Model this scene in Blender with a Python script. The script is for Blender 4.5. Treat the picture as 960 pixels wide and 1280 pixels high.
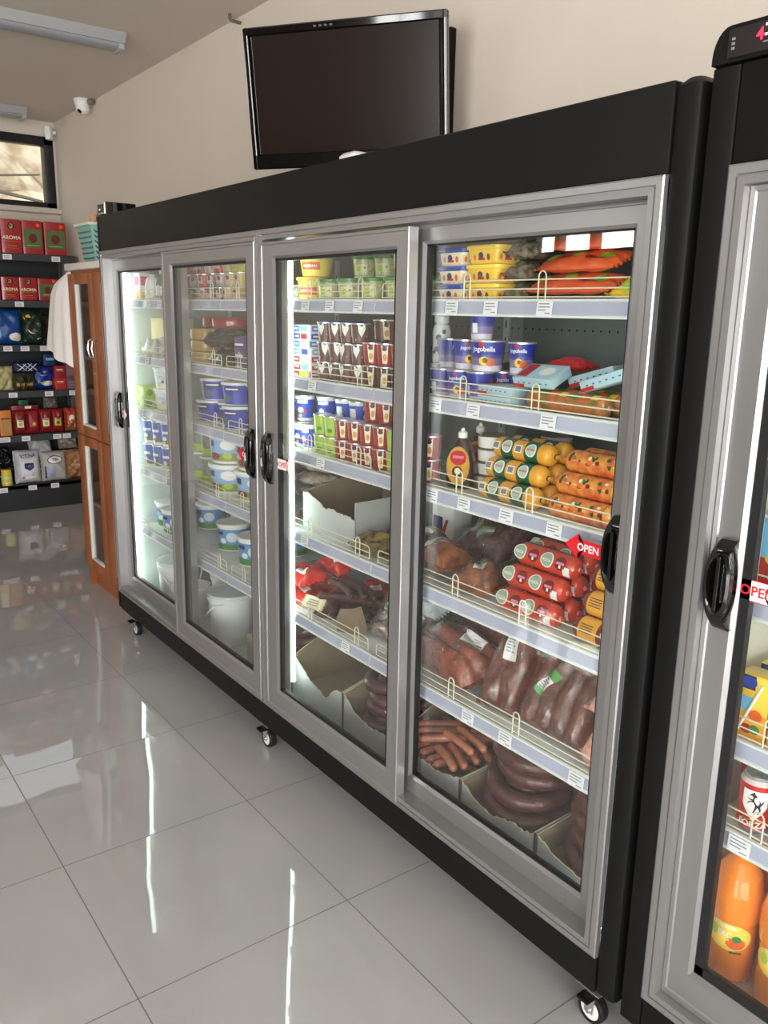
import bpy, math, random
from mathutils import Vector, Matrix

PI = math.pi
SC = bpy.context.scene
COL = SC.collection
for o in list(bpy.data.objects):
    bpy.data.objects.remove(o)

# ------------------------------------------------------------------ camera
cd = bpy.data.cameras.new('camera')
cam = bpy.data.objects.new('camera', cd)
COL.objects.link(cam)
SC.camera = cam
cd.sensor_fit = 'VERTICAL'
cd.sensor_height = 32.0
cd.lens = 1050.25 / 1280.0 * 32.0
cd.clip_start = 0.02
cd.clip_end = 200
_yaw, _pit, _rol = 0.92947, 0.23369, 0.01883
_f = Vector((-math.sin(_yaw) * math.cos(_pit), math.cos(_yaw) * math.cos(_pit), -math.sin(_pit)))
_r = Vector((math.cos(_yaw), math.sin(_yaw), 0))
_u = _r.cross(_f)
_r2 = math.cos(_rol) * _r + math.sin(_rol) * _u
_u2 = -math.sin(_rol) * _r + math.cos(_rol) * _u
cam.matrix_world = Matrix(((_r2.x, _u2.x, -_f.x, 3.9955), (_r2.y, _u2.y, -_f.y, -1.3283),
                           (_r2.z, _u2.z, -_f.z, 1.6029), (0, 0, 0, 1)))

# ------------------------------------------------------------------ world, daylight, exposure
wd = bpy.data.worlds.new('overcast_sky')
SC.world = wd
wd.use_nodes = True
_bg = wd.node_tree.nodes['Background']
_bg.inputs[0].default_value = (0.86, 0.93, 1.0, 1)
_bg.inputs[1].default_value = 1.6
SC.view_settings.view_transform = 'Standard'
SC.view_settings.look = 'None'
SC.view_settings.exposure = 0.0
SC.view_settings.gamma = 1.0
SC.view_settings.use_curve_mapping = False
SC.cycles.max_bounces = 10
SC.cycles.transparent_max_bounces = 24
SC.cycles.glossy_bounces = 6
SC.cycles.diffuse_bounces = 5
SC.cycles.sample_clamp_indirect = 8.0


def area(name, loc, rot, sx, sy, power, color):
    l = bpy.data.lights.new(name, 'AREA')
    l.shape = 'RECTANGLE'
    l.size, l.size_y = sx, sy
    l.energy = power
    l.color = color
    o = bpy.data.objects.new(name, l)
    o.location = loc
    o.rotation_euler = rot
    COL.objects.link(o)
    return o


# daylight entering through the glazed shop front behind the camera and the clerestory windows of the opposite wall
area('shop_front_daylight', (7.25, -2.9, 1.45), (0, PI / 2, 0), 2.5, 4.6, 420, (1.0, 0.975, 0.95))
area('added_window_fill', (5.55, -6.45, 1.4), (PI / 2, 0, 0), 2.3, 2.4, 380, (1.0, 0.985, 0.97))  # added fill through an invented window, brightens the near end over the far
area('clerestory_daylight', (-2.35, -6.45, 2.57), (PI / 2, 0, 0), 2.3, 0.58, 60, (1.0, 0.98, 0.96))


_s = bpy.data.lights.new('sun', 'SUN')
_s.energy = 3.8
_s.angle = 0.02
_s.color = (1.0, 0.96, 0.92)
_so = bpy.data.objects.new('sun', _s)
_so.rotation_euler = (0, math.radians(40), 0)     # high sun over the roof, from the shop-front side
COL.objects.link(_so)


# ------------------------------------------------------------------ materials
def lin(c):
    return tuple(((x / 255 / 12.92) if x / 255 <= 0.04045 else ((x / 255 + 0.055) / 1.055) ** 2.4) for x in c)


MATS = {}


def mat(name, rgb=(200, 200, 200), rough=0.5, metal=0.0, spec=0.5, emit=None, es=0.0, coat=0.0, alpha=1.0,
        noise=0.0, nscale=8.0, bump=0.0, bscale=30.0, trans=0.0, ior=1.45, rgb2=None, det=3.0, sss=0.0):
    """procedural principled material; colours in sRGB 0-255; noise mixes rgb with rgb2 (or a darker rgb)"""
    if name in MATS:
        return MATS[name]
    m = bpy.data.materials.new(name)
    m.use_nodes = True
    nt = m.node_tree
    p = nt.nodes['Principled BSDF']
    c = lin(rgb)
    p.inputs['Base Color'].default_value = (*c, 1)
    p.inputs['Roughness'].default_value = rough
    p.inputs['Metallic'].default_value = metal
    p.inputs['Specular IOR Level'].default_value = spec
    p.inputs['IOR'].default_value = ior
    p.inputs['Coat Weight'].default_value = coat
    p.inputs['Coat Roughness'].default_value = 0.08
    p.inputs['Transmission Weight'].default_value = trans
    if sss:
        p.inputs['Subsurface Weight'].default_value = sss
        p.inputs['Subsurface Radius'].default_value = (0.01, 0.006, 0.004)
    if emit:
        p.inputs['Emission Color'].default_value = (*lin(emit), 1)
        p.inputs['Emission Strength'].default_value = es
    tc = None
    if noise or bump:
        tc = nt.nodes.new('ShaderNodeTexCoord')
    if noise:
        n = nt.nodes.new('ShaderNodeTexNoise')
        n.inputs['Scale'].default_value = nscale
        n.inputs['Detail'].default_value = det
        nt.links.new(tc.outputs['Object'], n.inputs['Vector'])
        r = nt.nodes.new('ShaderNodeValToRGB')
        c2 = lin(rgb2) if rgb2 else tuple(x * (1 - noise) for x in c)
        r.color_ramp.elements[0].position = 0.35
        r.color_ramp.elements[1].position = 0.65
        r.color_ramp.elements[0].color = (*c2, 1)
        r.color_ramp.elements[1].color = (*c, 1)
        nt.links.new(n.outputs['Fac'], r.inputs['Fac'])
        nt.links.new(r.outputs['Color'], p.inputs['Base Color'])
    if bump:
        n = nt.nodes.new('ShaderNodeTexNoise')
        n.inputs['Scale'].default_value = bscale
        n.inputs['Detail'].default_value = 4
        nt.links.new(tc.outputs['Object'], n.inputs['Vector'])
        b = nt.nodes.new('ShaderNodeBump')
        b.inputs['Strength'].default_value = bump
        b.inputs['Distance'].default_value = 0.004
        nt.links.new(n.outputs['Fac'], b.inputs['Height'])
        nt.links.new(b.outputs['Normal'], p.inputs['Normal'])
    if alpha < 1:
        # clear film: straight-through light mixed with the surface
        t = nt.nodes.new('ShaderNodeBsdfTransparent')
        mx = nt.nodes.new('ShaderNodeMixShader')
        mx.inputs[0].default_value = alpha
        nt.links.new(t.outputs[0], mx.inputs[1])
        nt.links.new(p.outputs[0], mx.inputs[2])
        nt.links.new(mx.outputs[0], nt.nodes['Material Output'].inputs['Surface'])
    MATS[name] = m
    return m


def glass_mat(name, tint=(0.97, 0.985, 0.98), refl=1.0):
    m = bpy.data.materials.new(name)
    m.use_nodes = True
    nt = m.node_tree
    nt.nodes.remove(nt.nodes['Principled BSDF'])
    t = nt.nodes.new('ShaderNodeBsdfTransparent')
    t.inputs[0].default_value = (*tint, 1)
    g = nt.nodes.new('ShaderNodeBsdfGlossy')
    g.inputs['Roughness'].default_value = 0.0
    g.inputs[0].default_value = (refl, refl, refl, 1)
    fr = nt.nodes.new('ShaderNodeFresnel')
    # the same reflectance on the way in and out of the pane
    ge = nt.nodes.new('ShaderNodeNewGeometry')
    io = nt.nodes.new('ShaderNodeMix')
    io.inputs[2].default_value = 1.52
    io.inputs[3].default_value = 1 / 1.52
    nt.links.new(ge.outputs['Backfacing'], io.inputs[0])
    nt.links.new(io.outputs[0], fr.inputs[0])
    mx = nt.nodes.new('ShaderNodeMixShader')
    nt.links.new(fr.outputs[0], mx.inputs[0])
    nt.links.new(t.outputs[0], mx.inputs[1])
    nt.links.new(g.outputs[0], mx.inputs[2])
    nt.links.new(mx.outputs[0], nt.nodes['Material Output'].inputs['Surface'])
    MATS[name] = m
    return m


def film_mat(name, scale=70.0, strength=0.9):
    """thin crinkled clear film: lets light straight through, glints where it wrinkles"""
    m = glass_mat(name, (0.98, 0.98, 0.98))
    nt = m.node_tree
    g = next(n for n in nt.nodes if n.type == 'BSDF_GLOSSY')
    g.inputs['Roughness'].default_value = 0.12
    f = next(n for n in nt.nodes if n.type == 'FRESNEL')
    tc = nt.nodes.new('ShaderNodeTexCoord')
    n = nt.nodes.new('ShaderNodeTexNoise')
    n.inputs['Scale'].default_value = scale
    n.inputs['Detail'].default_value = 3
    n.inputs['Distortion'].default_value = 1.2
    b = nt.nodes.new('ShaderNodeBump')
    b.inputs['Strength'].default_value = strength
    b.inputs['Distance'].default_value = 0.006
    nt.links.new(tc.outputs['Object'], n.inputs['Vector'])
    nt.links.new(n.outputs['Fac'], b.inputs['Height'])
    nt.links.new(b.outputs['Normal'], g.inputs['Normal'])
    nt.links.new(b.outputs['Normal'], f.inputs['Normal'])
    return m


# ------------------------------------------------------------------ mesh builder
_TX = {}


def text2d(s, size=1.0, bold=0.0):
    """triangulated outline of a word, centred on the origin"""
    k = (s, round(bold, 4))
    if k not in _TX:
        c = bpy.data.curves.new('t', 'FONT')
        c.body = s
        c.size = 1.0
        c.offset = bold
        c.align_x = 'CENTER'
        c.align_y = 'CENTER'
        c.resolution_u = 3
        c.fill_mode = 'FRONT'
        o = bpy.data.objects.new('t', c)
        me = o.to_mesh()
        v = [(q.co.x, q.co.y) for q in me.vertices]
        f = [tuple(p.vertices) for p in me.polygons]
        o.to_mesh_clear()
        bpy.data.objects.remove(o)
        bpy.data.curves.remove(c)
        if v:
            mx = (max(a for a, b in v) + min(a for a, b in v)) / 2
            my = (max(b for a, b in v) + min(b for a, b in v)) / 2
            v = [(a - mx, b - my) for a, b in v]
        _TX[k] = (v, f)
    v, f = _TX[k]
    return [(a * size, b * size) for a, b in v], f


def disc2d(r, n=24, ry=None, cx=0, cy=0):
    ry = r if ry is None else ry
    R_ = (1,) if r < .007 else (.35, .7, 1)
    v = [(cx, cy)] + [(cx + k * r * math.cos(2 * PI * i / n), cy + k * ry * math.sin(2 * PI * i / n)) for k in R_ for i in range(n)]
    f = [(0, i + 1, (i + 1) % n + 1) for i in range(n)]
    for k in range(len(R_) - 1):
        f += [(1 + k * n + i, 1 + (k + 1) * n + i, 1 + (k + 1) * n + (i + 1) % n, 1 + k * n + (i + 1) % n) for i in range(n)]
    return v, f


def rect2d(x0, x1, y0, y1, nx=1, ny=1):
    v = [(x0 + (x1 - x0) * i / nx, y0 + (y1 - y0) * j / ny) for j in range(ny + 1) for i in range(nx + 1)]
    f = [(j * (nx + 1) + i, j * (nx + 1) + i + 1, (j + 1) * (nx + 1) + i + 1, (j + 1) * (nx + 1) + i)
         for j in range(ny) for i in range(nx)]
    return v, f


def poly2d(pts):
    n = len(pts)
    cx = sum(p[0] for p in pts) / n
    cy = sum(p[1] for p in pts) / n
    return [(cx, cy)] + list(pts), [(0, i + 1, (i + 1) % n + 1) for i in range(n)]


def shift2d(d, dx, dy, rot=0.0):
    c, s = math.cos(rot), math.sin(rot)
    return [(a * c - b * s + dx, a * s + b * c + dy) for a, b in d[0]], d[1]


class MB:
    def __init__(self):
        self.v, self.f, self.mi, self.mats = [], [], [], []

    def add(self, v, f, m, T=None):
        b = len(self.v)
        self.v += [tuple(T @ Vector(p)) for p in v] if T is not None else [tuple(p) for p in v]
        if m not in self.mats:
            self.mats.append(m)
        k = self.mats.index(m)
        for q in f:
            self.f.append(tuple(i + b for i in q))
            self.mi.append(k)
        return self

    def box(self, x0, x1, y0, y1, z0, z1, m, c=0.0, T=None):
        """box with chamfered edges"""
        if c <= 0:
            v = [(x, y, z) for z in (z0, z1) for y in (y0, y1) for x in (x0, x1)]
            f = [(0, 2, 3, 1), (4, 5, 7, 6), (0, 1, 5, 4), (2, 6, 7, 3), (0, 4, 6, 2), (1, 3, 7, 5)]
            return self.add(v, f, m, T)
        return self.loft_rr([(x0 + c, x1 - c, y0 + c, y1 - c, z0), (x0, x1, y0, y1, z0 + c),
                             (x0, x1, y0, y1, z1 - c), (x0 + c, x1 - c, y0 + c, y1 - c, z1)], m, rad=c, seg=2, T=T)

    def loft_rr(self, secs, m, rad=0.01, seg=4, caps=(True, True), T=None):
        """stack of rounded rectangles (x0,x1,y0,y1,z); m is a material or one per band"""
        v, n = [], 4 * (seg + 1)
        for (x0, x1, y0, y1, z) in secs:
            r = min(rad, (x1 - x0) * 0.49, (y1 - y0) * 0.49)
            for k, (cx, cy) in enumerate(((x1 - r, y1 - r), (x0 + r, y1 - r), (x0 + r, y0 + r), (x1 - r, y0 + r))):
                for i in range(seg + 1):
                    a = PI / 2 * (k + i / seg)
                    v.append((cx + r * math.cos(a), cy + r * math.sin(a), z))
        ms = m if isinstance(m, list) else [m] * (len(secs) - 1)
        b = len(self.v)
        self.v += [tuple(T @ Vector(p)) for p in v] if T is not None else v
        def put(q, mm):
            if mm not in self.mats:
                self.mats.append(mm)
            self.f.append(tuple(i + b for i in q))
            self.mi.append(self.mats.index(mm))
        for s in range(len(secs) - 1):
            for i in range(n):
                j = (i + 1) % n
                put((s * n + i, s * n + j, (s + 1) * n + j, (s + 1) * n + i), ms[s])
        if caps[0]:
            put(tuple(reversed(range(n))), ms[0])
        if caps[1]:
            put(tuple((len(secs) - 1) * n + i for i in range(n)), ms[-1])
        return self

    def lathe(self, prof, m, seg=28, T=None, caps=(True, True)):
        """profile [(r,z)]; m is a material or a list, one per band"""
        ms = m if isinstance(m, list) else [m] * (len(prof) - 1)
        for s in range(len(prof) - 1):
            (r0, z0), (r1, z1) = prof[s], prof[s + 1]
            v = [(r0 * math.cos(2 * PI * i / seg), r0 * math.sin(2 * PI * i / seg), z0) for i in range(seg)] + \
                [(r1 * math.cos(2 * PI * i / seg), r1 * math.sin(2 * PI * i / seg), z1) for i in range(seg)]
            f = [(i, (i + 1) % seg, seg + (i + 1) % seg, seg + i) for i in range(seg)]
            if r0 < 1e-6:
                f = [(i, seg + (i + 1) % seg, seg + i) for i in range(seg)]
            elif r1 < 1e-6:
                f = [(i, (i + 1) % seg, seg + i) for i in range(seg)]
            self.add(v, f, ms[s], T)
        if caps[0] and prof[0][0] > 1e-6:
            r, z = prof[0]
            self.add([(r * math.cos(2 * PI * i / seg), r * math.sin(2 * PI * i / seg), z) for i in range(seg)],
                     [tuple(reversed(range(seg)))], ms[0], T)
        if caps[1] and prof[-1][0] > 1e-6:
            r, z = prof[-1]
            self.add([(r * math.cos(2 * PI * i / seg), r * math.sin(2 * PI * i / seg), z) for i in range(seg)],
                     [tuple(range(seg))], ms[-1], T)
        return self

    def tube(self, pts, r, m, seg=8, closed=False, T=None, caps=True):
        """swept tube; r a number or one per point"""
        P = [Vector(p) for p in pts]
        n = len(P)
        rr = r if isinstance(r, (list, tuple)) else [r] * n
        v = []
        up = None
        for i in range(n):
            if closed:
                t = P[(i + 1) % n] - P[i - 1]
            else:
                t = P[min(i + 1, n - 1)] - P[max(i - 1, 0)]
            t = t.normalized() if t.length > 1e-9 else Vector((1, 0, 0))
            if up is None:
                up = Vector((0, 0, 1)) if abs(t.z) < 0.9 else Vector((1, 0, 0))
            up = (up - t * up.dot(t))
            up = up.normalized() if up.length > 1e-6 else t.orthogonal().normalized()
            s = t.cross(up)
            for k in range(seg):
                a = 2 * PI * k / seg
                v.append(P[i] + (up * math.cos(a) + s * math.sin(a)) * rr[i])
        f = []
        for i in range(n if closed else n - 1):
            j = (i + 1) % n
            for k in range(seg):
                l = (k + 1) % seg
                f.append((i * seg + k, i * seg + l, j * seg + l, j * seg + k))
        if caps and not closed:
            f.append(tuple(range(seg)))
            f.append(tuple((n - 1) * seg + k for k in reversed(range(seg))))
        return self.add(v, f, m, T)

    def surf(self, fn, nu, nv, m, closeu=False, T=None):
        cu = nu if closeu else nu + 1
        v = [fn(i / nu, j / nv) for j in range(nv + 1) for i in range(cu)]
        f = []
        for j in range(nv):
            for i in range(nu):
                k = (i + 1) % cu if closeu else i + 1
                f.append((j * cu + i, j * cu + k, (j + 1) * cu + k, (j + 1) * cu + i))
        return self.add(v, f, m, T)

    def prism(self, pts, z0, z1, m, T=None):
        """2D outline (x,y) extruded along z"""
        n = len(pts)
        v = [(a, b, z0) for a, b in pts] + [(a, b, z1) for a, b in pts]
        f = [tuple(reversed(range(n))), tuple(range(n, 2 * n))] + [(i, (i + 1) % n, n + (i + 1) % n, n + i) for i in range(n)]
        return self.add(v, f, m, T)

    def decal(self, d, fn, m):
        """flat print: 2D figure carried onto a surface by fn(u,v)"""
        return self.add([fn(a, b) for a, b in d[0]], d[1], m)

    def build(self, name, parent=None, loc=(0, 0, 0), rotz=0.0, smooth=True, angle=38):
        me = bpy.data.meshes.new(name)
        me.from_pydata(self.v, [], self.f)
        for m in self.mats:
            me.materials.append(m)
        me.polygons.foreach_set('material_index', self.mi)
        if smooth:
            me.polygons.foreach_set('use_smooth', [True] * len(me.polygons))
            me.set_sharp_from_angle(angle=math.radians(angle))
        me.update()
        o = bpy.data.objects.new(name, me)
        COL.objects.link(o)
        o.location = loc
        o.rotation_euler = (0, 0, rotz)
        if parent:
            o.parent = parent
        return o


def tag(o, label=None, cat=None, group=None, kind=None):
    if label:
        o['label'] = label
    if cat:
        o['category'] = cat
    if group:
        o['group'] = group
    if kind:
        o['kind'] = kind
    return o


def empty(name, label, cat, loc=(0, 0, 0), rotz=0.0, group=None):
    o = bpy.data.objects.new(name, None)
    o.empty_display_size = 0.05
    COL.objects.link(o)
    o.location = loc
    o.rotation_euler = (0, 0, rotz)
    return tag(o, label, cat, group)


def struct(name, mb, **k):
    return tag(mb.build(name, **k), kind='structure')


def copy_tree(o, parent=None):
    c = o.copy()
    COL.objects.link(c)
    if parent:
        c.parent = parent
    for ch in list(o.children):
        copy_tree(ch, c)
    return c


class Proto:
    """first placement moves the thing itself, later ones copy it with its parts"""

    def __init__(self, maker, group=None):
        self.maker, self.o, self.group = maker, None, group

    def __call__(self, x, y, z, label, rz=0.0, rx=0.0, ry=0.0, group=None):
        if self.o is None:
            self.o = o = self.maker()
        else:
            o = copy_tree(self.o)
        o.location = (x, y, z)
        o.rotation_euler = (rx, ry, rz)
        o['label'] = label
        g = group or self.group
        if g:
            o['group'] = g
        return o


def seat(o, x, y, z):
    o.location = (x, y, z)
    return o


# ------------------------------------------------------------------ common materials
BLACK = mat('black_powder_coat', (11, 11, 12), 0.5, spec=0.25, bump=0.12, bscale=900)
ALU = mat('brushed_silver_aluminium', (158, 156, 156), 0.34, 0.75, bump=0.03, bscale=300)
ALUW = mat('pale_aluminium_edge', (215, 214, 214), 0.3, 0.55)
GASK = mat('black_rubber_gasket', (22, 22, 24), 0.5)
GLOSSB = mat('gloss_black_plastic', (9, 9, 10), 0.08, coat=0.5)
LINER = mat('pale_grey_liner', (190, 197, 192), 0.45, bump=0.03, bscale=200)
SHELFM = mat('white_coated_shelf', (214, 216, 214), 0.4)
RAILM = mat('blue_grey_price_rail', (172, 174, 194), 0.22, coat=0.6, noise=0.08, nscale=3)
WIRE = mat('cream_coated_wire', (216, 210, 186), 0.35)
TAGW = mat('paper_price_tag', (226, 224, 226), 0.6)
INK = mat('grey_print', (120, 122, 130), 0.7)
CHROME = mat('zinc_plated_steel', (205, 205, 208), 0.25, 0.9)
WHITEP = mat('white_plastic', (228, 229, 226), 0.35)
LEDM = mat('led_tube_glow', (255, 255, 255), 0.4, emit=(232, 255, 246), es=12.0)
GLASS = glass_mat('clear_door_glass')
CLEARF = film_mat('clear_wrap_film')
# ------------------------------------------------------------------ room
def floor_material():
    m = bpy.data.materials.new('polished_grey_tile')
    m.use_nodes = True
    nt = m.node_tree
    N, L = nt.nodes, nt.links
    p = N['Principled BSDF']
    tc = N.new('ShaderNodeTexCoord')
    mp = N.new('ShaderNodeMapping')
    mp.inputs['Location'].default_value = (-1.715 / 0.6 + 20, 0.177 / 0.6 + 20, 0)
    mp.inputs['Scale'].default_value = (1 / 0.6, 1 / 0.6, 1)
    L.new(tc.outputs['Object'], mp.inputs['Vector'])
    sep = N.new('ShaderNodeSeparateXYZ')
    L.new(mp.outputs[0], sep.inputs[0])

    def math_(op, a, b=None):
        n = N.new('ShaderNodeMath')
        n.operation = op
        for i, x in enumerate((a, b)):
            if x is None:
                continue
            if isinstance(x, (int, float)):
                n.inputs[i].default_value = x
            else:
                L.new(x, n.inputs[i])
        return n.outputs[0]
    edge = None
    for ax in ('X', 'Y'):
        fr = math_('FRACT', sep.outputs[ax])
        d = math_('MINIMUM', fr, math_('SUBTRACT', 1.0, fr))
        g = math_('LESS_THAN', d, 0.0026)
        edge = g if edge is None else math_('MAXIMUM', edge, g)
    fl = N.new('ShaderNodeVectorMath')
    fl.operation = 'FLOOR'
    L.new(mp.outputs[0], fl.inputs[0])
    wn = N.new('ShaderNodeTexWhiteNoise')
    wn.noise_dimensions = '2D'
    L.new(fl.outputs[0], wn.inputs['Vector'])
    # tile colour: grey with faint clouding and a small change from tile to tile
    no = N.new('ShaderNodeTexNoise')
    no.inputs['Scale'].default_value = 2.2
    no.inputs['Detail'].default_value = 5
    L.new(tc.outputs['Object'], no.inputs['Vector'])
    r = N.new('ShaderNodeValToRGB')
    r.color_ramp.elements[0].position = 0.3
    r.color_ramp.elements[1].position = 0.7
    r.color_ramp.elements[0].color = (*lin((168, 167, 168)), 1)
    r.color_ramp.elements[1].color = (*lin((178, 176, 176)), 1)
    L.new(no.outputs['Fac'], r.inputs['Fac'])
    mx = N.new('ShaderNodeMix')
    mx.data_type = 'RGBA'
    L.new(edge, mx.inputs[0])
    L.new(r.outputs['Color'], mx.inputs[6])
    mx.inputs[7].default_value = (*lin((112, 106, 100)), 1)
    L.new(mx.outputs[2], p.inputs['Base Color'])
    p.inputs['Roughness'].default_value = 0.02
    p.inputs['IOR'].default_value = 1.66
    rr = math_('MULTIPLY_ADD', edge, 0.5)
    rr.node.inputs[2].default_value = 0.02
    L.new(rr, p.inputs['Roughness'])
    # every tile lies a hair out of level and its polish is slightly wavy
    sv = N.new('ShaderNodeVectorMath')
    sv.operation = 'MULTIPLY_ADD'
    L.new(wn.outputs['Color'], sv.inputs[0])
    sv.inputs[1].default_value = (0.02, 0.02, 0)
    sv.inputs[2].default_value = (-0.01, -0.01, 1)
    n2 = N.new('ShaderNodeTexNoise')
    n2.inputs['Scale'].default_value = 3.5
    n2.inputs['Detail'].default_value = 1.5
    L.new(tc.outputs['Object'], n2.inputs['Vector'])
    sv2 = N.new('ShaderNodeVectorMath')
    sv2.operation = 'MULTIPLY_ADD'
    L.new(n2.outputs['Color'], sv2.inputs[0])
    sv2.inputs[1].default_value = (0.02, 0.02, 0)
    L.new(sv.outputs[0], sv2.inputs[2])
    nm = N.new('ShaderNodeVectorMath')
    nm.operation = 'NORMALIZE'
    L.new(sv2.outputs[0], nm.inputs[0])
    L.new(nm.outputs[0], p.inputs['Normal'])
    return m


WALLP = mat('beige_plaster_paint', (212, 200, 188), 0.75, noise=0.04, nscale=1.2, bump=0.25, bscale=160)
CEILP = mat('beige_ceiling_paint', (208, 198, 187), 0.8, noise=0.03, nscale=1.0)
DARKFR = mat('dark_window_frame', (28, 28, 30), 0.4)
X0, X1, Y0, YW, ZC = -3.45, 7.0, -6.2, 0.85, 3.03
T = 0.2
struct('floor', MB().box(X0 - T, X1 + T, Y0 - T, YW + T, -0.12, 0.0, floor_material()))
struct('ceiling', MB().box(X0 - T, X1 + T, Y0 - T, YW + T, ZC, ZC + 0.15, CEILP))
struct('wall_back', MB().box(X0 - T, X1 + T, YW, YW + T, 0, ZC, WALLP))
# far wall with its high window
WY0, WY1, WZ0, WZ1 = -1.35, 0.83, 2.37, 2.915
b = MB()
b.box(X0 - T, X0, Y0, YW, 0, WZ0, WALLP).box(X0 - T, X0, Y0, YW, WZ1, ZC, WALLP)
b.box(X0 - T, X0, Y0, WY0, WZ0, WZ1, WALLP).box(X0 - T, X0, WY1, YW, WZ0, WZ1, WALLP)
struct('wall_far', b)
w = struct('window_1', MB().box(X0 - 0.09, X0 + 0.012, WY0, WY1, WZ1 - 0.066, WZ1, DARKFR, 0.004)
           .box(X0 - 0.09, X0 + 0.012, WY0, WY1, WZ0, WZ0 + 0.046, DARKFR, 0.004)
           .box(X0 - 0.09, X0 + 0.012, WY1 - 0.075, WY1, WZ0, WZ1, DARKFR, 0.004)
           .box(X0 - 0.09, X0 + 0.012, WY0, WY0 + 0.075, WZ0, WZ1, DARKFR, 0.004)
           .box(X0 - 0.09, X0 + 0.012, -0.3, -0.22, WZ0, WZ1, DARKFR, 0.004))
MB().box(X0 - 0.05, X0 - 0.044, WY0 + 0.02, WY1 - 0.02, WZ0 + 0.02, WZ1 - 0.02, GLASS).build('window_pane', w)
struct('trim_1', MB().box(X0 - 0.02, X0 + 0.075, -1.4, YW, 2.325, 2.37, mat('pale_sill_paint', (205, 196, 184), 0.6), 0.006))
# opposite wall with a clerestory band, and the glazed front behind the camera
DIMP = mat('dimmed_unseen_wall', (112, 98, 86), 0.7, noise=0.1, nscale=2)  # unseen wall coloured dark to cut bounced light at the far end
b = MB()
b.box(X0 - T, 4.35, Y0 - T, Y0, 0, 2.28, DIMP).box(X0 - T, X1 + T, Y0 - T, Y0, 2.86, ZC, DIMP)
b.box(X0 - T, -3.4, Y0 - T, Y0, 2.28, 2.86, DIMP).box(-1.2, X1 + T, Y0 - T, Y0, 2.7, 2.86, DIMP).box(-1.2, 4.35, Y0 - T, Y0, 2.28, 2.7, DIMP).box(6.75, X1 + T, Y0 - T, Y0, 0, 2.7, DIMP)
struct('wall_opposite', b)
b = MB()
b.box(-3.4, -1.2, Y0 - 0.1, Y0, 2.28, 2.32, DARKFR).box(-3.4, -1.2, Y0 - 0.1, Y0, 2.82, 2.86, DARKFR)
for xx in (-3.36, -2.98, -2.46, -1.86, -1.24):
    b.box(xx - 0.045, xx + 0.045, Y0 - 0.1, Y0, 2.28, 2.86, DARKFR)
w = struct('window_2', b)
MB().box(-3.4, -1.2, Y0 - 0.06, Y0 - 0.054, 2.3, 2.84, GLASS).build('window_pane', w)
b = MB()
for xx in (4.35, 5.5, 6.69):
    b.box(xx, xx + 0.06, Y0 - 0.1, Y0 - 0.02, 0, 2.7, DARKFR)
b.box(4.35, 6.75, Y0 - 0.1, Y0 - 0.02, 2.64, 2.7, DARKFR).box(4.35, 6.75, Y0 - 0.1, Y0 - 0.02, 0, 0.08, DARKFR)
w = struct('added_window', b)  # added glazing out of view, put in to light the near end
MB().box(4.35, 6.75, Y0 - 0.06, Y0 - 0.054, 0.04, 2.66, GLASS).build('window_pane', w)
b = MB()
b.box(X1, X1 + T, Y0 - T, -5.2, 0, ZC, WALLP).box(X1, X1 + T, -0.6, YW + T, 0, ZC, WALLP).box(X1, X1 + T, -5.2, -0.6, 2.7, ZC, WALLP)
struct('wall_front', b)
b = MB()
for yy in (-5.2, -4.05, -2.9, -1.75, -0.66):
    b.box(X1 + 0.02, X1 + 0.1, yy, yy + 0.06, 0, 2.7, DARKFR)
b.box(X1 + 0.02, X1 + 0.1, -5.2, -0.6, 2.64, 2.7, DARKFR).box(X1 + 0.02, X1 + 0.1, -5.2, -0.6, 0, 0.08, DARKFR)
w = struct('window_3', b)
MB().box(X1 + 0.055, X1 + 0.061, -5.2, -0.6, 0.04, 2.66, GLASS).build('window_pane', w)

# outside the high window: a sunlit rock bank, its branches, and the ground it stands on
ROCK = mat('ochre_rock_face', (222, 206, 180), 0.9, noise=0.5, nscale=3.2, rgb2=(160, 140, 112), bump=1.0, bscale=5, det=8)
rnd = random.Random(3)
_n = [[rnd.uniform(-0.35, 0.35) for _ in range(40)] for _ in range(30)]
b = MB()
b.surf(lambda u, v: (-8.2 - 1.6 * v + _n[min(29, int(v * 29))][min(39, int(u * 39))], -9 + 18 * u,
                     -0.2 + 5.6 * v + 0.4 * _n[min(29, int(v * 17))][min(39, int(u * 31))]), 39, 18, ROCK)
b.box(-14, -9.6, -9, 9, -0.2, 5.0, ROCK)
tag(b.build('rock_bank'), kind='structure', label='ochre rock bank seen through the high window')
struct('ground', MB().box(-40, X0 - T - 0.01, -25, 25, -0.3, -0.2, mat('outside_soil', (150, 140, 120), 0.95, noise=0.2)))
BARK = mat('grey_bark', (96, 84, 76), 0.9)
t = empty('bare_shrub', 'bare grey branches of a shrub against the rock outside the high window', 'shrub', (-5.6, -0.2, -0.2))
b = MB()
b.tube([(0, 0, 0), (0.05, 0.1, 1.2), (0.0, 0.3, 2.4), (0.05, 0.5, 3.0)], [0.05, 0.04, 0.03, 0.02], BARK)
b.build('trunk', t)
for pts in ([(0, .3, 2.4), (0, .5, 2.85), (0, .85, 3.05), (0, 1.5, 3.12)], [(0, .35, 2.6), (.05, .55, 3.0), (0, .7, 3.3)],
            [(0, .3, 2.4), (.02, .8, 2.75), (0, 1.6, 2.7)], [(0, .5, 3.0), (.02, .9, 2.95), (.05, 1.5, 2.85)], [(0, .2, 2.2), (0, .45, 2.55), (.02, .5, 2.9)]):
    MB().tube(pts, [0.026, 0.022, 0.016, 0.01][:len(pts)], BARK, 6).build('branch', t)

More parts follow.
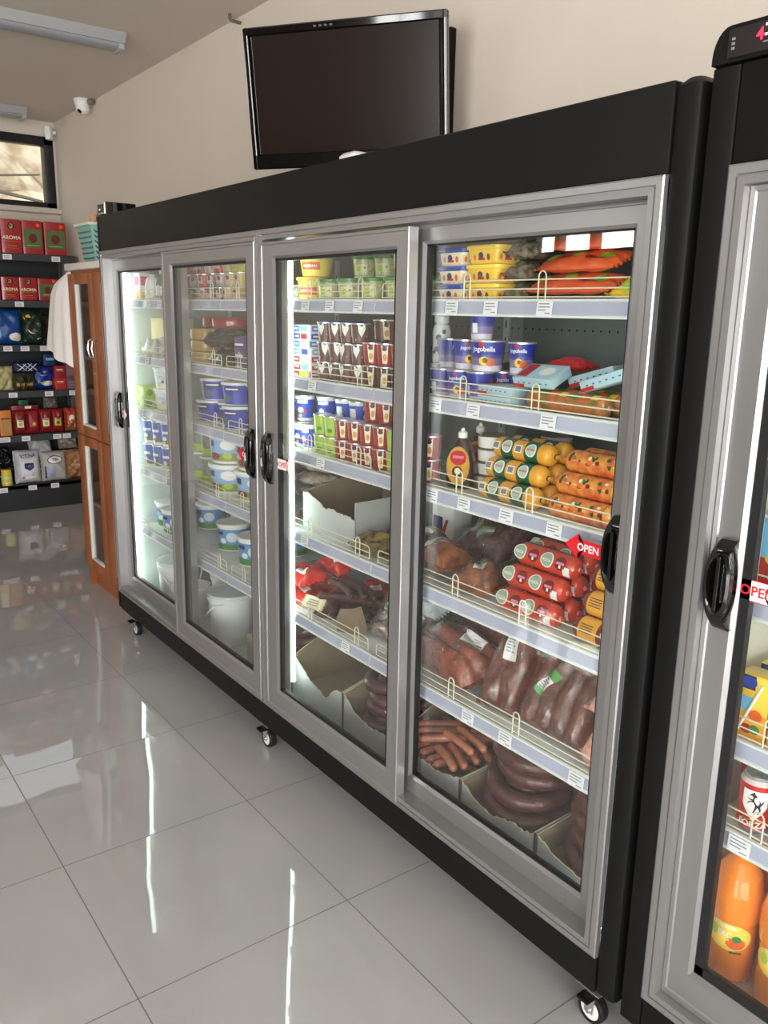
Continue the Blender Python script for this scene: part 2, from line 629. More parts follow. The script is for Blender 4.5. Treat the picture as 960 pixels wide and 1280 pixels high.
# ceiling lamps (off), security camera, corner sensor, hook
LAMPW = mat('matt_white_lamp_body', (166, 166, 168), 0.5)
LAMPD = mat('milky_lamp_diffuser', (146, 148, 152), 0.4)


def batten(xc, y0, y1, label):
    t = empty('ceiling_lamp', label, 'lamp', (xc, y1, ZC), group=None)
    L_ = y1 - y0
    MB().loft_rr([(-0.075, 0.075, -L_, 0, -0.045), (-0.11, 0.11, -L_, 0, -0.0)], LAMPW, 0.006, 2).build('lamp_body', t)
    MB().surf(lambda u, v: (0.062 * math.cos(PI * u), -L_ + 0.03 + (L_ - 0.06) * v, -0.045 - 0.026 * math.sin(PI * u)), 10, 2, LAMPD).build('diffuser', t)
    b = MB()
    for yy in (-0.03, -L_):
        MB().box(-0.064, 0.064, yy, yy + 0.03, -0.073, -0.04, LAMPW, 0.004).build('end_cap', t)


batten(-0.94, -0.75, 0.5, 'unlit ceiling batten lamp nearer the television')
batten(-3.13, -0.75, 0.545, 'unlit ceiling batten lamp just in front of the high window')

t = empty('security_camera', 'white dome security camera at the wall and ceiling edge above the cabinet', 'camera', (-2.5, 0.78, ZC))
MB().lathe([(0.058, 0), (0.06, -0.012), (0.055, -0.02), (0.05, -0.04)], WHITEP, 24).build('base', t)
MB().tube([(0.05, 0.03, -0.02), (0.085, 0.05, -0.02)], 0.02, mat('grey_plug', (120, 112, 106), 0.5)).build('cable_plug', t)
b = MB()
b.lathe([(0.0, -0.1), (0.025, -0.096), (0.042, -0.08), (0.048, -0.06), (0.047, -0.02)], WHITEP, 24)
b.build('eyeball', t)
TL = Matrix.Translation((0.02, -0.028, -0.082)) @ Matrix.Rotation(2.35, 4, 'X')
MB().lathe([(0.016, -0.002), (0.016, 0.012), (0.012, 0.014), (0.0, 0.014)], GLOSSB, 16, T=TL).build('lens', t)
t = empty('corner_sensor', 'small white motion sensor in the room corner beside the high window', 'sensor', (X0 + 0.074, 0.785, 2.93))
b = MB()
b.loft_rr([(-0.03, 0.03, -0.02, 0.02, -0.045), (-0.036, 0.036, -0.025, 0.025, 0.0), (-0.034, 0.034, -0.022, 0.022, 0.05)], WHITEP, 0.012, 3,
          T=Matrix.Rotation(-0.7, 4, 'Z'))
b.build('housing', t)
MB().box(-0.07, -0.01, -0.01, 0.06, 0.0, 0.03, WHITEP, 0.004).build('bracket', t)
tag(MB().tube([(-0.2, 0.85, 3.0), (-0.2, 0.8, 3.0), (-0.2, 0.79, 3.01), (-0.2, 0.79, 3.03)], 0.008, mat('dull_steel_hook', (110, 100, 92), 0.5, 0.5)).build('wall_hook'),
    'small metal hook at the top of the wall above the television', 'hook')

# television on its swivel arm
t = empty('television', 'large black flat TV on a swivel arm above the long cooler', 'television', (1.332, 0.45, 2.340))
t.rotation_euler = (0, 0, 0)
cy_, sy_ = math.cos(0.605), math.sin(0.605)
tl, rl = 0.162, 0.0
rv = Vector((cy_, sy_, 0)); nv = Vector((sy_, -cy_, 0)); uv = Vector((0, 0, 1)) * math.cos(tl) + nv * math.sin(tl)
nn = rv.cross(uv)
t.matrix_world = Matrix(((rv.x, -nn.x, uv.x, 1.332), (rv.y, -nn.y, uv.y, 0.45), (rv.z, -nn.z, uv.z, 2.340), (0, 0, 0, 1)))
TVB = mat('gloss_black_bezel', (10, 10, 11), 0.12, coat=0.4)
hw, hh = 0.374, 0.232
b = MB()
b.box(-hw, hw, 0.0, 0.03, hh - 0.028, hh, TVB, 0.004).box(-hw, hw, 0.0, 0.03, -hh, -hh + 0.052, TVB, 0.004)
b.box(-hw, -hw + 0.02, 0.0, 0.03, -hh, hh, TVB, 0.004).box(hw - 0.02, hw, 0.0, 0.03, -hh, hh, TVB, 0.004)
b.build('bezel', t)
MB().box(-hw + 0.03, hw - 0.03, 0.008, 0.02, -hh + 0.045, hh - 0.024, mat('dark_lcd_screen', (34, 25, 22), 0.2, spec=0.25)).build('screen', t)
MB().loft_rr([(-hw + .02, hw - .02, -hh + .02, hh - .02, 0.0), (-hw + .07, hw - .07, -hh + .05, hh - .05, -0.03), (-0.25, 0.25, -0.15, 0.15, -0.06)],
             mat('matt_black_shell', (20, 20, 21), 0.5), 0.02, 3, T=Matrix.Translation((0, 0.03, 0)) @ Matrix.Rotation(PI / 2, 4, 'X')).build('back_shell', t)
b = MB()
for k in range(4):
    b.decal(rect2d(-0.10 + k * 0.02, -0.09 + k * 0.02, -0.003, 0.003), lambda u, v: (u, -0.0006, hh - 0.014 + v), mat('bezel_print', (90, 88, 86), 0.5))
b.build('bezel_print', t)
b = MB()
b.tube([(0, 0.085, 0), (0.04, 0.16, 0.02), (0.19, 0.35, 0.05)], 0.016, BLACK)
b.build('swivel_arm', t)
tag(MB().box(1.28, 1.46, 0.82, 0.85, 2.22, 2.6, BLACK, 0.004).build('wall_bracket'), 'black wall bracket plate behind the television', 'bracket')
# ------------------------------------------------------------------ coolers
ZB, ZT = 0.1376, 2.0


def caster(parent, x, y):
    t = bpy.data.objects.new('caster', None)
    COL.objects.link(t)
    t.parent = parent
    t.location = (x, y, 0)
    MB().box(-0.035, 0.035, -0.03, 0.03, 0.098, 0.104, CHROME, 0.002).lathe([(0.02, 0.085), (0.02, 0.1)], CHROME, 16).build('mounting_plate', t)
    b = MB()
    for s in (-1, 1):
        b.prism([(-0.012, 0.03), (0.012, 0.03), (0.016, 0.088), (-0.016, 0.088)], -0.002, 0.002, CHROME,
                T=Matrix.Translation((0, s * 0.016, 0)) @ Matrix.Rotation(PI / 2, 4, 'X'))
    b.tube([(0, -0.022, 0.036), (0, 0.022, 0.036)], 0.006, CHROME, 10)
    b.box(-0.016, 0.016, -0.018, 0.018, 0.084, 0.09, CHROME)
    b.build('fork', t)
    R_ = Matrix.Translation((0, 0, 0.036)) @ Matrix.Rotation(PI / 2, 4, 'X')
    MB().lathe([(0.008, -0.012), (0.026, -0.012), (0.026, 0.012), (0.008, 0.012)], mat('white_wheel_hub', (215, 214, 210), 0.4), 28, T=R_).build('wheel', t)
    MB().lathe([(0.026, -0.013), (0.034, -0.013), (0.036, -0.008), (0.036, 0.008), (0.034, 0.013), (0.026, 0.013), (0.026, -0.013)],
               mat('black_rubber_tyre', (16, 16, 17), 0.6), 28, T=R_, caps=(False, False)).build('tyre', t)
    b = MB()
    b.box(-0.016, 0.016, -0.045, -0.012, 0.074, 0.084, BLACK, 0.002)
    b.build('brake_pedal', t)


HANDLE_BLACK = GLOSSB


def door_handle(parent, x, y, z):
    """almond shaped black pull with a hollow"""
    def ring(s, d):
        out = []
        for i in range(40):
            a = 2 * PI * i / 40
            cx, cz = math.cos(a), math.sin(a)
            wx = 0.027 * s * (1 if abs(cx) < 1e-9 else math.copysign(abs(cx) ** 1.15, cx))
            wz = 0.083 * (s if s > 0.9 else s * 0.96) * math.copysign(abs(cz) ** 0.8, cz)
            out.append((wx, -d, wz))
        return out
    b = MB()
    rings = [ring(1.0, 0.0), ring(1.0, 0.012), ring(0.9, 0.021), ring(0.72, 0.023), ring(0.62, 0.018), ring(0.5, 0.006)]
    v = [p for r in rings for p in r]
    f = [(k * 40 + i, k * 40 + (i + 1) % 40, (k + 1) * 40 + (i + 1) % 40, (k + 1) * 40 + i) for k in range(5) for i in range(40)]
    f.append(tuple(5 * 40 + i for i in range(40)))
    b.add(v, f, HANDLE_BLACK)
    b.box(-0.004, 0.004, -0.0225, -0.004, -0.052, 0.052, HANDLE_BLACK, 0.002)
    return b.build('handle', parent, (x, y, z))


STICK_R = mat('red_sticker', (196, 32, 40), 0.35)
STICK_W = mat('white_sticker', (236, 228, 226), 0.35)


def open_sticker(parent, x, y, z, point_left, white, L=0.105, H=0.045):
    s = -1 if point_left else 1
    pts = [(-s * L * .5, -H * .36), (s * L * .16, -H * .36), (s * L * .16, -H * .62), (s * L * .5, 0), (s * L * .16, H * .62), (s * L * .16, H * .36), (-s * L * .5, H * .36), (-s * L * .42, 0)]
    b = MB()
    fn = lambda u, v: (u, 0.0, v)
    if white:
        b.decal(poly2d(pts), lambda u, v: (u * 1.04, 0.0002, v * 1.1), STICK_R)
        b.decal(poly2d(pts), fn, STICK_W)
        b.decal(shift2d(text2d('OPEN', H * 0.5, 0.02), -s * L * .13, 0), lambda u, v: (u, -0.0004, v), STICK_R)
    else:
        b.decal(poly2d(pts), fn, STICK_R)
        b.decal(shift2d(text2d('OPEN', H * 0.5, 0.02), -s * L * .10, 0), lambda u, v: (u, -0.0004, v), STICK_W)
    o = b.build('open_sticker', parent, (x, y, z), smooth=False)
    o['label'] = ('white arrow sticker reading OPEN in red' if white else 'red arrow sticker reading OPEN in white')
    return o


def sliding_door(parent, x0, x1, z0, z1, y, ls, rs, tr, br, handle, th=0.03, gask=0.008):
    t = bpy.data.objects.new('sliding_door', None)
    COL.objects.link(t)
    t.parent = parent
    t.location = (0, 0, 0)
    y2 = y + th
    b = MB()
    # profiles with a raised outer lip and a bevelled inner edge, mitred at the corners
    gx0, gx1, gz0, gz1 = x0 + ls, x1 - rs, z0 + br, z1 - tr
    lip = 0.006
    O = [(x0, z0), (x1, z0), (x1, z1), (x0, z1)]
    I = [(gx0, gz0), (gx1, gz0), (gx1, gz1), (gx0, gz1)]
    def ringpts(k, dy):
        return [(a + (c - a) * k, dy, b_ + (d - b_) * k) for (a, b_), (c, d) in zip(O, I)]
    rows = [ringpts(0, y2), ringpts(0, y + 0.002), ringpts(0.03, y), ringpts(0.16, y), ringpts(0.2, y + 0.003), ringpts(0.86, y + 0.003), ringpts(1, y + 0.008), ringpts(1, y2)]
    v = [p for r in rows for p in r]
    f = []
    for k in range(len(rows) - 1):
        for i in range(4):
            j = (i + 1) % 4
            f.append((k * 4 + i, k * 4 + j, (k + 1) * 4 + j, (k + 1) * 4 + i))
    k = len(rows) - 1
    for i in range(4):
        j = (i + 1) % 4
        f.append((k * 4 + i, k * 4 + j, j, i))
    b.add(v, f, ALU)
    b.build('door_frame', t, smooth=False)
    g = MB()
    for a in ((gx0, gx0 + gask, gz0, gz1), (gx1 - gask, gx1, gz0, gz1), (gx0, gx1, gz0, gz0 + gask), (gx0, gx1, gz1 - gask, gz1)):
        g.box(a[0], a[1], y + 0.01, y2 - 0.004, a[2], a[3], GASK)
    g.build('gasket', t)
    MB().box(gx0 + 0.001, gx1 - 0.001, y + 0.013, y + 0.017, gz0 + 0.001, gz1 - 0.001, GLASS).build('glass_pane', t)
    hx = x0 + ls * 0.5 if handle == 'l' else x1 - rs * 0.52
    door_handle(t, hx, y + 0.003, 1.145 if gask > 0.015 else 1.133)
    return t, gx0, gx1, y


SHZ = [1.638, 1.39, 1.148, 0.868, 0.572]
_tr = random.Random(11)


def price_tag(parent, x, y, z, w=0.046, h=0.034):
    b = MB()
    T_ = Matrix.Translation((x, y, z)) @ Matrix.Rotation(-0.12, 4, 'X')
    b.box(-w / 2, w / 2, -0.001, 0.0, -h / 2, h / 2, TAGW, T=T_)
    for k, (a, c) in enumerate(((-.4, .3), (-.4, .35), (-.4, .1), (.05, .4))):
        zz = h * (0.28 - 0.2 * k)
        b.add([tuple(T_ @ Vector(p)) for p in ((a * w, -0.0013, zz), (c * w, -0.0013, zz), (c * w, -0.0013, zz + h * .07), (a * w, -0.0013, zz + h * .07))], [(0, 1, 2, 3)], INK)
    return b.build('price_tag', parent, smooth=False)


def shelf(parent, x0, x1, z, yf, yb, tags=(), hoops=(), z_tag=None):
    s = MB().box(x0 + 0.002, x1 - 0.002, yf + 0.004, yb, z - 0.022, z - 0.008, SHELFM, 0.002)
    # pressed ribs across the front lip
    s.box(x0 + 0.002, x1 - 0.002, yf + 0.002, yf + 0.012, z - 0.04, z - 0.003, SHELFM, 0.001)
    o = s.build('shelf', parent)
    # rail, leaning back a little, white lip at top and bottom
    b = MB()
    prof = [(yf + 0.002, z), (yf - 0.004, z - 0.001), (yf - 0.005, z - 0.005), (yf - 0.002, z - 0.007), (yf - 0.006, z - 0.034), (yf - 0.009, z - 0.036), (yf - 0.008, z - 0.041), (yf + 0.001, z - 0.041)]
    n = len(prof)
    v = [(x0 + 0.003, a, c) for a, c in prof] + [(x1 - 0.003, a, c) for a, c in prof]
    for i in range(n):
        j = (i + 1) % n
        b.add([v[i], v[j], v[n + j], v[n + i]], [(0, 1, 2, 3)], RAILM if i == 3 else SHELFM)
    b.add(v[:n], [tuple(range(n))], SHELFM)
    b.add(v[n:], [tuple(reversed(range(n)))], SHELFM)
    b.build('price_rail', o, smooth=False)
    # wire guard
    g = MB()
    r = 0.0017
    yg = yf + 0.006
    a, c = x0 + 0.022, x1 - 0.022
    H_ = 0.042
    loop = [(a + 0.012, yg, z + H_)]
    loop += [(c - 0.012, yg, z + H_), (c - 0.003, yg, z + H_ - 0.003), (c, yg, z + H_ - 0.012), (c, yg, z + 0.002)]
    g.tube([(a, yg, z + 0.002), (a, yg, z + H_ - 0.012), (a + 0.003, yg, z + H_ - 0.003)] + loop, r, WIRE, 6)
    g.tube([(a, yg, z + H_ * 0.52), (c, yg, z + H_ * 0.52)], r, WIRE, 6)
    g.tube([(a, yg, z + 0.004), (c, yg, z + 0.004)], r, WIRE, 6)
    for hx in hoops:
        pts = [(hx - 0.011, yg - 0.003, z + 0.0)] + [(hx - 0.011 * math.cos(PI * k / 8), yg - 0.003, z + 0.047 + 0.013 * math.sin(PI * k / 8)) for k in range(9)] + [(hx + 0.011, yg - 0.003, z)]
        g.tube(pts, r, WIRE, 6)
    g.build('wire_guard', o)
    for tx in tags:
        price_tag(o, tx, yf - 0.0085, (z_tag or z) - 0.022)
    return o


def led(parent, x, y, z0, z1, label=None):
    o = MB().lathe([(0.0, z0), (0.012, z0), (0.012, z1), (0.0, z1)], LEDM, 14).build('led_tube', parent, (x, y, 0))
    return o


# ---------------- long four-door cooler
COOL = empty('display_cooler', 'long black four-door cooler with silver sliding doors, full of dairy and sausages', 'cooler', (0, 0, 0))
W = 3.081
YB = 0.72
b = MB()
b.box(0, 0.0365, 0.0, YB, ZB, ZT, BLACK, 0.008).box(W - 0.0535, W, 0.0, YB, ZB, ZT, BLACK, 0.012)
b.box(0.037, W - 0.054, 0.0, YB, 1.846, ZT - 0.001, BLACK, 0.003).box(0.037, W - 0.054, 0.0, 0.07, ZB, 0.2314, BLACK, 0.003).box(0.037, W - 0.054, 0.07, YB, ZB, 0.152, BLACK)
b.box(0.03, W - 0.05, YB - 0.02, YB - 0.002, 0.2, 1.9, BLACK)
b.box(0.04, W - 0.05, 0.05, YB - 0.02, 0.104, ZB + 0.012, BLACK)
b.build('cabinet_shell', COOL)
b = MB()
b.box(0.0365, 0.06, 0.075, 0.69, 0.153, 1.84, LINER).box(W - 0.075, W - 0.0535, 0.075, 0.69, 0.153, 1.84, LINER)
b.box(0.06, W - 0.075, 0.075, 0.69, 1.815, 1.842, LINER).box(0.06, W - 0.075, 0.075, 0.69, 0.153, 0.165, LINER)
b.box(0.06, W - 0.075, 0.62, 0.69, 0.153, 1.82, mat('grey_back_panel', (128, 134, 133), 0.5))
# slotted uprights and rows of air holes on the back
HOLE = mat('dark_hole', (30, 32, 34), 0.8)
for zz in (1.56, 1.30, 1.28, 1.02, 1.0, 0.76, 0.45):
    for k in range(98):
        xx = 0.1 + k * 0.0295
        b.decal(disc2d(0.0035, 8), lambda u, v: (xx + u, 0.6195, zz + v), HOLE)
for xx in (0.075, 1.046, 2.027, 2.98):
    b.box(xx - 0.012, xx + 0.012, 0.612, 0.62, 0.26, 1.8, LINER)
    for k in range(28):
        b.decal(rect2d(-0.003, 0.003, -0.012, 0.012), lambda u, v: (xx + u, 0.6115, 0.3 + k * 0.053 + v), HOLE)
b.build('inner_liner', COOL)


def outer_frame(parent, x0, x1, z0, z1, y=0.0, w=0.032):
    b = MB()
    O = [(x0, z0), (x1, z0), (x1, z1), (x0, z1)]
    I = [(x0 + w, z0 + w), (x1 - w, z0 + w), (x1 - w, z1 - w), (x0 + w, z1 - w)]
    def rp(k, yy):
        return [(a + (c - a) * k, yy, b_ + (d - b_) * k) for (a, b_), (c, d) in zip(O, I)]
    rows = [rp(0, y + 0.005), rp(0, y - 0.006), rp(.1, y - 0.008), rp(.5, y - 0.008), rp(.53, y - 0.004), rp(.58, y - 0.004), rp(.62, y - 0.008), rp(1, y - 0.007), rp(1, y + 0.075)]
    v = [p for r in rows for p in r]
    f = [(k * 4 + i, k * 4 + (i + 1) % 4, (k + 1) * 4 + (i + 1) % 4, (k + 1) * 4 + i) for k in range(len(rows) - 1) for i in range(4)]
    b.add(v, f, ALU)
    return b.build('outer_frame', parent, smooth=False)


outer_frame(COOL, 0.0365, 1.534, 0.2314, 1.846)
outer_frame(COOL, 1.536, 3.0274, 0.2314, 1.846)
MB().box(1.505, 1.565, 0.06, 0.085, 0.24, 1.84, LINER).build('centre_mullion', COOL)
# front-track doors stand proud, rear-track doors run behind them
d1 = sliding_door(COOL, 0.05, 0.83, 0.25, 1.816, 0.035, 0.068, 0.075, 0.056, 0.072, 'l')
d2 = sliding_door(COOL, 0.757, 1.516, 0.245, 1.812, -0.012, 0.09, 0.068, 0.054, 0.08, 'r')
d3 = sliding_door(COOL, 1.552, 2.312, 0.245, 1.806, -0.012, 0.088, 0.058, 0.05, 0.08, 'l')
d4 = sliding_door(COOL, 2.24, 2.988, 0.25, 1.815, 0.035, 0.075, 0.052, 0.048, 0.068, 'r', gask=0.004)
open_sticker(d1[0], 0.118, 0.033, 1.118, False, True)
open_sticker(d2[0], 1.412, -0.003, 1.115, True, False)
open_sticker(d3[0], 1.69, -0.003, 1.12, False, True)
open_sticker(d4[0], 2.869, 0.046, 1.122, True, False)
SEG = [(0.062, 1.046), (1.046, 2.027), (2.027, 3.005)]
TAGS = {(0, 0): (.35, .47), (0, 1): (1.3, 1.5, 1.66, 1.8, 1.95), (0, 2): (2.36, 2.5, 2.672), (1, 0): (.3, .6), (1, 1): (1.7,), (1, 2): (2.31, 2.455, 2.703),
        (2, 0): (.2, .5), (2, 1): (1.75,), (2, 2): (2.307, 2.435, 2.588, 2.742), (3, 0): (.45,), (3, 1): (1.65,), (4, 1): (1.9,), (4, 2): (2.485, 2.626, 2.86)}
for k, z in enumerate(SHZ):
    for s, (a, c) in enumerate(SEG):
        hp = [a + .13, a + .375, a + .62, a + .9] if s < 2 else [2.155, 2.402, 2.65, 2.9]
        shelf(COOL, a, c, z, 0.10, 0.60, TAGS.get((k, s), ()), hp)
led(COOL, 0.078, 0.088, 0.24, 1.775)
led(COOL, 1.55, 0.098, 0.30, 1.775)
led(COOL, W - 0.092, 0.088, 0.22, 1.775)
for x in (0.085, 1.436, 2.985):
    for y in (0.062, 0.6):
        caster(COOL, x, y)
# controller on top of the far end
ct = MB().box(0.004, 0.1, 0.012, 0.15, ZT + 0.0, ZT + 0.056, GLOSSB, 0.003).build('controller', COOL)
MB().box(0.006, 0.098, 0.006, 0.014, ZT + 0.002, ZT + 0.054, CHROME, 0.003).build('silver_face', ct)
b = MB().box(0.016, 0.086, 0.003, 0.008, ZT + 0.012, ZT + 0.046, mat('dark_display', (38, 32, 34), 0.15))
b.decal(rect2d(-.012, .012, -.004, .004), lambda u, v: (0.045 + u, 0.0025, ZT + 0.024 + v), TAGW)
b.decal(rect2d(-.004, .004, -.008, .008), lambda u, v: (0.074 + u, 0.0025, ZT + 0.03 + v), mat('dull_red_print', (150, 60, 50), .5))
b.build('display', ct)

# ---------------- second cooler, cut by the frame
C2 = empty('display_cooler', 'black drinks cooler at the near end, showing a red temperature digit', 'cooler', (3.098, 0, 0))
W2 = 1.25
b = MB()
b.box(0, 0.05, 0.0, YB, ZB, 2.003, BLACK, 0.004).box(W2 - 0.05, W2, 0.0, YB, ZB, 2.003, BLACK, 0.008)
b.box(0.0515, W2 - 0.0515, 0.0, YB, 1.847, 2.002, BLACK, 0.003).box(0.0515, W2 - 0.0515, 0.0, YB, ZB, 0.226, BLACK, 0.003)
b.box(0.03, W2 - 0.03, YB - 0.02, YB - 0.002, 0.2, 1.9, BLACK).box(0.04, W2 - 0.04, 0.05, YB - 0.02, 0.104, ZB + .01, BLACK)
b.build('cabinet_shell', C2)
LIN2 = mat('warm_white_liner', (226, 220, 204), 0.45)
b = MB()
b.box(0.05, 0.075, 0.075, 0.69, 0.235, 1.84, LIN2).box(W2 - 0.075, W2 - 0.05, 0.075, 0.69, 0.235, 1.84, LIN2)
b.box(0.075, W2 - 0.075, 0.075, 0.69, 1.815, 1.842, LIN2).box(0.075, W2 - 0.075, 0.075, 0.69, 0.233, 0.255, LIN2)
b.box(0.075, W2 - 0.075, 0.62, 0.69, 0.24, 1.82, LIN2)
b.build('inner_liner', C2)
outer_frame(C2, 0.0505, W2 - 0.0505, 0.226, 1.847)
e1 = sliding_door(C2, 0.082, 0.655, 0.258, 1.815, 0.012, 0.062, 0.06, 0.06, 0.085, 'l', gask=0.018)
e2 = sliding_door(C2, 0.6, W2 - 0.082, 0.258, 1.815, 0.045, 0.06, 0.062, 0.06, 0.085, 'r', gask=0.018)
open_sticker(e1[0], 0.188, 0.022, 1.142, False, True, 0.105, 0.05)
for k, z in enumerate((1.59, 1.347, 1.105, 0.822, 0.63)):
    shelf(C2, 0.078, 0.6, z, 0.10, 0.6, ((0.165,) if k == 4 else ()), (0.19, 0.42))
    shelf(C2, 0.6, W2 - 0.078, z, 0.10, 0.6, (), (0.75, 1.0))
led(C2, W2 - 0.09, 0.095, 0.3, 1.775)
led(C2, 0.62, 0.105, 0.3, 1.775)
for x in (0.08, W2 - 0.08):
    for y in (0.062, 0.6):
        caster(C2, x, y)
b = MB()
prof = [(0.0, 2.003), (0.0, 2.012)] + [(0.03 * (1 - math.cos(a)), 2.012 + 0.046 * math.sin(a)) for a in [PI / 2 * k / 6 for k in range(1, 7)]] + \
       [(0.5 - 0.03 * (1 - math.cos(a)), 2.012 + 0.046 * math.sin(a)) for a in [PI / 2 * k / 6 for k in range(6, 0, -1)]] + [(0.5, 2.012), (0.5, 2.003)]
b.prism(prof, -0.2, 0.006, BLACK, T=Matrix.Rotation(PI / 2, 4, 'X'))
h = b.build('controller_hood', C2)
b = MB().box(0.028, 0.2, -0.009, -0.004, 2.008, 2.052, mat('dark_display', (38, 32, 34), 0.15), 0.001)
RED = mat('red_led_digit', (255, 40, 60), 0.4, emit=(255, 30, 60), es=3.0)
b.decal(text2d('4', 0.026, 0.01), lambda u, v: (0.083 + u, -0.0095, 2.034 + v), RED)
for (px_, pz_) in ((.093, 2.045), (.093, 2.031), (.103, 2.046), (.103, 2.034)):
    b.decal(rect2d(-.0022, .0022, -.002, .002), lambda u, v: (px_ + u, -0.0095, pz_ + v), TAGW)
for k in range(3):
    b.decal(rect2d(-.003, .003, -.002, .002), lambda u, v: (0.038 + u, -0.0095, 2.036 - k * 0.007 + v), INK)
b.decal(rect2d(-.008, .008, -.001, .001), lambda u, v: (0.097 + u, -0.0095, 2.021 + v), INK)
b.build('display', h)
tag(MB().box(1.845, 1.925, 0.09, 0.15, ZT, ZT + 0.04, WHITEP, 0.008).build('router_box'), 'small white plastic box lying on top of the long cooler', 'box')
# ------------------------------------------------------------------ product makers
C = {}


def pm(name, rgb, rough=0.35, **k):
    return mat(name, rgb, rough, **k)


P_WHITE = pm('white_print', (232, 230, 226))
P_CREAM = pm('cream_print', (232, 218, 180))
P_RED = pm('red_print', (178, 34, 36))
P_DRED = pm('dark_red_print', (112, 26, 30))
P_ORANGE = pm('orange_print', (226, 96, 34))
P_YEL = pm('yellow_print', (236, 190, 52))
P_GREEN = pm('green_print', (58, 130, 58))
P_DGREEN = pm('dark_green_print', (24, 84, 52))
P_LIME = pm('lime_print', (170, 196, 70))
P_BLUE = pm('blue_print', (40, 66, 160))
P_DBLUE = pm('navy_print', (24, 38, 92))
P_LBLUE = pm('sky_blue_print', (110, 176, 214))
P_PALEB = pm('pale_blue_print', (164, 204, 214))
P_PURPLE = pm('violet_print', (96, 70, 120))
P_BROWN = pm('brown_print', (84, 54, 44))
P_BLACK = pm('black_print', (20, 20, 22))
P_GREY = pm('grey_print_solid', (140, 140, 144))
P_GOLD = pm('gold_foil', (190, 160, 86), 0.3, metal=0.5)
FOIL = pm('silver_foil', (205, 205, 208), 0.28, metal=0.7)
KRAFT = pm('brown_kraft_board', (128, 108, 86), 0.85, noise=0.15, nscale=20)
CARTW = pm('grey_white_board', (178, 178, 175), 0.7, noise=0.05, nscale=10)
TORN = pm('torn_board_edge', (206, 192, 150), 0.9, noise=0.2, nscale=60)
CLEARL = mat('clear_plastic_lid', (236, 238, 238), 0.15, alpha=0.45)
MEAT = pm('smoked_sausage_brown', (122, 60, 42), 0.3, coat=0.6, noise=0.4, nscale=45, rgb2=(72, 32, 24), bump=0.5, bscale=160, det=6)
MEATO = pm('orange_sausage', (152, 76, 52), 0.26, coat=0.9, noise=0.35, nscale=50, rgb2=(112, 48, 30), bump=0.5, bscale=160, det=6)
MEATD = pm('dark_dry_sausage', (92, 44, 36), 0.45, coat=0.05, noise=0.35, nscale=60, rgb2=(40, 22, 18), bump=1.0, bscale=150, det=6)
MEATR = pm('red_brown_sausage', (92, 48, 42), 0.36, coat=0.3, noise=0.3, nscale=35, rgb2=(60, 32, 28), bump=0.5, bscale=160, det=6)
FRANK = pm('pale_frankfurter', (198, 124, 92), 0.32, coat=0.5, noise=0.2, nscale=30, rgb2=(170, 96, 68))
PINKM = pm('pink_meat', (200, 116, 96), 0.25, coat=0.9, noise=0.35, nscale=45, rgb2=(228, 176, 158), bump=0.5, bscale=120, det=5)


def cyl(rb, rt, h, a0, zc, eps=0.0007, asp=1.0):
    def fn(u, v):
        z = zc + v
        r = rb + (rt - rb) * z / h + eps
        a = a0 + u / r
        return (r * math.cos(a), r * math.sin(a), z)
    return fn


FACE = -PI / 2 + 0.55     # prints turned a little towards the aisle


def cup(name, cat, rb, rt, h, bands, lid=FOIL, decor=None, seg=24, domed=False, lidname='foil_lid'):
    """tapered cup: bands = [(top z fraction, material)]"""
    def make():
        prof, ms = [(rb * .9, 0), (rb, 0.003)], [bands[0][1]]
        for fr, m in bands:
            z = min(fr * h, h - 0.003)
            prof.append((rb + (rt - rb) * z / h, z))
            ms.append(m)
        prof += [(rt + 0.0015, h - 0.003), (rt + 0.0015, h - 0.0005)]
        ms += [bands[-1][1], lid if lid is not CLEARL else WHITEP]
        b = MB().lathe(prof, ms, seg)
        if decor:
            decor(b, lambda a, z: cyl(rb, rt, h, a, z))
        o = b.build(name)
        o['category'] = cat
        l = MB()
        if domed:
            l.lathe([(rt + 0.003, h - 0.008), (rt + 0.0045, h - 0.007), (rt + 0.0045, h + 0.002), (rt - 0.004, h + 0.004), (rt - 0.008, h + 0.002), (0, h + 0.002)], lid, seg, caps=(False, False))
        else:
            l.lathe([(rt + 0.0015, h - 0.0005), (rt + 0.0015, h + 0.0005), (rt - 0.002, h + 0.001), (0, h + 0.0005)], lid, seg, caps=(False, False))
        l.build(lidname, o)
        return o
    return make


def rtub(name, cat, w, d, h, body, lid, decor=None, lidh=0.012, taper=0.006):
    """rounded rectangular tub with an overhanging lid"""
    def make():
        x, y = w / 2, d / 2
        b = MB().loft_rr([(-x + taper + .004, x - taper - .004, -y + taper + .004, y - taper - .004, 0), (-x + taper, x - taper, -y + taper, y - taper, 0.004),
                          (-x + .002, x - .002, -y + .002, y - .002, h - lidh)], body, 0.014, 4)
        def ff(u, v):
            k = (1 - v / h) * taper
            return (u, -y + 0.0004 + k, v)
        def fr(u, v):
            k = (1 - v / h) * taper
            return (x - 0.0004 - k, u, v)
        if decor:
            decor(b, ff, fr)
        o = b.build(name)
        o['category'] = cat
        MB().loft_rr([(-x, x, -y, y, h - lidh), (-x - .002, x + .002, -y - .002, y + .002, h - lidh + .002), (-x - .002, x + .002, -y - .002, y + .002, h - .002),
                      (-x + .004, x - .004, -y + .004, y - .004, h)], lid, 0.016, 4).build('lid', o)
        return o
    return make


